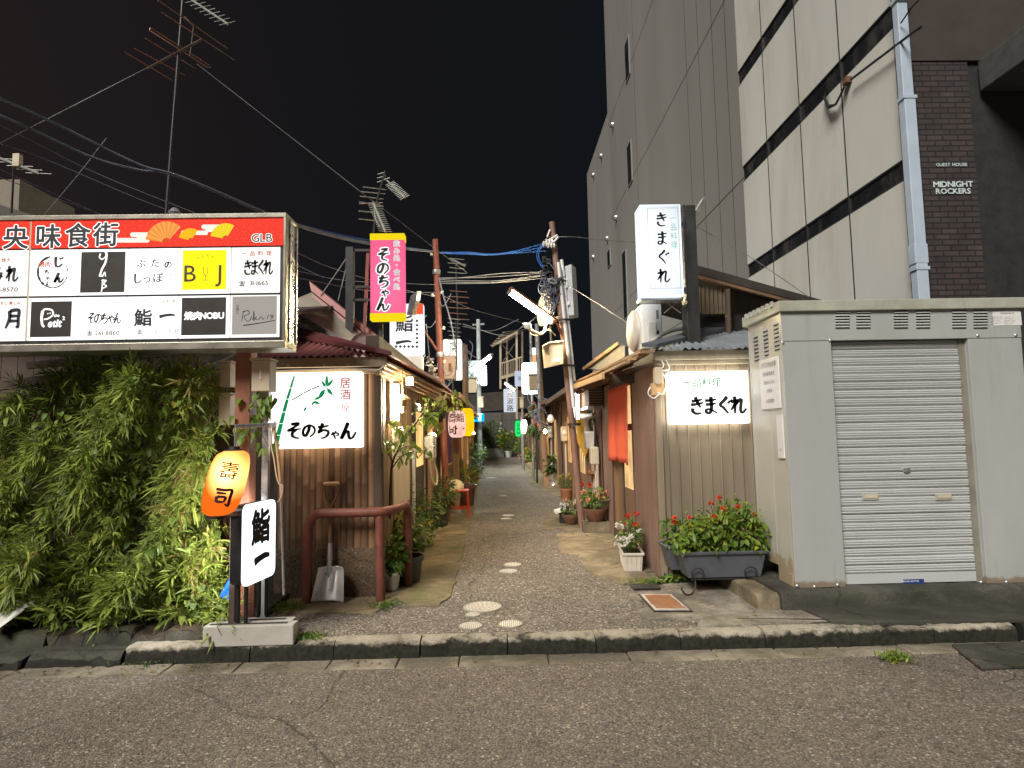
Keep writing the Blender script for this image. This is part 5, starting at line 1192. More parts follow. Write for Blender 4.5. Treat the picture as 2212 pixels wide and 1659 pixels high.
# rin B: white brush letters on a dark film
def wline(mb, pts, w0, d=.004):
    c = smooth_path([V((*p, 0)) for p in pts], 5)
    for i in range(len(c) - 1):
        dd_ = (c[i + 1] - c[i]); 
        if dd_.length < 1e-6: continue
        n_ = V((-dd_.y, dd_.x, 0)).normalized(); wa = w0 * (1 - .3 * i / len(c)) / 2; e_ = dd_.normalized() * .4
        mb.quad(*[bp(q.x, q.y, d) for q in (c[i] + n_ * wa - e_, c[i] - n_ * wa - e_, c[i + 1] - n_ * wa + e_, c[i + 1] + n_ * wa + e_)])
mb = MB()
wline(mb, [(225, 540), (230, 548), (228, 566), (220, 582), (215, 597)], 5); wline(mb, [(217, 548), (215, 556), (221, 560), (228, 554)], 3)
wline(mb, [(217, 591), (221, 597), (226, 588), (228, 597)], 3); wline(mb, [(222, 604), (221, 618), (219, 630)], 3.2); wline(mb, [(220, 606), (229, 606), (224, 613), (230, 618), (222, 623)], 2.8)
mb.build('white_brush_lettering', E_wl, t)
w1([('ぶ', 305, 569, 21, {}), ('た', 335, 568, 21, {}), ('の', 363, 572, 18, dict(brush=.13)), ('し', 297, 602, 24, dict(brush=.12)), ('っ', 317, 602, 22, {}), ('ぽ', 341, 600, 23, {})])
mb = MB()                                                       # two little line drawn piglets
for k in (0, 1):
    u = 364 + 11 * k; mb.bar(bp(u, 604), bp(u - 1, 615), .001, .003); mb.bar(bp(u + 5, 604), bp(u + 6, 615), .001, .003); mb.bar(bp(u - 1, 594), bp(u + 6, 594), .001, .003); mb.bar(bp(u - 1, 594), bp(u - 1, 605), .001, .002); mb.bar(bp(u + 6, 594), bp(u + 6, 605), .001, .002); mb.bar(bp(u, 590), bp(u + 1, 594), .001, .003); mb.bar(bp(u + 5, 590), bp(u + 4, 594), .001, .003)
mb.build('line_drawing', M_gr2, t)
M_brn = surf('brown_print', (.05, .022, .005), .6)
w1([('B', 413, 589, 52, dict(bold=-.01)), ('J', 474, 588, 52, dict(bold=-.01))], M_brn)
mb = MB(); wline(mb, [(440, 577), (440, 590), (444, 595), (448, 590), (448, 577)], 1.6); wline(mb, [(444, 596), (444, 604)], 1.5); wline(mb, [(439, 605), (449, 605)], 1.5)
for u, v in ((427, 556), (436, 552), (448, 551), (458, 554)): wline(mb, [(u, v), (u + 2, v + 2)], 2)
mb.build('glass_drawing', surf('ochre_print', (.35, .22, .01), .6), t)
w1([('一品料理', 557, 547, 12, dict(gap=1.5))], M_red2); w1([('きまぐれ', 553, 578, 36, dict(brush=.13, gap=.62, sx_=.66))]); w1([('☎', 523, 612, 12, {}), ('31-1665', 560, 611, 13.5, dict(sx_=1.15))], M_gr2)
# lower row
mb = MB(); wline(mb, [(92, 672), (90, 685), (91, 700), (95, 706)], 6); wline(mb, [(90, 676), (97, 668), (112, 670), (114, 680), (104, 688), (95, 690)], 4); 
for u, v in ((103, 677), (108, 676)): wline(mb, [(u, v), (u + 1, v + 1)], 3)
mb.build('white_brush_lettering', E_wl, t); w1([('etit', 120, 697, 24, dict(bold=.02, slant=.15, sx_=.8)), ('the', 123, 681, 9, dict(bold=.01, slant=.15)), ('2', 138, 687, 11, dict(bold=.01))], E_wl)
w1([('そのちゃん', 223, 688, 26, dict(brush=.1, gap=.72, sx_=.74))]); w1([('☎', 194, 719, 11, {}), ('261-8860', 232, 719, 13, dict(sx_=1.12))], M_gr2)
w1([('鮨', 309, 686, 39, dict(bold=.012)), ('一', 361, 682, 38, dict(brush=.17))], M_navy); w1([('☎', 302, 716, 11, {}), ('2', 337, 716, 12, {}), ('5', 367, 715, 12, {}), ('17', 383, 715, 12, {})], surf('pale_grey_print', (.28, .26, .24), .6)); w1([('一品料理', 360, 651, 9, dict(gap=1.1))], surf('faint_print', (.50, .45, .42), .6))
w1([('焼肉', 417, 682, 19, dict(bold=.028)), ('NOBU', 459, 681, 19, dict(bold=.022, sx_=.98))], E_wl)
mb = MB(); wline(mb, [(526, 672), (524, 684), (522, 694)], 1.8); wline(mb, [(524, 674), (536, 671), (538, 678), (527, 684), (535, 694), (541, 690)], 1.8); wline(mb, [(541, 691), (544, 683)], 1.6); wline(mb, [(545, 690), (549, 684), (548, 672), (548, 692), (554, 685), (549, 688), (558, 691)], 1.6); wline(mb, [(559, 690), (564, 684), (568, 690), (571, 687)], 1.6)
wline(mb, [(526, 703), (555, 699), (594, 692)], 2.6); wline(mb, [(580, 680), (577, 690)], 1.5); wline(mb, [(583, 682), (590, 684), (585, 690)], 1.5)
mb.build('script_lettering', M_ink, t); w1([('お酒と', 513, 668, 7.5, dict(vertical=True, gap=.95)), ('飯', 588, 683, 8, {})], M_gr2)
# ================================================================ bamboo hedge
t = thing('bamboo_hedge', 'big unkempt bamboo hedge overgrown with heart leaved vine, under the shop directory board', 'hedge', (-3.1, 4.95, .15))
TOP = [(-60, 880), (0, 868), (55, 838), (100, 850), (128, 800), (150, 782), (190, 766), (250, 762), (300, 790), (345, 800), (400, 790), (450, 792), (478, 815), (492, 850)]
RGT = [(850, 492), (900, 474), (960, 462), (1030, 452), (1100, 480), (1160, 500), (1230, 512), (1290, 505), (1340, 515)]
def top_v(u): return np.interp(u, [p[0] for p in TOP], [p[1] for p in TOP])
def right_u(v): return np.interp(v, [p[0] for p in RGT], [p[1] for p in RGT])
def hedge_pt(deep):
    while True:
        u = random.uniform(-60, 515); v = random.uniform(755, 1352)
        if v < top_v(u) + random.uniform(-6, 14) or u > right_u(v) + random.uniform(-12, 4): continue
        lump = .16 * math.sin(u * .021 + 1.3) * math.sin(v * .017) + .10 * math.sin(u * .05 + v * .03)
        base = 4.89 - .15 * max(0, (v - 1180) / 170) ** 1.2 - lump
        edge = min(1, (v - top_v(u)) / 45, max(0, right_u(v) - u) / 30)
        return u, v, base + .22 * (1 - max(0, edge)) ** 2 + abs(random.gauss(0, .09)) + deep
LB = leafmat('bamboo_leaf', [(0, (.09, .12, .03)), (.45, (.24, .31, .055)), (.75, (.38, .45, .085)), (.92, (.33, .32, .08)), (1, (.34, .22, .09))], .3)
pos = []; dr = []; Ls = []; Ws = []; va = []
def gap_at(u, v): return math.sin(u * .034 + 1.1 * math.sin(v * .013)) + math.sin(v * .030 + 1.4 * math.sin(u * .019) + 2) + .6 * math.sin((u + v) * .055)
n_ = 0
while n_ < 3300:
    u, v, Y = hedge_pt(0); g = gap_at(u, v)
    if g < -.55 and random.random() < .72: continue                  # hollows where only the dark inside shows
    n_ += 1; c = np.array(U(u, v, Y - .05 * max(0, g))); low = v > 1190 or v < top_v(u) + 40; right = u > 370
    c[2] = max(c[2], .2)
    w = np.array([random.gauss(.05, .65), -random.uniform(.25, 1.), random.gauss(.45 if low else -.05, .55)]); w /= np.linalg.norm(w)
    s_ = np.cross(w, rng.normal(size=3)); s_ /= np.linalg.norm(s_); tl = random.uniform(.06, .15); k = random.randint(5, 9)
    tone = min(1, random.random() ** 1.25 * .72 + (.26 if right else 0) + .05 * g + (.3 if random.random() < .035 else 0)); sz = random.choice((.7, .9, 1., 1.2, 1.45)) * (1.12 if low else 1)  # glow at the right and shade in hollows put into the leaf tone
    for i in range(k):
        f = (i + 1) / k; sd = 1 if i % 2 else -1; a = random.uniform(.45, 1.15) * (1 - .5 * f)
        d = w * math.cos(a) + s_ * (sd * math.sin(a)) + np.array([0, -.08, -.04]) + rng.normal(size=3) * .16
        if i == k - 1: d = w + rng.normal(size=3) * .1
        pos.append(c + w * tl * f); dr.append(d); Ls.append(random.uniform(.065, .108) * sz); Ws.append(random.uniform(.008, .0135) * sz); va.append(min(1, max(0, tone + random.uniform(-.08, .14))))
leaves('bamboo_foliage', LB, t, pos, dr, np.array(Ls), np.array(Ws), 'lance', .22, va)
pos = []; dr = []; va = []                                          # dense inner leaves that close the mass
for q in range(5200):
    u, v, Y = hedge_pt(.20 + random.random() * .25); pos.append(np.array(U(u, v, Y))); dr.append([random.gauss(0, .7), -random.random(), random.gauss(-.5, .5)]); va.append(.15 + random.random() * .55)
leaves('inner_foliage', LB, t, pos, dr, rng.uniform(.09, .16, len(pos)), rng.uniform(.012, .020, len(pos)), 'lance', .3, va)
LV = leafmat('vine_leaf', [(0, (.10, .18, .03)), (.6, (.18, .28, .04)), (1, (.34, .34, .06))], .35)
pos = []; dr = []; va = []
for q in range(560):
    u, v, Y = hedge_pt(0)
    if random.random() < .5 and not (300 < u or v < 850 or 930 < v < 1120): continue
    pos.append(np.array(U(u, v, Y - .07))); dr.append([random.gauss(0, .35), -.35, -1]); va.append(random.random())
leaves('vine_foliage', LV, t, pos, dr, rng.uniform(.04, .085, len(pos)), rng.uniform(.032, .06, len(pos)), 'heart', .1, va)
mb = MB()
for k in range(46):
    u = random.uniform(-30, 490); a = U(u, 1320, 5.1); b = U(u + random.gauss(0, 25), top_v(u) + random.uniform(10, 60), 5.1 + random.uniform(0, .15)); m_ = (a + b) / 2 + V((random.gauss(0, .08), -.06, 0))
    mb.tube(smooth_path([a, m_, b], 4), .006, 5)
for k in range(9):
    u, v, Y = hedge_pt(-.06); a = U(u, v, Y); mb.tube(smooth_path([a, a + V((.06, -.02, -.1)), a + V((-.02, -.02, -.22)), a + V((.05, .0, -.33))], 4), .003, 4)
mb.build('cane', surf('bamboo_cane', (.16, .13, .05), .5, 0, .3), t)
# vine climbing the lantern pole
t = thing('climbing_vine', 'green vine climbing the thin steel pole beside the beige meter box', 'vine', U(575, 900, 4.9))
pos = []; dr = []
for k in range(46):
    u, v = random.choice([(545, 860), (560, 875), (575, 890), (520, 905), (550, 910), (582, 870), (535, 1000 - 70), (575, 960)]); pos.append(np.array(U(u + random.gauss(0, 10), v + random.gauss(0, 11), 4.85 + random.gauss(0, .04)))); dr.append([random.gauss(0, .5), -.3, -1])
leaves('foliage', LV, t, pos, dr, rng.uniform(.05, .085, len(pos)), rng.uniform(.036, .06, len(pos)), 'heart', .1, rng.random(len(pos)) * .7)
mb = MB(); mb.tube(smooth_path([U(u, v, 4.88) for u, v in ((520, 905), (545, 880), (575, 885), (560, 920), (580, 965))]), .004, 5); mb.build('stem', M_woodb, t)
# ================================================================ antennas and overhead cables
def yagi(mb, c, boom, elem, L_, n, l0, l1, r=.006):
    boom, elem = V(boom).normalized(), V(elem).normalized(); mb.tube([c - boom * L_ / 2, c + boom * L_ / 2], r * 1.5, 6)
    for i in range(n):
        f = i / (n - 1); p = c + boom * (L_ * (f - .5) * .97); l = l0 + (l1 - l0) * f; mb.tube([p - elem * l / 2, p + elem * l / 2], r * .8, 5)
YA = 6.6
t = thing('tv_antenna', 'large rusty rod television antenna on a leaning mast above the shop directory board', 'antenna', U(358, 465, YA))
mb = MB(); mb.tube([U(352, 560, YA), U(369, 330, YA), U(395, 0, YA), U(402, -60, YA)], .018, 8); mb.build('mast', M_dark, t, smooth=60)
mb = MB()
def rod(a, b, Y0_=YA, Y1_=None, r=.007): mb.tube([U(*a, Y0_), U(*b, Y1_ or Y0_)], r, 5)
def seg(x0, y0, x1, y1, dy=0., r=.0065):
    k = .8848 / 2.458; rod((x0 * k, y0 * k), (x1 * k, y1 * k), YA - dy, YA + dy, r)
seg(945, 0, 1365, 292, .3); seg(970, 75, 1408, 362, .3); seg(872, 230, 1175, 413, .22); seg(805, 290, 1107, 452, .2); seg(750, 314, 1035, 484, .2)
k_ = .8848 / 2.458
lp = [(905, 168), (1255, 392), (1262, 405), (1245, 405), (898, 182), (900, 170), (905, 168)]
mb.tube([U(a * k_, b * k_, YA - .25 + .5 * (a - 898) / 364) for a, b in lp], .0065, 5)
mb.build('element', M_elem, t, smooth=60)
mb = MB(); seg(885, 412, 1215, 235, -.2, .014); seg(1165, 150, 1140, 345, 0, .01); seg(1160, 155, 1105, 100, 0, .008); mb.build('boom', M_woodd, t)
mb = MB(); a, b = U(408, -4, YA), U(492, 52, YA - .3); mb.tube([a, b], .012, 6)
for i in range(8):
    p = a.lerp(b, .12 + .86 * i / 7); mb.tube([p + V((-.07, -.03, -.04)), p + V((.07, .03, .045))], .004, 5)
mb.build('upper_antenna', M_antal, t)
mb = MB(); mb.lathe(U(378, 460, YA), [(.05, -.04), (.07, 0), (.03, .05)], 10); mb.build('cable_coil', M_wire, t)
t = thing('small_antenna', 'pale rod antenna with a yellow box, at the far left above the house gable', 'antenna', U(30, 360, 9.5))
mb = MB(); a, b = U(-10, 338, 9.4), U(83, 424 - 50, 9.4); mb.tube([a, b], .02, 6)
for i in range(5): p = a.lerp(b, .1 + .88 * i / 4); mb.tube([p + V((-.18, 0, 0)), p + V((.18, .05, .0))], .008, 5)
mb.build('boom', M_antal, t); mb = MB(); mb.obox(U(38, 347, 9.4), (.10, .08, .2)); mb.build('junction_box', M_beige, t); mb = MB(); mb.tube([U(30, 358, 9.42), U(25, 460, 9.42)], .015, 6); mb.build('mast', M_dark, t)
def cable(pts, Ys, r, mat, label, grp=None, name='overhead_cable'):
    P = [U(u, v, y) for (u, v), y in zip(pts, Ys)]; mb = MB(); mb.tube(smooth_path(P, 8), r, 6); return tag(mb.build(name, mat, smooth=60), label, 'cable', grp)
YPL, YPR = 10.4, 9.4
cable([(-40, 330), (321, 145)], [6.4, 6.55], .0035, M_wire, 'thin guy wire from the large antenna down to the left', None, 'guy_wire')
cable([(425, 138), (560, 243), (780, 415)], [6.6, 6.8, 7.1], .0035, M_wire, 'thin guy wire from the large antenna down towards the pink sign', None, 'guy_wire')
cable([(780, 415), (1010, 590)], [7.1, 10], .003, M_wire, 'thin wire running down behind the pink sign to the red pole', None, 'guy_wire')
cable([(230, 298), (168, 378), (95, 465)], [7.4, 7.5, 7.6], .004, M_wire, 'short slanting guy wire at the left above the house gable', None, 'guy_wire')
cab1 = 'thick dark cable of the bundle sweeping from the upper left down to the red pole'
for k, (pts, r) in enumerate([([(-30, 200), (105, 260), (300, 355), (400, 385), (640, 484), (800, 525), (938, 543)], .011), ([(-30, 236), (70, 280), (200, 340), (300, 367), (390, 384), (640, 488), (800, 528), (938, 545)], .011)]):
    cable(pts, [5.2, 5.6, 6.2, 6.5, 7.6, 9, YPL], .013, M_cable, cab1, 'cable bundle from the upper left') if len(pts) == 7 else cable(pts, [5.2, 5.5, 5.9, 6.2, 6.5, 7.6, 9, YPL], .013, M_cable, cab1, 'cable bundle from the upper left')
for k in range(3):
    cable([(630, 481 + 3 * k), (760, 512 + 2 * k), (938, 543 + k), (1010, 545 + 2 * k), (1060, 549 + k), (1110, 543 + 2 * k), (1182, 524 + 9 * k)], [7.6, 8.8, YPL, 10.2, 10, 9.8, YPR], .0085, M_blue, 'blue cable strung between the red pole and the leaning pole', 'blue cables')
thin = 'thin dark wire strung across the night sky over the left roofs'
for a in ([(-30, 255), (70, 305), (210, 375), (420, 460), (620, 540)], [(-30, 300), (100, 345), (300, 430), (480, 500), (700, 600)], [(-30, 352), (120, 420), (260, 480), (400, 520)], [(-30, 372), (140, 435), (330, 505)], [(640, 545), (720, 580), (870, 625), (938, 640)], [(640, 585), (760, 607), (940, 615)], [(640, 600), (800, 628), (940, 632)]):
    cable(a, np.linspace(6.2, 9.8 if a[-1][0] > 800 else 8, len(a)), .0045, M_cable, thin, 'thin wires over the left roofs')
mid = 'thin grey wire strung across the alley between the two front poles'
for v0, v1, vm in ((600, 607, 594), (604, 610, 603), (608, 612, 606), (603, 605, 588), (612, 618, 607)):
    cable([(945, v0), (1010, (v0 + vm) / 2 + 3), (1080, vm + 3), (1185, v1 - 18)], [YPL, 10.1, 9.8, YPR], .006, M_wire, mid, 'wires across the alley')
cable([(1185, 512), (1240, 512), (1300, 518), (1392, 525)], [YPR, 9.5, 11, 20], .006, M_wire, 'thin wire from the top of the leaning pole to the grey building')
cable([(1215, 610), (1290, 655), (1420, 740)], [YPR, 8, 6.6], .005, M_wire, 'thin wire running from the leaning pole down to the right hut')
cable([(1505, 490), (1620, 555), (1745, 640)], [6.6, 6.7, 6.9], .004, M_wire, 'thin wire slanting down over the dark lean-to roof')
cable([(1395, 452), (1450, 448), (1515, 441)], [6.3, 6.35, 6.4], .003, M_wire, 'thin wire along the top of the tall white sign')
cable([(1000, 700), (1085, 725), (1130, 705), (1190, 660)], [18, 17, 15, YPR], .009, M_wire, 'drooping wire far up the alley behind the fluorescent lamp')
cable([(1000, 705), (1060, 715), (1120, 690)], [19, 18, 14], .008, M_wire, 'second drooping wire far up the alley behind the fluorescent lamp')
cable([(960, 640), (1020, 668), (1100, 690), (1165, 705)], [10.6, 12, 14, 17], .005, M_wire, 'thin wire slanting over the alley below the blue cables')
for pts, r, lab in (([(1990, 58), (1962, 78), (1925, 106), (1880, 140), (1838, 172)], .022, 'black cable running along the white cladding to the cable clamp'), ([(1985, 0), (1968, 18), (1946, 50)], .012, 'thin black cable crossing the pale blue drain pipe near the top')):
    mb = MB(); mb.tube(smooth_path([UX(u, v, 6.36) for u, v in pts], 8), r, 6); tag(mb.build('overhead_cable', M_blk, smooth=60), lab, 'cable')
# ================================================================ huts along the alley
def row_hut(side, y0, y1, label, wallm, kind, ze, roofm, over=.32, doors=(), wx=None, name='alley_hut', slope=.5):
    s = side; X = wx; t = thing(name, label, 'hut', (X + s * .8, (y0 + y1) / 2, .1))
    mb = MB()
    if kind == 'corr': mb.corr((X, y0, .1), (0, y1 - y0, 0), (0, 0, ze - .1), .066, .012, (-s, 0, 0), sub=6, trap=True)
    else:
        y = y0
        while y < y1: w_ = random.uniform(.10, .18); mb.box(min(X, X - s * .012), max(X, X - s * .012), y, min(y + w_ - .005, y1), .1, ze); y += w_
    mb.build('side_wall', wallm, t)
    a, b = sorted((X + s * .02, X + s * 2.6)); mb = MB(); mb.box(a, b, y0, y1, .1, ze); mb.build('body', M_woodd, t)
    mb = MB(); mb.prism([(X - s * over, y0 - .05, ze - .06), (X - s * over, y1 + .05, ze - .06), (X + s * 2.6, y1 + .05, ze + slope), (X + s * 2.6, y0 - .05, ze + slope)], (0, 0, .035)); mb.build('roof', roofm, t)
    for k in range(int((y1 - y0) / .9)):
        y = y0 + .1 + k * .9; mb = MB(); mb.bar((X - s * (over - .04), y, ze - .085), (X + s * .02, y, ze - .02), .04, .05); mb.build('rafter', M_woodb, t)
    mb = MB(); mb.bar((X - s * over, y0 - .05, ze - .05), (X - s * over, y1 + .05, ze - .05), .03, .09); mb.build('eave_board', M_woodl if s < 0 else M_woodb, t)
    for (a, w_, pane, z0, z1) in doors:
        q = sorted((X - s * .013, X - s * .05)); mb = MB(); mb.box(q[0], q[1], a, a + .06, .12, 1.98); mb.box(q[0], q[1], a + w_ - .06, a + w_, .12, 1.98); mb.box(q[0], q[1], a + .06, a + w_ - .06, 1.9, 1.98)
        mb.box(q[0] + .004, q[1] - .006, a + .06, a + w_ - .06, .12, z0); d = mb.build('door', M_woodb, t)
        q = sorted((X - s * .016, X - s * .03)); mb = MB(); mb.box(q[0], q[1], a + .06, a + w_ - .06, z0, z1); mb.build('pane', pane, d)
        mb = MB(); q = sorted((X - s * .032, X - s * .042))
        for k in range(1, 3): mb.box(q[0], q[1], a + .06 + (w_ - .12) * k / 3 - .01, a + .06 + (w_ - .12) * k / 3 + .01, z0, z1)
        mb.build('lattice', M_woodd, d)
    return t
M_brn2 = surf('chocolate_sheet', (.13, .075, .055), .55, .2, .2, 4, None, 0, .1)
M_boardg = surf('grey_brown_boards', (.14, .10, .075), .7, 0, .3, 4, (.04, .03, .025), .5, .4, 80, None, .4, (1, 1, .12))
row_hut(-1, 10.9, 17.3, 'sushi hut with a timber porch, left side of alley behind the red pole', M_boardg, 'board', 2.3, M_roof, .45, [(11.5, .9, E_amber, .7, 1.9), (13.2, 1.1, E_amberdim, .9, 1.9), (15.3, .9, E_amber, .8, 1.9)], -1.15)
row_hut(-1, 17.5, 26, 'brown boarded hut on the left of alley, beyond the yellow lantern', M_sidew, 'board', 2.35, M_darkred, .35, [(18.5, 1., E_amberdim, .8, 1.9), (21, 1.1, E_amber, .8, 1.9), (24, 1., E_amberdim, .9, 1.9)], -1.2)
row_hut(-1, 26.2, 39.2, 'farthest hut on the left of alley, beside the pale blue pole', M_boardg, 'board', 2.3, M_roof, .3, [(28, 1., E_amberdim, .8, 1.9), (32, 1., E_amber, .8, 1.9)], -1.28)
row_hut(1, 9.35, 15.2, 'brown corrugated hut on the right of alley, with gas meter and pipes', M_brnst, 'corr', 2.34, M_roof, .40, [(10.9, .9, E_amber, .8, 1.9), (12.9, .9, E_amberdim, .9, 1.9)], 1.56)
row_hut(1, 15.4, 24, 'chocolate brown hut on the right of alley, behind the second timber pole', M_brn2, 'corr', 2.4, M_roof, .40, [(16.3, .9, E_amber, .8, 1.9), (19.0, 1., E_amberdim, .8, 1.9), (21.8, 1, E_amber, .9, 1.9)], 1.56)
row_hut(1, 24.2, 39.2, 'farthest hut on the right of alley, by the green lantern', M_boardg, 'board', 2.35, M_darkred, .38, [(26, 1., E_amber, .8, 1.9), (31, 1., E_amberdim, .8, 1.9)], 1.5)
# ---------------------------------------------------------------- end of the alley
t = thing('end_fence', 'tall dark board fence closing the far end of alley', 'fence', (0, 39.6, .1))
mb = MB()
for k in range(11): mb.box(-1.32, 1.6, 39.6 + random.uniform(-.01, .01), 39.64, .12 + k * .255, .12 + k * .255 + .248)
mb.build('board', surf('dark_fence_boards', (.075, .07, .062), .7, 0, .3, 2), t)
for x in (-1.3, .1, 1.0): mb = MB(); mb.box(x, x + .07, 39.54, 39.6, .1, 2.95); mb.build('post', M_woodd, t)
t = thing('far_house', 'dark tiled roof house rising above the far board fence', 'house', (-.5, 43, 0))
mb = MB(); mb.box(-2.5, 2.2, 42, 46, 0, 3.0); mb.build('wall', M_plast, t)
mb = MB(); mb.prism([(-2.4, 41.4, 3.0), (2.4, 41.4, 3.25), (2.4, 44, 4.6), (-2.4, 44, 4.3)], (0, 0, .1)); mb.build('roof', M_roof, t)
YT = 30
t = thing('drying_platform', 'wooden roofed drying platform on tall posts at the far end of alley', 'platform', (.6, YT, .1))
M_plat = surf('bleached_timber', (.34, .27, .19), .7, 0, .25, 3)
for u, v0, v1, y in ((1081, 734, 840, YT), (1116, 716, 905, YT), (1128, 716, 985, YT + 1.5), (1095, 724, 840, YT + 1.6)):
    mb = MB(); mb.bar(U(u, v0, y), (U(u, v1, y).x, y, U(u, v1, y).z), .1, .1, up=(0, 1, 0)); mb.build('post', M_plat, t)
for k in range(7):
    f = k / 6; mb = MB(); mb.bar(U(1062 + 26 * f, 746 - 28 * f, YT - .3), U(1096 + 38 * f, 738 - 26 * f, YT + 1.8), .14, .03); mb.build('roof_slat', M_plat, t)
mb = MB(); mb.bar(U(1062, 748, YT - .2), U(1118, 716, YT - .2), .08, .1); mb.build('roof_beam', M_plat, t)
mb = MB(); mb.bar(U(1080, 817, YT), U(1130, 803, YT), .12, .14); mb.build('floor_beam', M_plat, t)
mb = MB(); mb.bar(U(1080, 786, YT), U(1130, 770, YT), .06, .06)
for k in range(12): u = 1082 + 4 * k; mb.bar(U(u, 785 - 1.3 * k, YT + .02), U(u, 815 - 1.2 * k, YT + .02), .025, .035, up=(0, 1, 0))
mb.build('railing', M_plat, t)
mb = MB(); mb.bar(U(1083, 742, YT + .1), U(1114, 780, YT + .1), .05, .05); mb.bar(U(1112, 742, YT + .1), U(1086, 782, YT + .1), .05, .05); mb.build('brace', M_woodd, t)
# ---------------------------------------------------------------- poles
def pole(name, label, u0, v0, u1, v1, Y, r, mat, r1=None, z=.1):
    b = U(u1, v1, Y); a = U(u0, v0, Y); t_ = thing(name, label, 'pole', (b.x, Y, z)); mb = MB(); mb.tube([V((b.x, Y, z)), b.lerp(a, .5), a], [r, (r + (r1 or r)) / 2, r1 or r], 12); mb.build('shaft', mat, t_, smooth=60); return t_, a, b
t, a, b = pole('utility_pole', 'rusty red steel pole on the left of alley, carrying cables', 940, 518, 966, 1122, 10.4, .062, M_pinkrust, .052)
for f in (.12, .42, .60): q = a.lerp(b, f); mb = MB(); mb.lathe(q + V((0, 0, -.04)), [(.068, 0), (.07, .04), (.068, .08)], 12); mb.build('band', M_steel, t)
mb = MB(); q = a.lerp(b, .42); mb.tube(smooth_path([q, U(900, 690, 10.3), U(888, 672, 10.3), U(884, 662, 10.3)]), .022, 7); mb.build('lamp_arm', M_pinkrust, t, smooth=60)
mb = MB(); mb.lathe(U(884, 662, 10.3), [(.02, 0), (.1, -.05), (.17, -.14)], 16, axis=(.4, -.5, .5)); mb.build('lamp_shade', M_pinkrust, t, smooth=60)
mb = MB()
for f, du in ((.06, -6), (.2, 7), (.21, -7), (.33, 7), (.45, 6)):
    q = a.lerp(b, f); p = q + V((du * .012, -.04, .02)); mb.lathe(p, [(.001, -.03), (.028, -.02), (.018, 0), (.03, .02), (.001, .035)], 10); mb.tube([q, p], .01, 5)
mb.build('insulator', M_lens, t, smooth=60)
mb = MB()
for k in range(7):
    q = a.lerp(b, random.uniform(.2, .55)); p = q + V((random.choice((-1, 1)) * random.uniform(.12, .3), -.03, -random.uniform(.05, .4))); mb.tube(smooth_path([q, (q + p) / 2 + V((0, -.05, -.15)), p, p + V((.06, 0, .12))], 4), .007, 5)
mb.tube(smooth_path([U(u, v, 10.35) for u, v in ((948, 600), (958, 640), (975, 700), (985, 760))]), .014, 5); mb.build('wire_tail', M_cable, t, smooth=60)
t, a, b = pole('leaning_pole', 'leaning weathered brown pole with pale conduits on the right of alley', 1192, 480, 1258, 1138, YPR, .055, M_polew, .045)
ofs = b - a
mb = MB(); mb.tube([a.lerp(b, .14) + V((.03, -.06, 0)), a.lerp(b, .62) + V((.045, -.06, 0))], .026, 10); mb.tube([a.lerp(b, .13) + V((.09, -.03, 0)), a.lerp(b, .55) + V((.095, -.03, 0))], .028, 10); mb.build('conduit', M_white, t, smooth=60)
mb = MB(); mb.tube([a.lerp(b, .16) + V((.06, -.085, 0)), a.lerp(b, .6) + V((.07, -.085, 0)), a.lerp(b, .66) + V((.05, -.085, 0))], .012, 6); mb.build('black_cable', M_cable, t)
for f in (.2, .33, .48, .67): q = a.lerp(b, f); mb = MB(); mb.lathe(q + V((.03, -.02, -.03)), [(.10, 0), (.10, .035)], 12); mb.build('band', M_dark, t)
mb = MB()
for u, v in ((1180, 527), (1186, 522), (1190, 530)):
    p = U(u, v, YPR - .1); mb.lathe(p, [(.001, -.06), (.045, -.05), (.03, -.015), (.05, .0), (.03, .03), (.045, .05), (.001, .06)], 12, axis=(1, .3, 0))
mb.build('insulator', M_lens, t, smooth=60)
mb = MB(); mb.tube([U(1178, 524, YPR - .06), U(1204, 508, YPR - .06)], .018, 6); mb.tube([U(1182, 512, YPR - .06), U(1188, 496, YPR - .06)], .014, 6); mb.tube([U(1192, 528, YPR - .06), U(1206, 512, YPR - .06)], .018, 6); mb.build('crossarm', M_white, t)
R_ = random.Random(5); mb = MB()
for k in range(46):
    u, v = 1188 + R_.gauss(0, 8), 560 + R_.random() ** .8 * 90; p = [U(u, v, YPR - .05 + R_.gauss(0, .06))]
    for j in range(3): p.append(U(u + R_.gauss(0, 9), v + R_.gauss(8 + 8 * j, 9), YPR + R_.gauss(-.06, .06)))
    mb.tube(smooth_path(p, 4), R_.choice((.005, .007, .010)), 5)
mb.build('wire_tangle', M_cable, t, smooth=60)
mb = MB()
for k in range(9): p = U(1186 + R_.gauss(0, 9), R_.uniform(560, 620), YPR - .1); mb.obox(p, (R_.uniform(.05, .14), .07, R_.uniform(.05, .09)), (1, 0, R_.gauss(0, .4)))
mb.build('splice_box', M_dark, t, bevel=.008)
mb = MB()
for k in range(3): p = U(1188 + 5 * k, 606 + 2 * k, YPR - .16); mb.obox(p, (.07, .05, .06), (1, 0, .2))
mb.build('terminal', M_steel, t, bevel=.005)
mb = MB()
for k in range(2): mb.tube(smooth_path([U(u + 4 * k, v, YPR - .08) for u, v in ((1172, 528), (1162, 540), (1160, 556), (1166, 570), (1172, 578))]), .01, 6)
mb.build('blue_loop', M_blue, t, smooth=60)
t = thing('control_box', 'pale grey control box fixed high on the leaning pole', 'control box', U(1228, 680, YPR))
q = [U(1209, 578, 9.5), U(1236, 569, 9.2), U(1241, 680, 9.2), U(1216, 684, 9.5)]
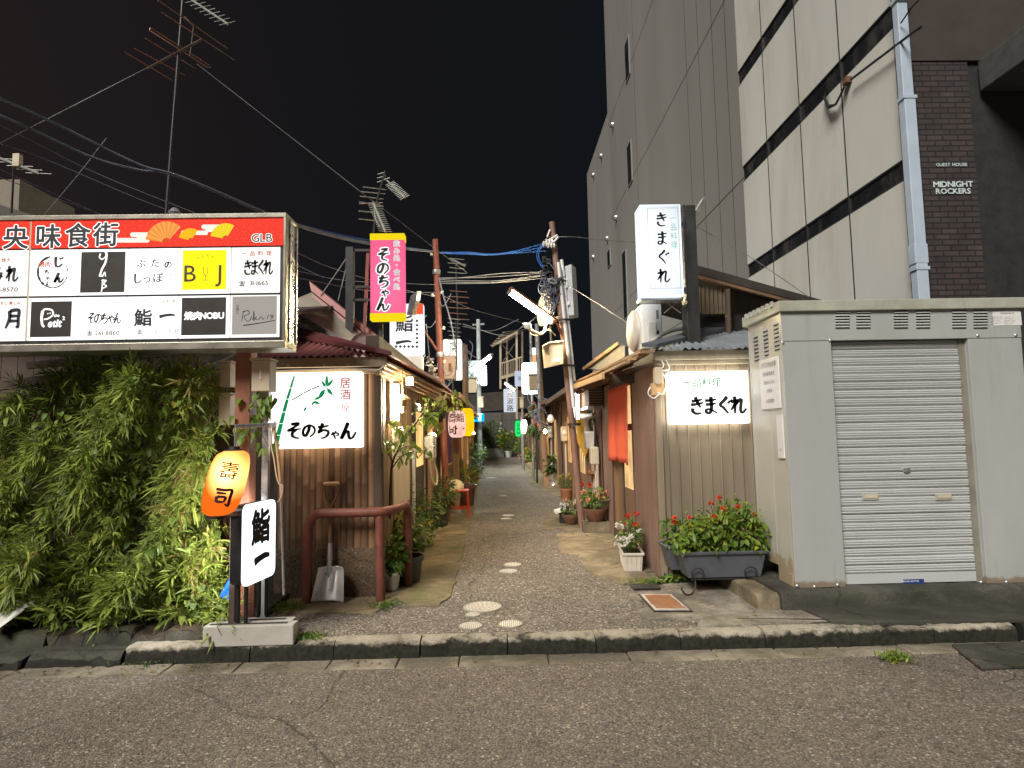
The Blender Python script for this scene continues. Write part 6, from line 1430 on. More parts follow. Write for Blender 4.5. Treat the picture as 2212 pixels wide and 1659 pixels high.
mb = MB(); mb.prism([U(1205, 580, 9.55), U(1234, 570, 9.25), U(1240, 681, 9.25), U(1212, 684, 9.55)], (.10, .22, 0)); mb.build('casing', surf('pale_grey_enamel', (.52, .56, .60), .35, 0, .06), t, bevel=.012)
mb = MB(); mb.obox(U(1222, 612, 9.36), (.07, .02, .2), (.3, -.3, 0)); mb.obox(U(1228, 655, 9.32), (.04, .02, .08), (.3, -.3, 0)); mb.build('latch', M_white, t)
mb = MB(); mb.tube([U(1195, 686, 9.4), U(1240, 686, 9.4)], .02, 6); mb.build('bracket', M_steel, t)
t = thing('pole_box', 'beige cable box with labels hanging on the leaning pole, below the fluorescent lamp', 'cable box', U(1195, 790, 9.3))
mb = MB(); x0, x1, z0, z1 = rect(1186, 737, 1217, 790, 9.2); mb.prism([U(1186, 741, 9.25), U(1216, 738, 9.05), U(1217, 786, 9.05), U(1190, 792, 9.25)], (-.09, .25, 0)); mb.build('casing', M_beige, t, bevel=.006)
mb = MB(); mb.prism([U(1174, 744, 9.25), U(1188, 738, 9.22), U(1218, 735, 9.02), U(1218, 737, 9.0), U(1186, 741, 9.2), U(1174, 747, 9.2)], (0, .2, 0)); mb.build('lid', M_cream, t)
mb = MB(); p = U(1203, 778, 9.12); mb.obox(p, (.12, .012, .06), (1, -.9 * .3, 0)); mb.build('label_plate', M_paper, t)
# fluorescent lamp on its arm
def tube_lamp(label, u0, v0, u1, v1, Y0_, Y1_, mat, wpx, cover=M_alu, flip=1):
    a, b = U(u0, v0, Y0_), U(u1, v1, Y1_); t_ = thing('fluorescent_lamp', label, 'lamp', (a + b) / 2); k = wpx / 2 * (Y0_ + Y1_) / 2 / FPX
    d = (b - a).normalized(); up = V((0, 0, 1)) - d * d.z; up.normalize()
    mb = MB(); mb.tube([a, b], k, 12); mb.build('tube', mat, t_, smooth=60)
    mb = MB(); o = up * (k * 1.5); mb.bar(a - d * .04 + o, b + d * .08 + o, k * 2.4, k * .9, up=up); mb.build('reflector', cover, t_, bevel=.004)
    mb = MB()
    for p, s_ in ((a, -1), (b, 1)): mb.tube([p, p + d * s_ * .04], k * 1.05, 10)
    mb.build('end_cap', M_steel, t_); return t_, a, b
tt, a, b = tube_lamp('bright warm fluorescent lamp slanting out from the leaning pole', 1103, 632, 1190, 694, 8.9, 9.2, E_warmlamp, 11, M_woodr)
mb = MB(); mb.tube(smooth_path([b + V((.0, .05, .04)), U(1204, 700, 9.3), U(1212, 722, 9.35)]), .018, 6); mb.build('arm', M_woodr, tt, smooth=60)
t = thing('arm_spotlight', 'small cream spotlight on a curved arm below the warm fluorescent lamp', 'spotlight', U(1160, 720, 9.2))
mb = MB(); mb.tube(smooth_path([U(1140, 708, 9.0), U(1152, 716, 9.0), U(1166, 722, 9.1), U(1176, 714, 9.2), U(1180, 695, 9.3)]), .022, 8); mb.tube(smooth_path([U(1142, 712, 9.0), U(1148, 722, 9.05), U(1165, 724, 9.15), U(1185, 712, 9.25), U(1200, 725, 9.35)]), .007, 5); mb.build('arm', M_cream, t, smooth=60)
mb = MB(); mb.lathe(U(1140, 706, 9.0), [(.03, -.03), (.055, -.02), (.06, .05), (.001, .06)], 14, axis=(-.3, -.3, 1)); mb.build('lamp_head', M_white, t, smooth=50)
t = thing('satellite_dish', 'narrow edge on satellite dish behind the warm fluorescent lamp', 'satellite dish', U(1184, 680, 10.2))
mb = MB(); mb.lathe(U(1186, 668, 10.2), [(.001, 0), (.15, .02), (.26, .07), (.30, .10), (.3, .085), (.001, -.02)], 28, axis=(-.95, -.3, .1)); mb.build('dish', surf('dish_cream', (.55, .47, .40), .45), t, smooth=60)
mb = MB(); mb.tube([U(1186, 668, 10.22), U(1192, 760, 10.3)], .02, 6); mb.build('mast', M_dark, t)
t, a, b = pole('timber_pole', 'second brown pole on the right of alley, beside the steel bucket of white flowers', 1160, 720, 1181, 1050, 16.7, .09, M_woodb, .07)
mb = MB(); mb.tube([U(1159, 700, 16.6), U(1168, 930, 16.6)], .05, 8); mb.build('conduit', M_steel, t)
mb = MB()
for k in range(12): p = U(1165 + R_.gauss(0, 8), R_.uniform(840, 900), 16.5); mb.tube(smooth_path([p, p + V((R_.gauss(0, .15), 0, -.15)), p + V((R_.gauss(0, .2), 0, -.4))], 4), .012, 5)
mb.build('wire_tangle', M_cable, t)
pole('steel_pole', 'thin dark pole with splayed feet beside the second brown pole, right of alley', 1158, 900, 1160, 1030, 18, .03, M_dark)
t, a, b = pole('concrete_pole', 'pale grey pole on the left of alley near the far end, with a cyan panel', 1033, 690, 1037, 982, 28, .12, surf('pale_pole', (.34, .36, .37), .6), .09)
mb = MB(); mb.bar(U(1021, 702, 28), U(1046, 700, 28), .08, .08); mb.build('crossarm', M_steel, t)
t, a, b = pole('timber_pole', 'crooked timber pole behind the yakiniku sign, left of alley', 1004, 745, 1008, 975, 17.6, .09, M_woodb, .08)
mb = MB()
for k in range(14): p = U(1004 + R_.gauss(0, 7), R_.uniform(735, 800), 17.5); mb.tube(smooth_path([p, p + V((R_.gauss(0, .15), 0, -.15)), p + V((R_.gauss(.1, .2), 0, -.5))], 4), .010, 5)
mb.build('wire_tangle', M_cable, t)
t, a, b = pole('steel_pole', 'pale thin post below the far right signs, by the green lantern', 1127, 900, 1131, 988, 24, .06, M_steel)
t, a, b = pole('steel_pole', 'grey post carrying the white lit signs on the right of alley', 1146, 720, 1152, 1000, 19, .045, M_steel)
# ---------------------------------------------------------------- signs in the alley
def bar_sign(label, u0, v0, u1, v1, Y, D, face, rows, ink=M_ink, side=None, name='hanging_sign', bold=0, caps=None, r=.03):
    x0, x1, z0, z1 = rect(u0, v0, u1, v1, Y); t_ = thing(name, label, 'sign', ((x0 + x1) / 2, Y + D / 2, z0))
    mb = MB(); mb.box(x0, x1, Y, Y + D, z0, z1); mb.build('lit_case', face, t_, bevel=min(r, (x1 - x0) * .2))
    if caps:
        for (c0, c1) in ((z1 - .075, z1 + .004), (z0 - .004, z0 + .075)):
            mb = MB(); mb.box(x0 - .004, x1 + .004, Y - .004, Y + D + .004, c0, c1); mb.build('end_band', caps, t_)
    if rows: write(t_, 'lettering', ink, Y - .004, rows)
    return t_, (x0, x1, z0, z1)
YK = 7.2
E_pink = hot('lit_pink_face', (1.0, .13, .27), .95, 1.5, .0, .45, .35, .6)
t, R = bar_sign('pink lit hanging sign with yellow end bands and white edged black kana', 800, 505, 873, 690, YK, .13, E_pink, None, caps=glow('lit_yellow_band', (.95, .72, .01), .95), r=.006)
kana = [(c, 828, 546 + 30.5 * i, 31 if c != 'ゃ' else 24, dict(brush=.17)) for i, c in enumerate('そのちゃん')]
kana = [('そ', 829, 551, 31, dict(brush=.17)), ('の', 827, 580, 31, dict(brush=.17)), ('ち', 828, 608, 31, dict(brush=.17)), ('ゃ', 831, 632, 22, dict(brush=.18)), ('ん', 827, 657, 32, dict(brush=.17))]
write(t, 'lettering_outline', glow('lit_outline', (1, .93, .93), 1.3), YK - .005, [(c, u, v, e, dict(k, extra=.075)) for c, u, v, e, k in kana]); write(t, 'lettering', M_ink, YK - .007, kana)
side = [(c, 857, 526 + 15.5 * i, 14.5, dict(bold=.02)) for i, c in enumerate('飲み処・食べ処')]
write(t, 'side_lettering', surf('grey_blue_print', (.42, .55, .58), .5), YK - .0065, side); write(t, 'side_lettering_outline', glow('lit_outline_faint', (1, .80, .84), 1.1), YK - .005, [(c, u, v, e, dict(k, extra=.05)) for c, u, v, e, k in side])
t = thing('sign_gantry', 'dark steel frame and braced post holding the pink lit sign', 'post', (U(757, 745, 7.3).x, 7.3, 2.3))
x0, x1, _, z1 = rect(748, 535, 764, 640, 7.3); mb = MB(); mb.box(x0, x1, 7.26, 7.36, 2.25, z1); mb.build('post', M_dark, t)
mb = MB()
for v in (541, 620, 648): mb.bar(U(764, v, 7.3), U(802, v, 7.3), .03, .03)
mb.build('arm', M_dark, t)
mb = MB(); mb.bar(U(795, 545, 7.32), U(786, 740, 7.32), .035, .035, up=(0, 1, 0)); mb.build('rear_upright', M_pinkrust, t)
mb = MB()
for a in (((755, 548), (692, 640)), ((752, 560), (730, 650))): mb.tube([U(*a[0], 7.3), U(*a[1], 7.4)], .006, 5)
mb.build('stay', M_wire, t)
mb = MB(); mb.bar(U(823, 700, 7.34), U(823, 760, 7.34), .05, .05, up=(0, 1, 0)); mb.build('lower_stem', M_dark, t)
t = thing('tv_antenna', 'television antenna of many pale rods above the pink sign', 'antenna', U(803, 505, 8.4))
mb = MB(); mb.tube([U(804, 540, 8.4), U(812, 440, 8.4), U(832, 370, 8.4)], .016, 7); mb.build('mast', M_dark, t)
mb = MB(); YY = 8.35
for a in ((784, 404, 834, 410), (780, 414, 832, 419), (778, 424, 828, 430), (776, 440, 826, 438), (775, 456, 820, 460), (775, 473, 822, 478), (776, 436, 828, 446)): mb.tube([U(a[0], a[1], YY - .1), U(a[2], a[3], YY + .1)], .008, 5)
mb.build('element', M_antal, t)
mb = MB(); a, b = U(806, 437, 8.3), U(833, 501, 7.6); mb.tube([a, b], .015, 6)
for i in range(15): p = a.lerp(b, .08 + .9 * i / 14); mb.tube([p + V((-.08, -.02, 0)), p + V((.08, .02, 0))], .005, 4)
mb.tube(smooth_path([U(808, 452, 8.2), U(812, 475, 8.0), U(820, 490, 7.8)]), .01, 5); mb.build('boom', M_antal, t)
mb = MB(); a, b = U(832, 386, 8.5), U(875, 427, 7.9); mb.tube([a, b], .013, 6)
for i in range(12): p = a.lerp(b, .25 + .73 * i / 11); mb.tube([p + V((-.06, 0, -.03)), p + V((.06, 0, .03))], .005, 4)
for q in ((816, 377, 834, 371), (815, 385, 833, 380), (815, 394, 842, 384)): mb.tube([U(q[0], q[1], 8.5), U(q[2], q[3], 8.5)], .007, 5)
mb.build('upper_boom', M_antal, t)
for i, (u, v, Y, h_, lab) in enumerate(((985, 570, 18, 90, 'far small antenna high on a thin mast, right of the red pole'), (988, 640, 17.2, 130, 'far antenna with long rods, below another antenna beside the red pole'), (985, 700, 16.5, 100, 'lowest of the far antennas beside the red pole'))):
    t = thing('tv_antenna', lab, 'antenna', U(u, v + h_, Y)); mb = MB(); mb.tube([U(u, v - 6, Y), U(u + 2, v + h_, Y)], .02, 6); mb.build('mast', M_dark, t)
    mb = MB(); n = (4, 6, 8)[i]
    for k in range(n): q = v - 12 + k * (10, 12, 9)[i]; w_ = (22, 26, 22)[i] * (1 if k % 2 else .8); mb.tube([U(u - w_ * .8, q, Y - .1), U(u + w_ * (1 if i < 2 else .5), q + 3, Y + .1)], .012, 5)
    if i == 0: mb.tube([U(975, 560, Y), U(1005, 575, Y)], .03, 6)
    mb.build('element', M_antal if i != 1 else M_elem, t)
t, R = bar_sign('white lit sign with black sushi kanji and a red corner, behind the pink sign', 841, 655, 915, 766, 9.2, .16, hot('sushi_sign_face', (.93, .96, 1.0), .9, 1.5, .1, .3, .5, .5), [('鮨', 873, 698, 40, dict(bold=.02)), ('一', 872, 739, 38, dict(brush=.2))])
mb = MB(); x0, x1, z0, z1 = rect(893, 656, 914, 679, 9.2); mb.box(x0, x1, 9.194, 9.198, z0, z1); mb.build('red_corner', glow('lit_red_corner', (1, .10, .04), 1.0), t)
mb = MB()
for k in range(7): lettering(mb, '◆', U(901, 693 + 9.3 * k, 9.193), EX, EZ, 7.5 * 9.2 / FPX)
for k in range(5): lettering(mb, '◆', U(892 - 9 * k, 748.5, 9.193), EX, EZ, 7.5 * 9.2 / FPX)
mb.build('dot_border', M_ink, t)
mb = MB(); x0, x1, z0, z1 = rect(856, 769, 913, 800, 9.25); mb.box(x0, x1, 9.2, 9.4, z0, z1); mb.build('lower_box', M_white, t, bevel=.01)
t = thing('sign_reflector', 'crumpled grey lamp reflector beside the pink sign, over the white sushi sign', 'lamp reflector', U(890, 660, 8.9))
mb = MB(); mb.prism([U(878, 680, 8.9), U(886, 640, 8.8), U(901, 628, 8.6), U(898, 650, 8.6), U(888, 682, 8.8)], (.05, .1, .02)); mb.build('hood', M_steel, t, bevel=.01)
t, R = bar_sign('white lit yakiniku sign with pale kanji, left of alley beyond the red pole', 957, 732, 997, 820, 16.5, .3, glow('yakiniku_face', (1, .93, .80), 1.7), [('焼', 978, 744, 14, dict(bold=.01)), ('肉', 978, 758, 14, dict(bold=.01))], surf('faded_print', (.20, .26, .28), .6), r=.05)
t = thing('pole_box', 'beige cable box with a rusty patch, in front of the white yakiniku sign', 'cable box', U(970, 818, 14.5)); x0, x1, z0, z1 = rect(957, 767, 984, 819, 14.5)
mb = MB(); mb.box(x0, x1, 14.5, 14.85, z0, z1); mb.build('casing', surf('pinkish_beige', (.55, .38, .26), .5), t, bevel=.02)
mb = MB(); xm = (x0 + x1) / 2; mb.box(xm - .02, xm + .05, 14.49, 14.499, z0 + .18, z0 + .38); mb.build('rust_patch', M_rust, t)
mb = MB()
for k in (-.08, .08): mb.tube([(xm + k, 14.6, z0), (xm + k, 14.6, 2.3)], .03, 6)
mb.build('leg', M_dark, t)
tube_lamp('cool white fluorescent lamp far up the alley on the left', 1020, 800, 1061, 770, 25, 24, E_cooltube, 6, M_steel)
bar_sign('narrow glowing white sign under the cool fluorescent lamp, far up the left side', 1039, 789, 1051, 832, 26, .2, glow('far_white_sign', (.95, 1, .97), 10), None)
t = thing('notice_board', 'pale teal back of a board behind the cool fluorescent lamp', 'board', U(1028, 820, 27)); x0, x1, z0, z1 = rect(1012, 779, 1040, 830, 27); mb = MB(); mb.box(x0, x1, 27, 27.06, z0, z1); mb.build('panel', surf('teal_grey_board', (.30, .37, .34), .6), t)
for lab, u0, v0, u1, v1, Y in (('small tan box below the pale teal board, left of alley', 1012, 817, 1029, 848, 20), ('small pale box on the pale grey pole above the cyan panel', 1032, 858, 1044, 880, 27.5), ('small beige box on the post beside the tall kanji sign', 1123, 860, 1131, 880, 22)):
    t = thing('meter_box', lab, 'meter box', U((u0 + u1) / 2, v1, Y)); x0, x1, z0, z1 = rect(u0, v0, u1, v1, Y); mb = MB(); mb.box(x0, x1, Y, Y + .2, z0, z1); mb.build('casing', M_beige, t, bevel=.01); mb = MB(); mb.box(x0 - .02, x1 + .02, Y - .03, Y + .2, z1 + .003, z1 + .03); mb.build('lid', M_cream, t)
t, R = bar_sign('cyan glowing panel on the pale grey pole at the far left of alley', 1023, 893, 1046, 911, 27.4, .1, E_cyan, None); mb = MB(); x0, x1, z0, z1 = rect(1034, 896, 1039, 909, 27.4); mb.box(x0, x1, 27.39, 27.396, z0, z1); mb.box(x0 - .05, x1 + .05, 27.39, 27.396, z1, z1 + .05); mb.build('white_mark', E_white, t)
bar_sign('large blank white lit sign with a dark box in front, right of alley', 1128, 783, 1163, 850, 17.5, .3, glow('big_white_sign', (1, .96, .86), 6), None, r=.06)
t = thing('pole_box', 'brown grey box covering a corner of the large blank white lit sign', 'cable box', U(1152, 845, 16.6)); x0, x1, z0, z1 = rect(1143, 810, 1163, 842, 16.6); mb = MB(); mb.box(x0, x1, 16.6, 16.85, z0, z1); mb.build('casing', surf('brown_grey_box', (.24, .19, .13), .5), t, bevel=.01)
mb = MB(); mb.box(x0 - .02, x1 + .02, 16.58, 16.86, z1 + .002, z1 + .03); mb.build('lid', M_dark, t)
t, R = bar_sign('orange and white lit sign above the large blank white sign, right of alley', 1146, 752, 1167, 800, 20, .25, glow('pale_orange_sign', (1, .42, .20), 1.2), None); x0, x1, z0, z1 = rect(1146, 752, 1166, 766, 20); mb = MB(); mb.box(x0, x1, 19.98, 19.995, z0, z1); mb.build('white_top', E_white, t)
bar_sign('small tapered pale sign with a dark kanji, at the far right near the drying platform', 1112, 801, 1131, 834, 22.5, .15, glow('pale_blue_sign', (.72, .80, .95), .72), [('和', 1124, 818, 11, dict(bold=.0))])
bar_sign('tall pale sign with three large dark kanji, far up the right side of alley', 1088, 840, 1115, 890, 24.5, .14, glow('tanba_sign', (.80, .87, .97), .80), [('丹', 1102, 850.5, 14.5, dict(bold=.014)), ('波', 1102, 866, 14.5, dict(bold=.014)), ('路', 1102, 881.5, 14.5, dict(bold=.014))])
tube_lamp('small white fluorescent lamp over the tall sign with three kanji', 1092, 829, 1112, 843, 24.3, 24.0, E_tube, 4)
bar_sign('vertical white lit sign jutting from the right huts beside the leaning pole', 1238, 849, 1252, 906, 9.6, .13, glow('right_white_sign', (1, .98, .90), 9), None)
t = thing('yellow_board', 'tall yellow board fixed beside the doorway, right of the leaning pole', 'board', U(1256, 965, 10.6)); x0, x1, z0, z1 = rect(1250, 858, 1264, 975, 10.6); mb = MB(); mb.prism([(x0 - .02, 10.9, z1), (x1, 10.35, z1 + .02), (x1 + .02, 10.3, z0 + .1), (x1 - .03, 10.5, z0 - .1), (x0, 10.85, z0 + .15)], (.02, .01, 0)); mb.build('panel', surf('yellow_panel', (.62, .36, .05), .5), t)
# ---------------------------------------------------------------- lanterns
lantern('paper_lantern', 'pinkish white paper lantern with dark sushi kanji, under the porch left of alley', 987, 916, 38, 58, 10.75, glow('pale_lantern_paper', (1.0, .60, .50), 1.0, .25, 6), [('壽', -9, -13, 20, dict(bold=.012)), ('司', -9, 12, 21, dict(bold=.03)), ('鮨', 9, -13, 20, dict(bold=.012)), ('一', 9, 10, 20, dict(bold=.045))], inkm=surf('maroon_ink', (.05, .008, .006), .7))
lantern('paper_lantern', 'bright yellow paper lantern just behind the pinkish white one, left of alley', 1009, 912, 30, 60, 11.25, glow('yellow_lantern_paper', (1.0, .50, .005), 1.25, .15, 8), [], tassel=True)
lantern('paper_lantern', 'green lit paper lantern far up the right side of alley', 1119, 926, 13, 34, 25, E_green, [('居酒屋', 1, 0, 8, dict(vertical=True, bold=.01))], inkm=surf('dark_green_ink', (.005, .12, .03), .7))
lantern('paper_lantern', 'plain white glowing lantern beside the green lantern', 1132, 922, 13, 30, 23, glow('white_lantern_paper', (1, .95, .92), 6), [])
lantern('paper_lantern', 'red glowing lantern among hanging flowers, right of alley', 1162, 905, 15, 34, 19, E_red, [])
# ---------------------------------------------------------------- wall lamp, ornaments and details on the left
t = thing('wall_lamp', 'upright glowing tube lamp on the side wall of the bamboo clad hut', 'wall lamp', (AX + .07, 5.95, 1.7))
a = UX(855, 830, AX + .10); b = UX(856, 908, AX + .10)
mb = MB(); mb.tube([a, b], .026, 10); mb.build('tube', E_tube, t, smooth=60); mb = MB(); mb.box(AX + .015, AX + .055, a.y - .05, a.y + .03, b.z - .03, a.z + .03); mb.build('backplate', M_cream, t)
mb = MB(); mb.tube([a, a + V((0, 0, .03))], .028, 8); mb.tube([b, b - V((0, 0, .03))], .028, 8); mb.build('end_cap', M_white, t)
for u, v, Y, lab in ((902, 881, 8.2, 'small bare bright bulb on the left wall behind the leggy shrub'), (937, 943, 9.7, 'small amber glowing lamp low on the left wall beside the red pole'), (1022, 935, 17, 'small bright bulb at the porch of the left huts beyond the yellow lantern'), (1178, 932, 14.5, 'small bright lamp on the right wall beside the second brown pole')):
    t = thing('bulb_lamp', lab, 'lamp', U(u, v, Y)); c = U(u, v, Y); mb = MB(); mb.lathe(c, [(.001, -.045), (.03, -.03), (.042, 0), (.025, .035), (.015, .05)], 12); mb.build('bulb', E_bulb, t, smooth=60); mb = MB(); mb.lathe(c + V((0, 0, .05)), [(.02, 0), (.02, .05), (.001, .055)], 10); mb.tube([c + V((0, 0, .1)), c + V((-.12 if u < 1079 else .12, 0, .13))], .008, 5); mb.build('holder', M_dark, t)
t = thing('eave_lamp', 'small square glowing lamp under the eave near the upright tube lamp', 'lamp', UX(885, 824, AX + .2)); p = UX(885, 824, AX + .2); mb = MB(); mb.obox(p, (.06, .06, .075)); mb.build('glass', E_bulb, t, bevel=.008); mb = MB(); mb.obox(p + V((0, 0, .05)), (.07, .07, .02)); mb.build('cap', M_dark, t)
t = thing('wind_bell', 'small tan temple shaped wind bell hanging from a cord beside the upright tube lamp', 'wind bell', UX(870, 868, AX + .16)); p = UX(870, 866, AX + .16)
mb = MB(); mb.lathe(p, [(.001, .07), (.02, .06), (.075, .02), (.078, .015), (.05, .012), (.045, -.06), (.001, -.06)], 14); mb.build('body', surf('tan_clay', (.42, .28, .15), .7), t, smooth=30)
mb = MB(); mb.tube([p + V((0, 0, .07)), p + V((0, 0, .34))], .006, 5); mb.build('cord', M_rope, t); mb = MB(); mb.lathe(p + V((0, 0, -.09)), [(.001, -.03), (.022, -.02), (.022, .02), (.001, .03)], 10); mb.build('clapper', M_cream, t)
t = thing('face_ornament', 'flat pale cat faced ornament with dark round glasses under the eave, left of alley', 'ornament', U(952, 855, 9.4)); c = U(950, 853, 9.3)
mb = MB(); pts = [(c.x + .105 * math.cos(q), 9.3, c.z + .095 * math.sin(q)) for q in np.linspace(-pi * 1.25, pi * .25, 18)]; pts += [(c.x + .085, 9.3, c.z + .15), (c.x + .03, 9.3, c.z + .09), (c.x - .03, 9.3, c.z + .09), (c.x - .085, 9.3, c.z + .15)]
mb.prism(pts, (0, .02, 0)); mb.build('head', surf('ornament_cream', (.60, .54, .36), .6), t)
mb = MB()
for s_ in (-1, 1): mb.lathe(c + V((s_ * .047, -.004, .02)), [(.001, .004), (.034, .004), (.036, 0)], 16, axis=(0, -1, 0))
mb.build('eye', M_dark, t); mb = MB(); mb.lathe(c + V((0, -.004, -.035)), [(.001, .006), (.012, .004), (.014, 0)], 8, axis=(0, -1, 0)); mb.build('nose', surf('ornament_tan', (.4, .25, .1), .6), t)
mb = MB(); mb.tube([c + V((0, 0, .09)), c + V((.02, .05, .25))], .006, 5); mb.build('cord', M_rope, t)
t = thing('paper_streamer', 'ragged white paper streamer hanging by the red pole, above the eave', 'streamer', U(933, 818, 9.6)); mb = MB(); R2 = random.Random(2)
for k in range(110):
    f = R2.random(); u, v = 924 + 16 * f + R2.gauss(0, 4), 768 + 54 * f + R2.gauss(0, 2); p = U(u, v, 9.6 + R2.gauss(0, .04)); d = V((R2.gauss(0, 1), R2.gauss(0, 1), R2.gauss(-.6, .7))).normalized() * R2.uniform(.03, .075); s_ = V((R2.gauss(0, 1), R2.gauss(0, 1), R2.gauss(0, 1))).normalized() * .016
    mb.quad(p - s_, p + s_, p + d + s_ * .7, p + d - s_ * .7)
mb.build('paper', M_paper, t); mb = MB(); mb.tube([U(921, 700, 9.6), U(930, 800, 9.6)], .006, 5); mb.build('cord', M_wire, t)
curtain('purple_curtain', 'dark purple shop curtain under the pinkish lantern, left of alley', -.92, 11.05, 12.2, 1.02, 1.9, M_norenp, 5, .02)
curtain('orange_curtain', 'orange shop curtain beside the dark purple one, left of alley', -.86, 12.25, 14.0, 1.0, 1.95, M_noreno, 6, .02, 2)
for x, y, lab in ((-.82, 11.6, 'nearer timber porch post behind the red stool'), (-.78, 14.2, 'farther timber porch post beyond the orange curtain')):
    t = thing('porch_post', lab, 'post', (x, y, .1)); mb = MB(); mb.box(x - .06, x + .06, y - .06, y + .06, .12, 2.2); mb.build('post', M_woodl if y > 12 else M_woodb, t, bevel=.008); mb = MB(); mb.box(x - .09, x + .09, y - .09, y + .09, .10, .16); mb.build('foot_stone', M_conc, t)
# red stool table with white bag
c = G(988, 1117, .12); t = thing('red_stool', 'bright red metal stool with thin legs beside the red pole', 'stool', (c.x, c.y, .12)); w_ = .20; h_ = .47
mb = MB(); mb.box(-w_, w_, -.17, .17, h_ - .02, h_); mb.build('seat', M_redp, t, local=True, bevel=.006)
for sx_ in (-1, 1):
    for sy in (-1, 1): mb = MB(); mb.tube([(sx_ * (w_ - .02), sy * .14, h_ - .02), (sx_ * (w_ + .005), sy * .165, 0)], .011, 7); mb.build('leg', M_redp, t, local=True)
mb = MB(); mb.box(-w_ + .02, w_ - .02, -.152, -.14, .16, .18); mb.box(-w_ + .02, w_ - .02, .14, .152, .16, .18); mb.build('rail', M_redp, t, local=True)
p = V((c.x - .06, c.y, .12 + h_ + .001)); mb = MB(); n = 20; vs = [];
for i in range(11):
    f = i / 10; zz_ = .17 * f; r = .15 * math.sqrt(max(0, 1 - (f * .98) ** 2.4)) + .006
    for j in range(n): a = 2 * pi * j / n; q = 1 + .10 * math.sin(5 * a + 3 * f) + random.gauss(0, .03); vs.append(p + V((math.cos(a) * r * q * 1.05 + .03 * f, math.sin(a) * r * q * .8, zz_ * (1 + .06 * math.sin(3 * a)))))
mb.add(vs, [(i * n + j, i * n + (j + 1) % n, (i + 1) * n + (j + 1) % n, (i + 1) * n + j) for i in range(10) for j in range(n)] + [tuple(200 + j for j in range(n))], 0, .5)
tag(mb.build('white_bag', surf('white_bag', (.70, .62, .45), .6), smooth=70), 'crumpled whitish bag lying on the bright red stool', 'bag')
t = thing('hanging_basket', 'dark wire hanging basket with a rope under the eave, left of alley', 'hanging basket', U(940, 905, 9.0)); c = U(940, 898, 8.9)
mb = MB(); mb.lathe(c, [(.10, -.10), (.15, -.02), (.17, .07), (.16, .07), (.001, .05)], 18); mb.build('basket', M_dark, t, smooth=50); mb = MB()
for s_ in (-1, 1): mb.tube(smooth_path([c + V((s_ * .14, 0, .07)), c + V((s_ * .08, 0, .25)), c + V((0, 0, .42))]), .008, 5)
mb.tube(smooth_path([c + V((-.02, -.12, -.1)), c + V((.06, -.12, -.24)), c + V((.14, -.1, -.2)), c + V((.13, -.08, -.05))]), .012, 6); mb.build('rope', M_rope, t, smooth=60)
t = thing('hose_rack', 'grey meter with looped pale hose on the left wall before the red pole', 'gas meter', (AX + .1, 8.8, 1.2)); mb = MB(); mb.box(AX + .03, AX + .20, 8.68, 8.92, 1.22, 1.55); mb.build('casing', M_steel, t, bevel=.02)
mb = MB(); mb.tube(smooth_path([(AX + .12, 8.75, 1.2), (AX + .14, 8.75, .95), (AX + .2, 8.8, .85), (AX + .2, 8.95, 1.0), (AX + .14, 8.9, 1.2)]), .014, 7); mb.tube([(AX + .05, 8.7, 1.2), (AX + .05, 8.7, .3)], .014, 7); mb.build('hose', M_cream, t, smooth=60)
# ---------------------------------------------------------------- right wall: meters, pipes, window box
X = 1.545
t = thing('gas_meter', 'cluster of grey gas meter and pale pipes on the brown corrugated wall, right of alley', 'gas meter', (X, 9.75, .5))
mb = MB(); mb.box(X - .20, X - .03, 9.62, 9.86, 1.28, 1.56); mb.build('body', surf('meter_grey', (.52, .49, .44), .45), t, bevel=.03)
mb = MB(); mb.box(X - .16, X - .03, 9.40, 9.58, 1.05, 1.32); mb.build('small_box', M_beige, t, bevel=.02)
mb = MB(); mb.box(X - .15, X - .03, 10.05, 10.18, 1.50, 1.78); mb.build('switch_casing', M_cream, t, bevel=.02)
for y, z0, z1 in ((9.42, .12, 1.05), (9.55, .12, 1.9), (9.74, .12, 1.28), (9.9, .12, 1.1)):
    mb = MB(); mb.tube([(X - .06, y, z0), (X - .06, y, z1)], .024, 8); mb.build('pipe', surf('pale_pink_pipe', (.50, .38, .30), .5) if y != 9.55 else M_cream, t, smooth=60)
mb = MB(); mb.tube(smooth_path([(X - .1, 9.7, 1.56), (X - .12, 9.7, 1.7), (X - .1, 9.5, 1.78), (X - .08, 9.4, 1.6), (X - .08, 9.45, 1.33)]), .02, 8); mb.build('hose', M_dark, t, smooth=60)
mb = MB(); mb.tube([(X - .12, 9.62, .92), (X - .12, 9.95, .92)], .03, 8); mb.lathe((X - .13, 9.78, .90), [(.05, -.03), (.06, 0), (.03, .05)], 10); mb.build('valve', M_rust, t, smooth=50)
mb = MB(); mb.box(X - .03, X - .018, 9.95, 10.12, 1.62, 2.02); mb.build('board', M_woodl, t)
t = thing('window_box', 'old wall box with louvres and a fat bent duct above the gas meter', 'vent box', (X - .1, 9.2, 1.95))
mb = MB(); mb.box(X - .22, X - .02, 9.0, 10.3, 1.93, 2.24); mb.build('casing', M_woodb, t, bevel=.006); mb = MB(); mb.box(X - .25, X - .01, 8.96, 10.34, 1.89, 1.928); mb.build('ledge', M_steel, t)
mb = MB()
for k in range(7): mb.box(X - .225, X - .02, 8.985, 8.999, 1.95 + k * .04, 1.975 + k * .04)
mb.build('louvre', M_dark, t)
mb = MB(); mb.tube(smooth_path([(X - .25, 10.55, 2.3), (X - .3, 10.5, 2.0), (X - .28, 10.3, 1.84), (X - .2, 9.7, 1.80), (X - .1, 9.3, 1.80)]), .045, 10); mb.build('duct', surf('grey_duct', (.36, .32, .26), .5), t, smooth=60)
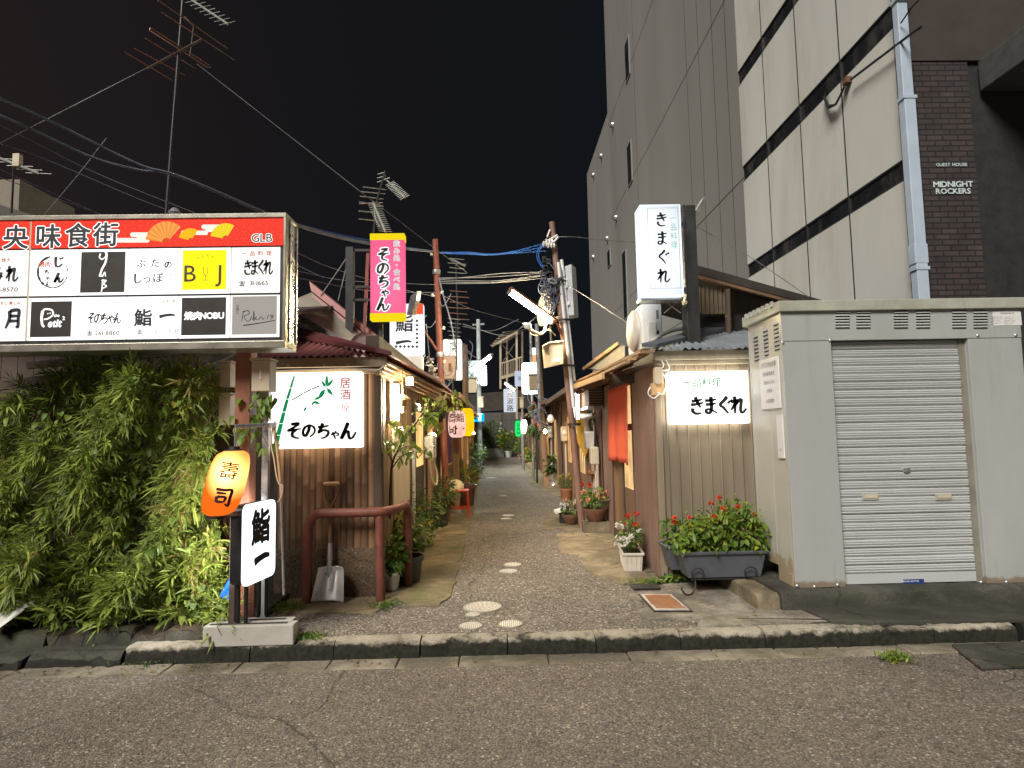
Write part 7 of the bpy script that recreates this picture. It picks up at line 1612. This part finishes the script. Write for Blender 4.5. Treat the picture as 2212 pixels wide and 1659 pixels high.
t = thing('eave_hut_roof', 'weathered low roof edge with tarpaulin between the grey building and the right huts', 'roof', (1.6, 9, 2.4))
mb = MB(); mb.prism([U(1262, 795, 10.0), U(1335, 742, 8.6), U(1350, 748, 8.4), U(1350, 770, 8.2), U(1300, 800, 9.0)], (.25, .5, .02)); mb.build('sheet', surf('old_grey_sheet', (.20, .18, .14), .7, 0, .3, 5), t)
mb = MB(); mb.bar(U(1260, 797, 9.9), U(1336, 742, 8.5), .03, .05); mb.build('edge', M_woodl, t)
for y, z, lab in ((11.8, 1.35, 'nearer pale wall meter on the right huts past the leaning pole'), (13.7, 1.35, 'middle pale wall meter on the right huts'), (17.5, 1.4, 'farther pale wall meter on the right huts behind the second brown pole'), (20.5, 1.5, 'far pale wall meter on the right huts near the red lantern')):
    t = thing('wall_meter', lab, 'meter', (X - .1, y, z)); mb = MB(); mb.box(X - .16, X - .03, y, y + .25, z, z + .34); mb.build('casing', M_cream, t, bevel=.03); mb = MB(); mb.tube([(X - .07, y + .1, z), (X - .07, y + .1, .3)], .022, 7); mb.build('pipe', M_beige, t)
    mb = MB(); mb.lathe((X - .10, y - .002, z + .2), [(.05, 0), (.05, .02), (.001, .03)], 12, axis=(0, -1, 0)); mb.build('dial', M_white, t)
for u, v, Y, lab in ((1190, 905, 15, 'round clear bulb lamp hanging on the right wall past the leaning pole'),):
    t = thing('bulb_lamp', lab, 'lamp', U(u, v, Y)); c = U(u, v, Y); mb = MB(); mb.lathe(c, [(.001, -.1), (.07, -.07), (.1, 0), (.06, .08), (.03, .11)], 14); mb.build('globe', M_white, t, smooth=60); mb = MB(); mb.tube([c + V((0, 0, .1)), c + V((.05, 0, .35))], .02, 6); mb.build('holder', M_dark, t)
# ================================================================ potted plants
GREEN = leafmat('garden_leaf', [(0, (.05, .12, .022)), (.5, (.10, .20, .035)), (.85, (.17, .28, .045)), (1, (.30, .30, .05))], .35)
DKGREEN = leafmat('dark_leaf', [(0, (.035, .08, .022)), (.6, (.075, .14, .035)), (1, (.15, .20, .045))], .3)
YGREEN = leafmat('yellowing_leaf', [(0, (.07, .14, .02)), (.5, (.15, .24, .03)), (.85, (.26, .31, .04)), (1, (.46, .40, .03))], .35)
def petal(name, c): return leafmat(name, [(0, c_(c, .8)), (1, c)], .3)
P_red = petal('red_petal', (.65, .03, .02)); P_org = petal('orange_red_petal', (.72, .10, .03)); P_white = petal('white_petal', (.78, .76, .70)); P_pink = petal('pink_petal', (.70, .25, .35)); P_yel = petal('yellow_petal', (.75, .48, .02)); P_peach = petal('peach_petal', (.70, .33, .20))
def flower(parent, c, r, mat, n=14, name='flower_head'):
    p, d = cluster(c, (r * .25, r * .25, r * .2), n); d = d * np.array([1, 1, .7]) + np.array([0, -.2, .25]); return leaves(name, mat, parent, p, d, r * .95, r * .7, 'oval', .1, rng.random(n))
def pot_mesh(kind, r, h):
    mb = MB()
    if kind == 'round': mb.lathe((0, 0, 0), [(.001, 0), (r * .68, 0), (r * .72, .01), (r * .93, h * .8), (r * .95, h * .82), (r * 1.03, h * .83), (r * 1.04, h), (r * .95, h), (r * .92, h * .9)], 28)
    elif kind == 'bowl': mb.lathe((0, 0, 0), [(.001, 0), (r * .5, 0), (r * .62, .02), (r * .95, h * .7), (r * 1.04, h * .9), (r * 1.05, h), (r * .96, h), (r * .92, h * .9)], 28)
    elif kind == 'drum': mb.lathe((0, 0, 0), [(.001, 0), (r, 0), (r * 1.0, h * .1), (r * 1.02, h * .12), (r, h * .14), (r, h * .86), (r * 1.02, h * .88), (r, h), (r * .96, h), (r * .95, h * .9)], 30)
    return mb
def trough(mb, L, W_, h, taper=.86, rib=True, lip=.02):
    "long planter: tapered sides, lip, inside"
    def ring(l, w_, z): return [(-l / 2, -w_ / 2, z), (l / 2, -w_ / 2, z), (l / 2, w_ / 2, z), (-l / 2, w_ / 2, z)]
    rs = [ring(L * taper, W_ * taper, 0), ring(L * .985, W_ * .97, h * .86), ring(L + lip, W_ + lip, h * .87), ring(L + lip * 1.3, W_ + lip * 1.3, h), ring(L - .01, W_ - .01, h), ring(L * .96, W_ * .94, h * .85)]
    vs = [p for r_ in rs for p in r_]; fs = [(3, 2, 1, 0)] + [(4 * k + i, 4 * k + (i + 1) % 4, 4 * k + 4 + (i + 1) % 4, 4 * k + 4 + i) for k in range(5) for i in range(4)] + [(20, 21, 22, 23)]
    mb.add(vs, fs, 0, .5)
    if rib:
        n = int(L / .045)
        for i in range(n):
            f = (i + .5) / n - .5
            for s_ in (-1, 1): mb.bar((f * L * taper, s_ * W_ * taper / 2, .015), (f * L * .98, s_ * W_ * .97 / 2, h * .84), .014, .010, up=(0, s_, 0), var=.5)
        n = int(W_ / .045)
        for i in range(n):
            f = (i + .5) / n - .5
            for s_ in (-1, 1): mb.bar((s_ * L * taper / 2, f * W_ * taper, .015), (s_ * L * .985 / 2, f * W_ * .97, h * .84), .014, .010, up=(s_, 0, 0), var=.5)
def potted(label, loc, kind, r, h, potm, ph, pr, leafm, n, L, W_, flowers=(), lk='oval', droop=-.1, rz=0., name='potted_plant', dims=None, stems=7, saucer=None):
    t = thing(name, label, 'potted plant', loc, rz)
    if kind == 'trough':
        mb = MB(); trough(mb, *dims); mb.build('planter', potm, t, local=True, bevel=.004); h = dims[2]; sp = (dims[0] * .48, dims[1] * .48)
        mb = MB(); mb.box(-dims[0] * .47, dims[0] * .47, -dims[1] * .46, dims[1] * .46, h * .7, h * .86)
    else:
        pot_mesh(kind, r, h).build('pot', potm, t, local=True, smooth=40); sp = (r, r); mb = MB(); mb.lathe((0, 0, 0), [(r * .93, h * .86), (.001, h * .9)], 20)
        if saucer: m2 = MB(); m2.lathe((0, 0, -.0), [(.001, .001), (r * .9, .001), (r * 1.1, .02), (r * 1.08, .022), (r * .7, .008)], 24); m2.build('saucer', saucer, t, local=True, smooth=40)
    mb.build('soil', M_soil, t, local=True)
    ex = sp[0] if kind == 'trough' else pr; ey = sp[1] * 1.3 if kind == 'trough' else pr
    p, d = cluster((0, 0, h + ph * .5), (ex, ey, ph * .52), n); p[:, 2] = np.maximum(p[:, 2], h * .9)
    d = d * np.array([1, 1, .5]) + np.array([0, 0, droop]) + rng.normal(size=d.shape) * .3
    leaves('foliage', leafm, t, p, d, rng.uniform(.7, 1.25, n) * L, rng.uniform(.7, 1.2, n) * W_, lk, .2, rng.random(n)).data.transform(ROOT[t.name])
    mb = MB()
    for k in range(stems):
        a = random.uniform(0, 6.28); q = random.random() ** .5; mb.tube(smooth_path([(sp[0] * .5 * q * math.cos(a), sp[1] * .5 * q * math.sin(a), h * .8), (ex * .5 * q * math.cos(a), ey * .5 * q * math.sin(a), h + ph * .45), (ex * .8 * q * math.cos(a + .4), ey * .8 * q * math.sin(a + .4), h + ph * .85)], 3), .004, 5)
    mb.build('stem', surf('plant_stem', (.07, .09, .03), .6) if not bpy.data.materials.get('plant_stem') else bpy.data.materials['plant_stem'], t, local=True)
    M = ROOT[t.name]
    for m_, cnt, fr, zr in flowers:
        for k in range(cnt):
            a = random.uniform(0, 6.28); q = random.uniform(.55, 1.05); c = V((ex * q * math.cos(a), ey * q * math.sin(a), h + ph * random.uniform(*zr)))
            o = flower(t, M @ c + V((-.02, -.045, 0)), fr, m_)
    return t
def at(u, v, z=.118): p = G(u, v, z); return (p.x, p.y, z)
# right side
potted('white ribbed planter with white and red flowers beside the corrugated corner, right of alley', (1.37, 6.62, .120), 'trough', 0, 0, M_wplant, .30, 0, GREEN, 260, .05, .026, [(P_white, 16, .034, (.1, .95)), (P_red, 4, .034, (.7, 1.2))], rz=math.radians(84), dims=(.52, .20, .19))
bk = thing('concrete_block', 'hollow concrete block under the bowl of red and peach flowers', 'concrete block', (1.36, 8.95, .12))
mb = MB(); mb.box(-.19, .19, -.09, -.06, 0, .15); mb.box(-.19, .19, .06, .09, 0, .15); mb.box(-.19, -.15, -.06, .06, 0, .15); mb.box(.15, .19, -.06, .06, 0, .15); mb.box(-.03, .03, -.06, .06, 0, .15); mb.build('block', M_mossy, bk, local=True, bevel=.006)
potted('brown bowl of peach geraniums with a tall red flower, on the hollow concrete block', (1.36, 8.95, .271), 'bowl', .18, .19, surf('brown_bowl', (.16, .075, .045), .5), .28, .20, GREEN, 240, .05, .034, [(P_peach, 11, .042, (.35, .9)), (P_red, 2, .04, (1.1, 1.3))])
potted('small brown pot of white and pink flowers left of the leaning pole foot', (1.10, 9.75, .118), 'bowl', .15, .16, surf('brown_pot', (.17, .09, .055), .55), .2, .15, GREEN, 130, .045, .03, [(P_white, 7, .04, (.3, 1.)), (P_peach, 4, .04, (.6, 1.1))])
t = thing('white_tray', 'small white slatted tray beside the brown pot at the leaning pole', 'tray', (1.0, 9.95, .2)); mb = MB(); mb.obox((.98, 9.9, .32), (.26, .22, .03), (1, 0, .25)); mb.build('base', M_white, t)
mb = MB()
for k in range(5): mb.obox((.98, 9.82 + .04 * k, .345), (.26, .02, .015), (1, 0, .25))
mb.build('slat', M_white, t); mb = MB(); mb.box(.93, 1.03, 9.85, 9.95, .12, .30); mb.build('stand', M_dark, t)
potted('terracotta pot of yellow marigolds against the brown wall, right of alley', at(1224, 1080), 'round', .145, .25, M_terra, .30, .17, GREEN, 320, .05, .016, [(P_yel, 6, .034, (.6, 1.15))], lk='lance')
potted('shiny steel drum of tall leaves and white flowers beside the second brown pole', at(1197, 1050), 'drum', .17, .32, M_steeld, .5, .2, DKGREEN, 190, .16, .075, [(P_white, 9, .05, (.2, .7))])
potted('planter of yellow flowers farther up the right side of alley', at(1152, 1012), 'round', .22, .25, M_beige, .62, .34, YGREEN, 240, .13, .06, [(P_yel, 13, .07, (.4, 1.1)), (P_white, 4, .06, (.1, .5))])
potted('low pots of dark red leaves far up the right side of alley', at(1138, 1000), 'bowl', .3, .2, M_terra, .4, .4, leafmat('red_leaf', [(0, (.20, .03, .015)), (1, (.35, .10, .03))], .3), 160, .14, .07)
potted('leafy pot of small yellow flowers below the green lantern, far right', at(1127, 992), 'round', .22, .24, M_wplant, .8, .42, GREEN, 220, .16, .06, [(P_yel, 5, .06, (.4, 1.))])
potted('hanging basket of red and orange flowers by the red lantern, right of alley', (1.25, 18.4, 1.86), 'bowl', .16, .16, M_dark, .5, .34, DKGREEN, 240, .14, .05, [(P_red, 4, .07, (.3, 1.1)), (P_org, 4, .06, (.3, 1.2))], name='hanging_plant', droop=-.5)
potted('trailing fern in a hanging pot below the basket of red flowers', (1.2, 18.9, 1.35), 'bowl', .15, .14, M_dark, .45, .36, GREEN, 240, .2, .03, lk='lance', droop=-.8, name='hanging_plant')
potted('grey trough with a bushy dark green shrub before the end fence', (-.45, 38.2, .11), 'trough', 0, 0, surf('grey_trough', (.28, .28, .27), .7), 1.7, 0, DKGREEN, 900, .22, .05, dims=(1.5, .6, .55, .95, False), lk='lance', droop=.4)
potted('bright green leafy plant with white blossom spikes before the end fence', (.52, 37.5, .11), 'round', .22, .4, M_white, 1.2, .62, YGREEN, 300, .34, .09, [(P_white, 5, .09, (.8, 1.5)), (P_yel, 2, .12, (.4, .9))], lk='lance', droop=.5)
# left side
potted('white pot with leafy seedlings just behind the guard rail post', at(846, 1274), 'round', .085, .17, M_white, .32, .12, GREEN, 110, .075, .045, droop=-.2)
potted('beige pot with trailing green leaves, left of alley behind the guard rail', at(866, 1243), 'round', .12, .24, surf('peach_pot', (.42, .27, .18), .6), .34, .2, GREEN, 200, .07, .042, droop=-.3)
potted('grey brown pot of bright green leaves on a saucer, left of alley', at(882, 1243), 'round', .115, .25, surf('grey_pot', (.26, .21, .18), .6), .42, .26, YGREEN, 330, .06, .036, droop=-.25, saucer=M_terra)
potted('bushy plant with a single red rose against the left wall', at(880, 1195), 'round', .13, .26, M_terra, .62, .28, DKGREEN, 430, .05, .022, [(P_red, 1, .055, (1.02, 1.05))])
potted('spreading green plant in a white basin beside the left wall', at(915, 1180), 'bowl', .16, .2, M_white, .45, .28, GREEN, 330, .06, .034, droop=-.2)
potted('dark plastic pot of dark leaves on bricks before the red pole', at(951, 1136), 'round', .16, .27, M_plastic, .5, .28, DKGREEN, 330, .08, .035)
potted('large brown jar with spiky leaves beside the red stool', at(1008, 1092), 'round', .2, .42, surf('brown_jar', (.13, .06, .04), .4), .3, .26, YGREEN, 110, .26, .028, lk='lance', droop=.5)
potted('tan box planter under the red stool', at(975, 1104), 'round', .17, .30, surf('tan_box', (.36, .23, .13), .7), .15, .16, GREEN, 70, .14, .03, lk='lance', droop=.3)
potted('cluster of small blue white flowers in pots, left of alley past the porch', at(1022, 1045), 'round', .18, .24, M_terra, .55, .3, leafmat('blue_green_leaf', [(0, (.04, .12, .07)), (1, (.12, .25, .15))], .3), 220, .11, .05, [(P_white, 5, .06, (.3, 1.))])
potted('tall green plants in a pot farther up the left side of alley', at(1026, 1020), 'round', .22, .26, M_beige, .9, .42, GREEN, 260, .15, .06)
potted('dark green potted shrub near the pale grey pole, far left', at(1032, 1000), 'round', .25, .3, M_terra, 1.0, .42, DKGREEN, 240, .18, .07, [(P_pink, 2, .08, (.5, 1.))])
# leggy shrub leaning on the left wall
t = thing('camellia_shrub', 'leggy potted shrub with arching dark branches before the cream wall panel', 'shrub', (-.92, 6.2, .11))
def br(pts, r): mb = MB(); mb.tube(smooth_path([U(u, v, y) for u, v, y in pts], 5), r, 7); return mb.build('branch', surf('shrub_bark', (.045, .035, .025), .8) if not bpy.data.materials.get('shrub_bark') else bpy.data.materials['shrub_bark'], t, smooth=60)
B = [[(842, 1120, 5.9), (843, 1050, 5.9), (848, 1000, 5.85), (860, 972, 5.85), (872, 950, 5.8), (885, 930, 5.8), (905, 905, 5.9), (922, 880, 6.0), (930, 862, 6.1)], [(848, 1000, 5.85), (838, 975, 5.8), (836, 960, 5.8), (845, 955, 5.8), (856, 965, 5.8)], [(872, 950, 5.8), (868, 935, 5.75), (856, 922, 5.7), (842, 912, 5.7)], [(860, 972, 5.85), (880, 965, 5.9), (905, 970, 6.0), (928, 985, 6.1)], [(905, 905, 5.9), (925, 905, 6.1), (945, 900, 6.2)], [(848, 1010, 5.9), (868, 985, 5.85), (895, 975, 5.85)], [(915, 890, 6), (935, 890, 6.1), (950, 870, 6.2)]]
for i, b in enumerate(B): br(b, .010 if i == 0 else .006)
pos = []; dr = []
for b in B:
    pp = smooth_path([U(*q) for q in b], 6); n0 = 8 if b is B[0] else 3
    for p in pp[len(pp) * (4 if b is B[0] else 3) // 9:]:
        for k in range(2): pos.append(np.array(p) + rng.normal(size=3) * .03); dr.append([random.gauss(.1, .6), random.gauss(-.3, .4), random.gauss(-.25, .5)])
leaves('foliage', YGREEN, t, pos, dr, rng.uniform(.045, .085, len(pos)), rng.uniform(.02, .036, len(pos)), 'oval', .25, rng.random(len(pos)) * .85)
pot_mesh('round', .15, .26).build('pot', M_plastic, t, local=True, smooth=40)
t = thing('eave_climber', 'yellow green climbing leaves along the left eave above the lanterns', 'climbing plant', U(955, 880, 8.8))
pos = []; dr = []
for u, v, n in ((915, 850, 8), (925, 880, 12), (938, 900, 10), (960, 872, 12), (985, 855, 9), (975, 880, 6), (998, 868, 5), (945, 925, 7)):
    for k in range(n): pos.append(np.array(U(u + random.gauss(0, 9), v + random.gauss(0, 9), 8.8 + random.gauss(0, .12)))); dr.append([random.gauss(0, .6), -.4, random.gauss(-.6, .4)])
leaves('foliage', YGREEN, t, pos, dr, rng.uniform(.07, .13, len(pos)), rng.uniform(.035, .06, len(pos)), 'oval', .25, rng.random(len(pos)))
mb = MB()
for c in (((905, 900), (925, 875), (950, 868), (980, 860), (1000, 870)), ((925, 880), (935, 905), (948, 928))): mb.tube(smooth_path([U(u, v, 8.85) for u, v in c]), .006, 5)
mb.build('stem', M_woodb, t)
# ---------------------------------------------------------------- big planters on the wire stand
YF_ = 5.62
x0, x1, z0, z1 = rect(1474, 1190, 1656, 1248, 5.45); LW = x1 - x0
t = thing('flower_planter', 'large dark grey planter of red salvia and lime leaves, front one on the wire stand', 'planter', ((x0 + x1) / 2, 5.56, z0))
mb = MB(); trough(mb, LW, .25, z1 - z0, .86, False, .03); mb.build('planter', M_plastic, t, local=True, bevel=.008)
mb = MB(); mb.box(-LW * .47, LW * .47, -.11, .11, .14, (z1 - z0) * .86); mb.build('soil', M_soil, t, local=True)
M = ROOT[t.name]; zz0 = z1
pos = []; dr = []; Ls = []; va = []
def ph_at(x): f = (x + LW / 2) / LW; return np.interp(f, [0, .08, .2, .4, .6, .72, .85, 1], [.10, .20, .25, .30, .40, .46, .36, .24])
for k in range(950):
    x = random.uniform(-LW * .54, LW * .52); H_ = ph_at(x); z = (random.random() ** .75) * H_; p = M @ V((x + random.gauss(0, .015), random.uniform(-.15, .13), z1 - z0 - .02 + z)); pos.append(np.array(p)); dr.append([random.gauss(0, .6), -.55, random.gauss(-.35, .5)]); Ls.append(random.uniform(.038, .07) * (1.05 if z > .1 else .8)); va.append(min(1, random.random() * .85 + (.25 if random.random() < .08 else 0)))
for k in range(22):                                                 # loose sprigs that break the outline
    x = random.uniform(-LW * .52, LW * .5); b_ = M @ V((x, random.uniform(-.12, .1), z1 - z0 + ph_at(x) * .75)); e_ = b_ + V((random.gauss(0, .05), random.gauss(-.02, .03), random.uniform(.07, .17)))
    for i in range(7): pos.append(np.array(b_.lerp(e_, i / 6)) + rng.normal(size=3) * .008); dr.append([random.gauss(0, .7), -.3, random.gauss(.1, .5)]); Ls.append(random.uniform(.025, .05)); va.append(random.random())
leaves('foliage', YGREEN, t, pos, dr, np.array(Ls), np.array(Ls) * rng.uniform(.45, .75, len(Ls)), 'heart', .2, va)
pos = []; dr = []
for k in range(700): x = random.uniform(-LW * .47, LW * .47); pos.append(np.array(M @ V((x, random.uniform(-.12, .1), z1 - z0 - .04)))); dr.append([random.gauss(0, .35), random.gauss(-.1, .3), 1])
leaves('undergrowth', GREEN, t, pos, dr, rng.uniform(.04, .10, len(pos)), rng.uniform(.005, .012, len(pos)), 'lance', .2)
for u, v in ((1555, 1074), (1536, 1087), (1563, 1098), (1489, 1118), (1594, 1094), (1600, 1105), (1590, 1100), (1542, 1116), (1524, 1142), (1509, 1153), (1630, 1112), (1633, 1137), (1612, 1140), (1565, 1128), (1596, 1118), (1500, 1140)):
    y = 5.48 + random.uniform(0, .1); o = flower(t, U(u, v, y), .030, P_org, 16)
mb = MB()
for u, v in ((1555, 1080), (1536, 1092), (1563, 1104), (1489, 1124), (1594, 1100)): mb.tube(smooth_path([U(u, v, 5.53), U(u + 5, v + 25, 5.55), U(u + 4, 1185, 5.56)], 4), .0035, 5)
mb.build('stem', bpy.data.materials['plant_stem'], t)
t2 = thing('flower_planter', 'second dark grey planter tucked behind the large one on the wire stand', 'planter', ((x0 + x1) / 2 - .06, 5.86, z0 + .005))
mb = MB(); trough(mb, LW, .24, z1 - z0, .86, False, .03); mb.build('planter', M_plastic, t2, local=True, bevel=.008)
mb = MB(); mb.box(-LW * .47, LW * .47, -.11, .11, .14, (z1 - z0) * .86); mb.build('soil', M_soil, t2, local=True); M2 = ROOT[t2.name]
pos = [np.array(M2 @ V((random.uniform(-LW * .5, LW * .5), random.uniform(-.1, .1), z1 - z0 + random.random() * .22))) for k in range(260)]; dr = [[random.gauss(0, .6), -.4, random.gauss(.1, .5)] for k in pos]
leaves('foliage', GREEN, t2, pos, dr, rng.uniform(.05, .08, len(pos)), rng.uniform(.03, .05, len(pos)), 'heart', .2)
for u, v in ((1456, 1121), (1458, 1128)): flower(t2, U(u, v, 5.75), .04, P_org, 14)
mb = MB(); mb.tube(smooth_path([U(1456, 1122, 5.76), U(1463, 1150, 5.78), U(1472, 1188, 5.8)], 4), .004, 5); mb.build('stem', bpy.data.materials['plant_stem'], t2)
t = thing('wire_stand', 'dark wrought wire stand with curled feet under the large grey planters', 'stand', ((x0 + x1) / 2, 5.7, .12))
mb = MB(); zb_ = z0 - .012
mb.bar((x0 + .08, 5.47, zb_), (x1 - .08, 5.47, zb_), .012, .012); mb.bar((x0 + .08, 5.92, zb_), (x1 - .08, 5.92, zb_), .012, .012)
for x in (x0 + .09, (x0 + x1) / 2, x1 - .09): mb.bar((x, 5.46, zb_ + .001), (x, 5.93, zb_ + .001), .012, .010)
mb.build('top_frame', M_dark, t)
for x in (x0 + .10, x1 - .12):
    for y, d in ((5.47, -1), (5.92, 1)):
        s_ = -1
        c = [(x, y, zb_), (x + .012, y + d * .01, .30), (x + .005, y + d * .02, .19), (x - .02, y + d * .04, .145), (x - .07, y + d * .06, .13), (x - .11, y + d * .06, .15), (x - .125, y + d * .05, .18), (x - .115, y + d * .05, .195)] if x < (x0 + x1) / 2 else [(x, y, zb_), (x - .012, y + d * .01, .30), (x - .0, y + d * .02, .19), (x + .02, y + d * .04, .145), (x + .07, y + d * .06, .13), (x + .11, y + d * .06, .15), (x + .12, y + d * .05, .18)]
        mb = MB(); mb.tube(smooth_path(c, 4), .007, 6); mb.build('leg', M_dark, t, smooth=60)
for x in (x0 + .12, x1 - .16):
    mb = MB(); mb.tube(smooth_path([(x - .04, 5.42, zb_ + .03), (x - .05, 5.41, zb_ + .08), (x, 5.40, zb_ + .11), (x + .05, 5.41, zb_ + .08), (x + .04, 5.42, zb_ + .03)], 4), .006, 6); mb.build('scroll', M_dark, t, smooth=60)
# ---------------------------------------------------------------- low weeds
def tuft(label, u, v, z, n, L, spread=.07, mat=GREEN, cat='weed', hgt=1., name='weed_tuft'):
    c = np.array(G(u, v, z)); p = c + rng.normal(size=(n, 3)) * np.array([spread, spread * .7, .004]); p[:, 2] = z + abs(rng.normal(size=n)) * .01
    d = rng.normal(size=(n, 3)) * .55 + np.array([0, -.1, hgt]); o = leaves(name, mat, None, p, d, rng.uniform(.5, 1.2, n) * L, rng.uniform(.006, .011, n), 'lance', .35); return tag(o, label, cat)
tuft('tuft of bright grass beside the concrete weight block', 665, 1378, .115, 260, .05, .07)
tuft('clump of grass in the kerb gap below the rear sign legs', 610, 1318, .115, 260, .09, .08, YGREEN)
tuft('small grass tuft at the foot of the guard rail post', 832, 1310, .12, 160, .055, .06)
tuft('grass tuft growing in the gutter at the right', 1930, 1425, .01, 150, .08, .05, YGREEN)
tuft('tiny weeds in the kerb joint under the manhole covers', 905, 1410, .012, 90, .035, .07, DKGREEN)
tuft('weeds along the left gutter near the hedge', 330, 1428, .012, 130, .05, .10, DKGREEN)
tuft('mossy weeds by the drain at the corrugated corner', 1385, 1258, .12, 120, .04, .07, YGREEN)
t = thing('ground_plant', 'low leafy plants with a pink flower growing under the wire stand', 'plant', (1.75, 5.9, .12))
pos = []; dr = []
for u, v, n in ((1440, 1255, 70), (1465, 1250, 70), (1420, 1258, 40), (1535, 1255, 40), (1560, 1255, 40), (1500, 1250, 30)):
    for k in range(n): pos.append(np.array(U(u + random.gauss(0, 10), v + random.gauss(0, 7), 5.93 + random.gauss(0, .04)))); dr.append([random.gauss(0, .6), -.5, random.gauss(.2, .5)])
leaves('foliage', GREEN, t, pos, dr, rng.uniform(.035, .065, len(pos)), rng.uniform(.022, .038, len(pos)), 'oval', .2); flower(t, U(1526, 1257, 5.88), .03, P_pink)

# ---------------------------------------------------------------- fallen leaves along the kerb and hedge
pos = []; dr = []
for k in range(260):
    q = random.random()
    if q < .45: p = (random.uniform(-4, -.6), random.gauss(4.34, .05), .014)
    elif q < .7: p = (random.uniform(-2.0, -1.0), random.uniform(4.65, 5.4), .122)
    elif q < .85: p = (random.uniform(-.6, 2.2), random.gauss(4.36, .05), .014)
    else: p = (random.uniform(1.2, 2.3), random.uniform(4.5, 5.6), .128)
    pos.append(np.array(p)); dr.append([random.gauss(0, 1), random.gauss(0, 1), .06])
o = leaves('fallen_leaves', leafmat('dead_leaf', [(0, (.12, .07, .03)), (.6, (.25, .16, .06)), (1, (.22, .24, .06))], .1), None, pos, dr, rng.uniform(.02, .05, len(pos)), rng.uniform(.006, .015, len(pos)), 'lance', .0, None, np.array([0, 0, 4.]))
tag(o, 'scattered dead leaves lying along the kerb and gutter', 'leaf litter', None, 'stuff')
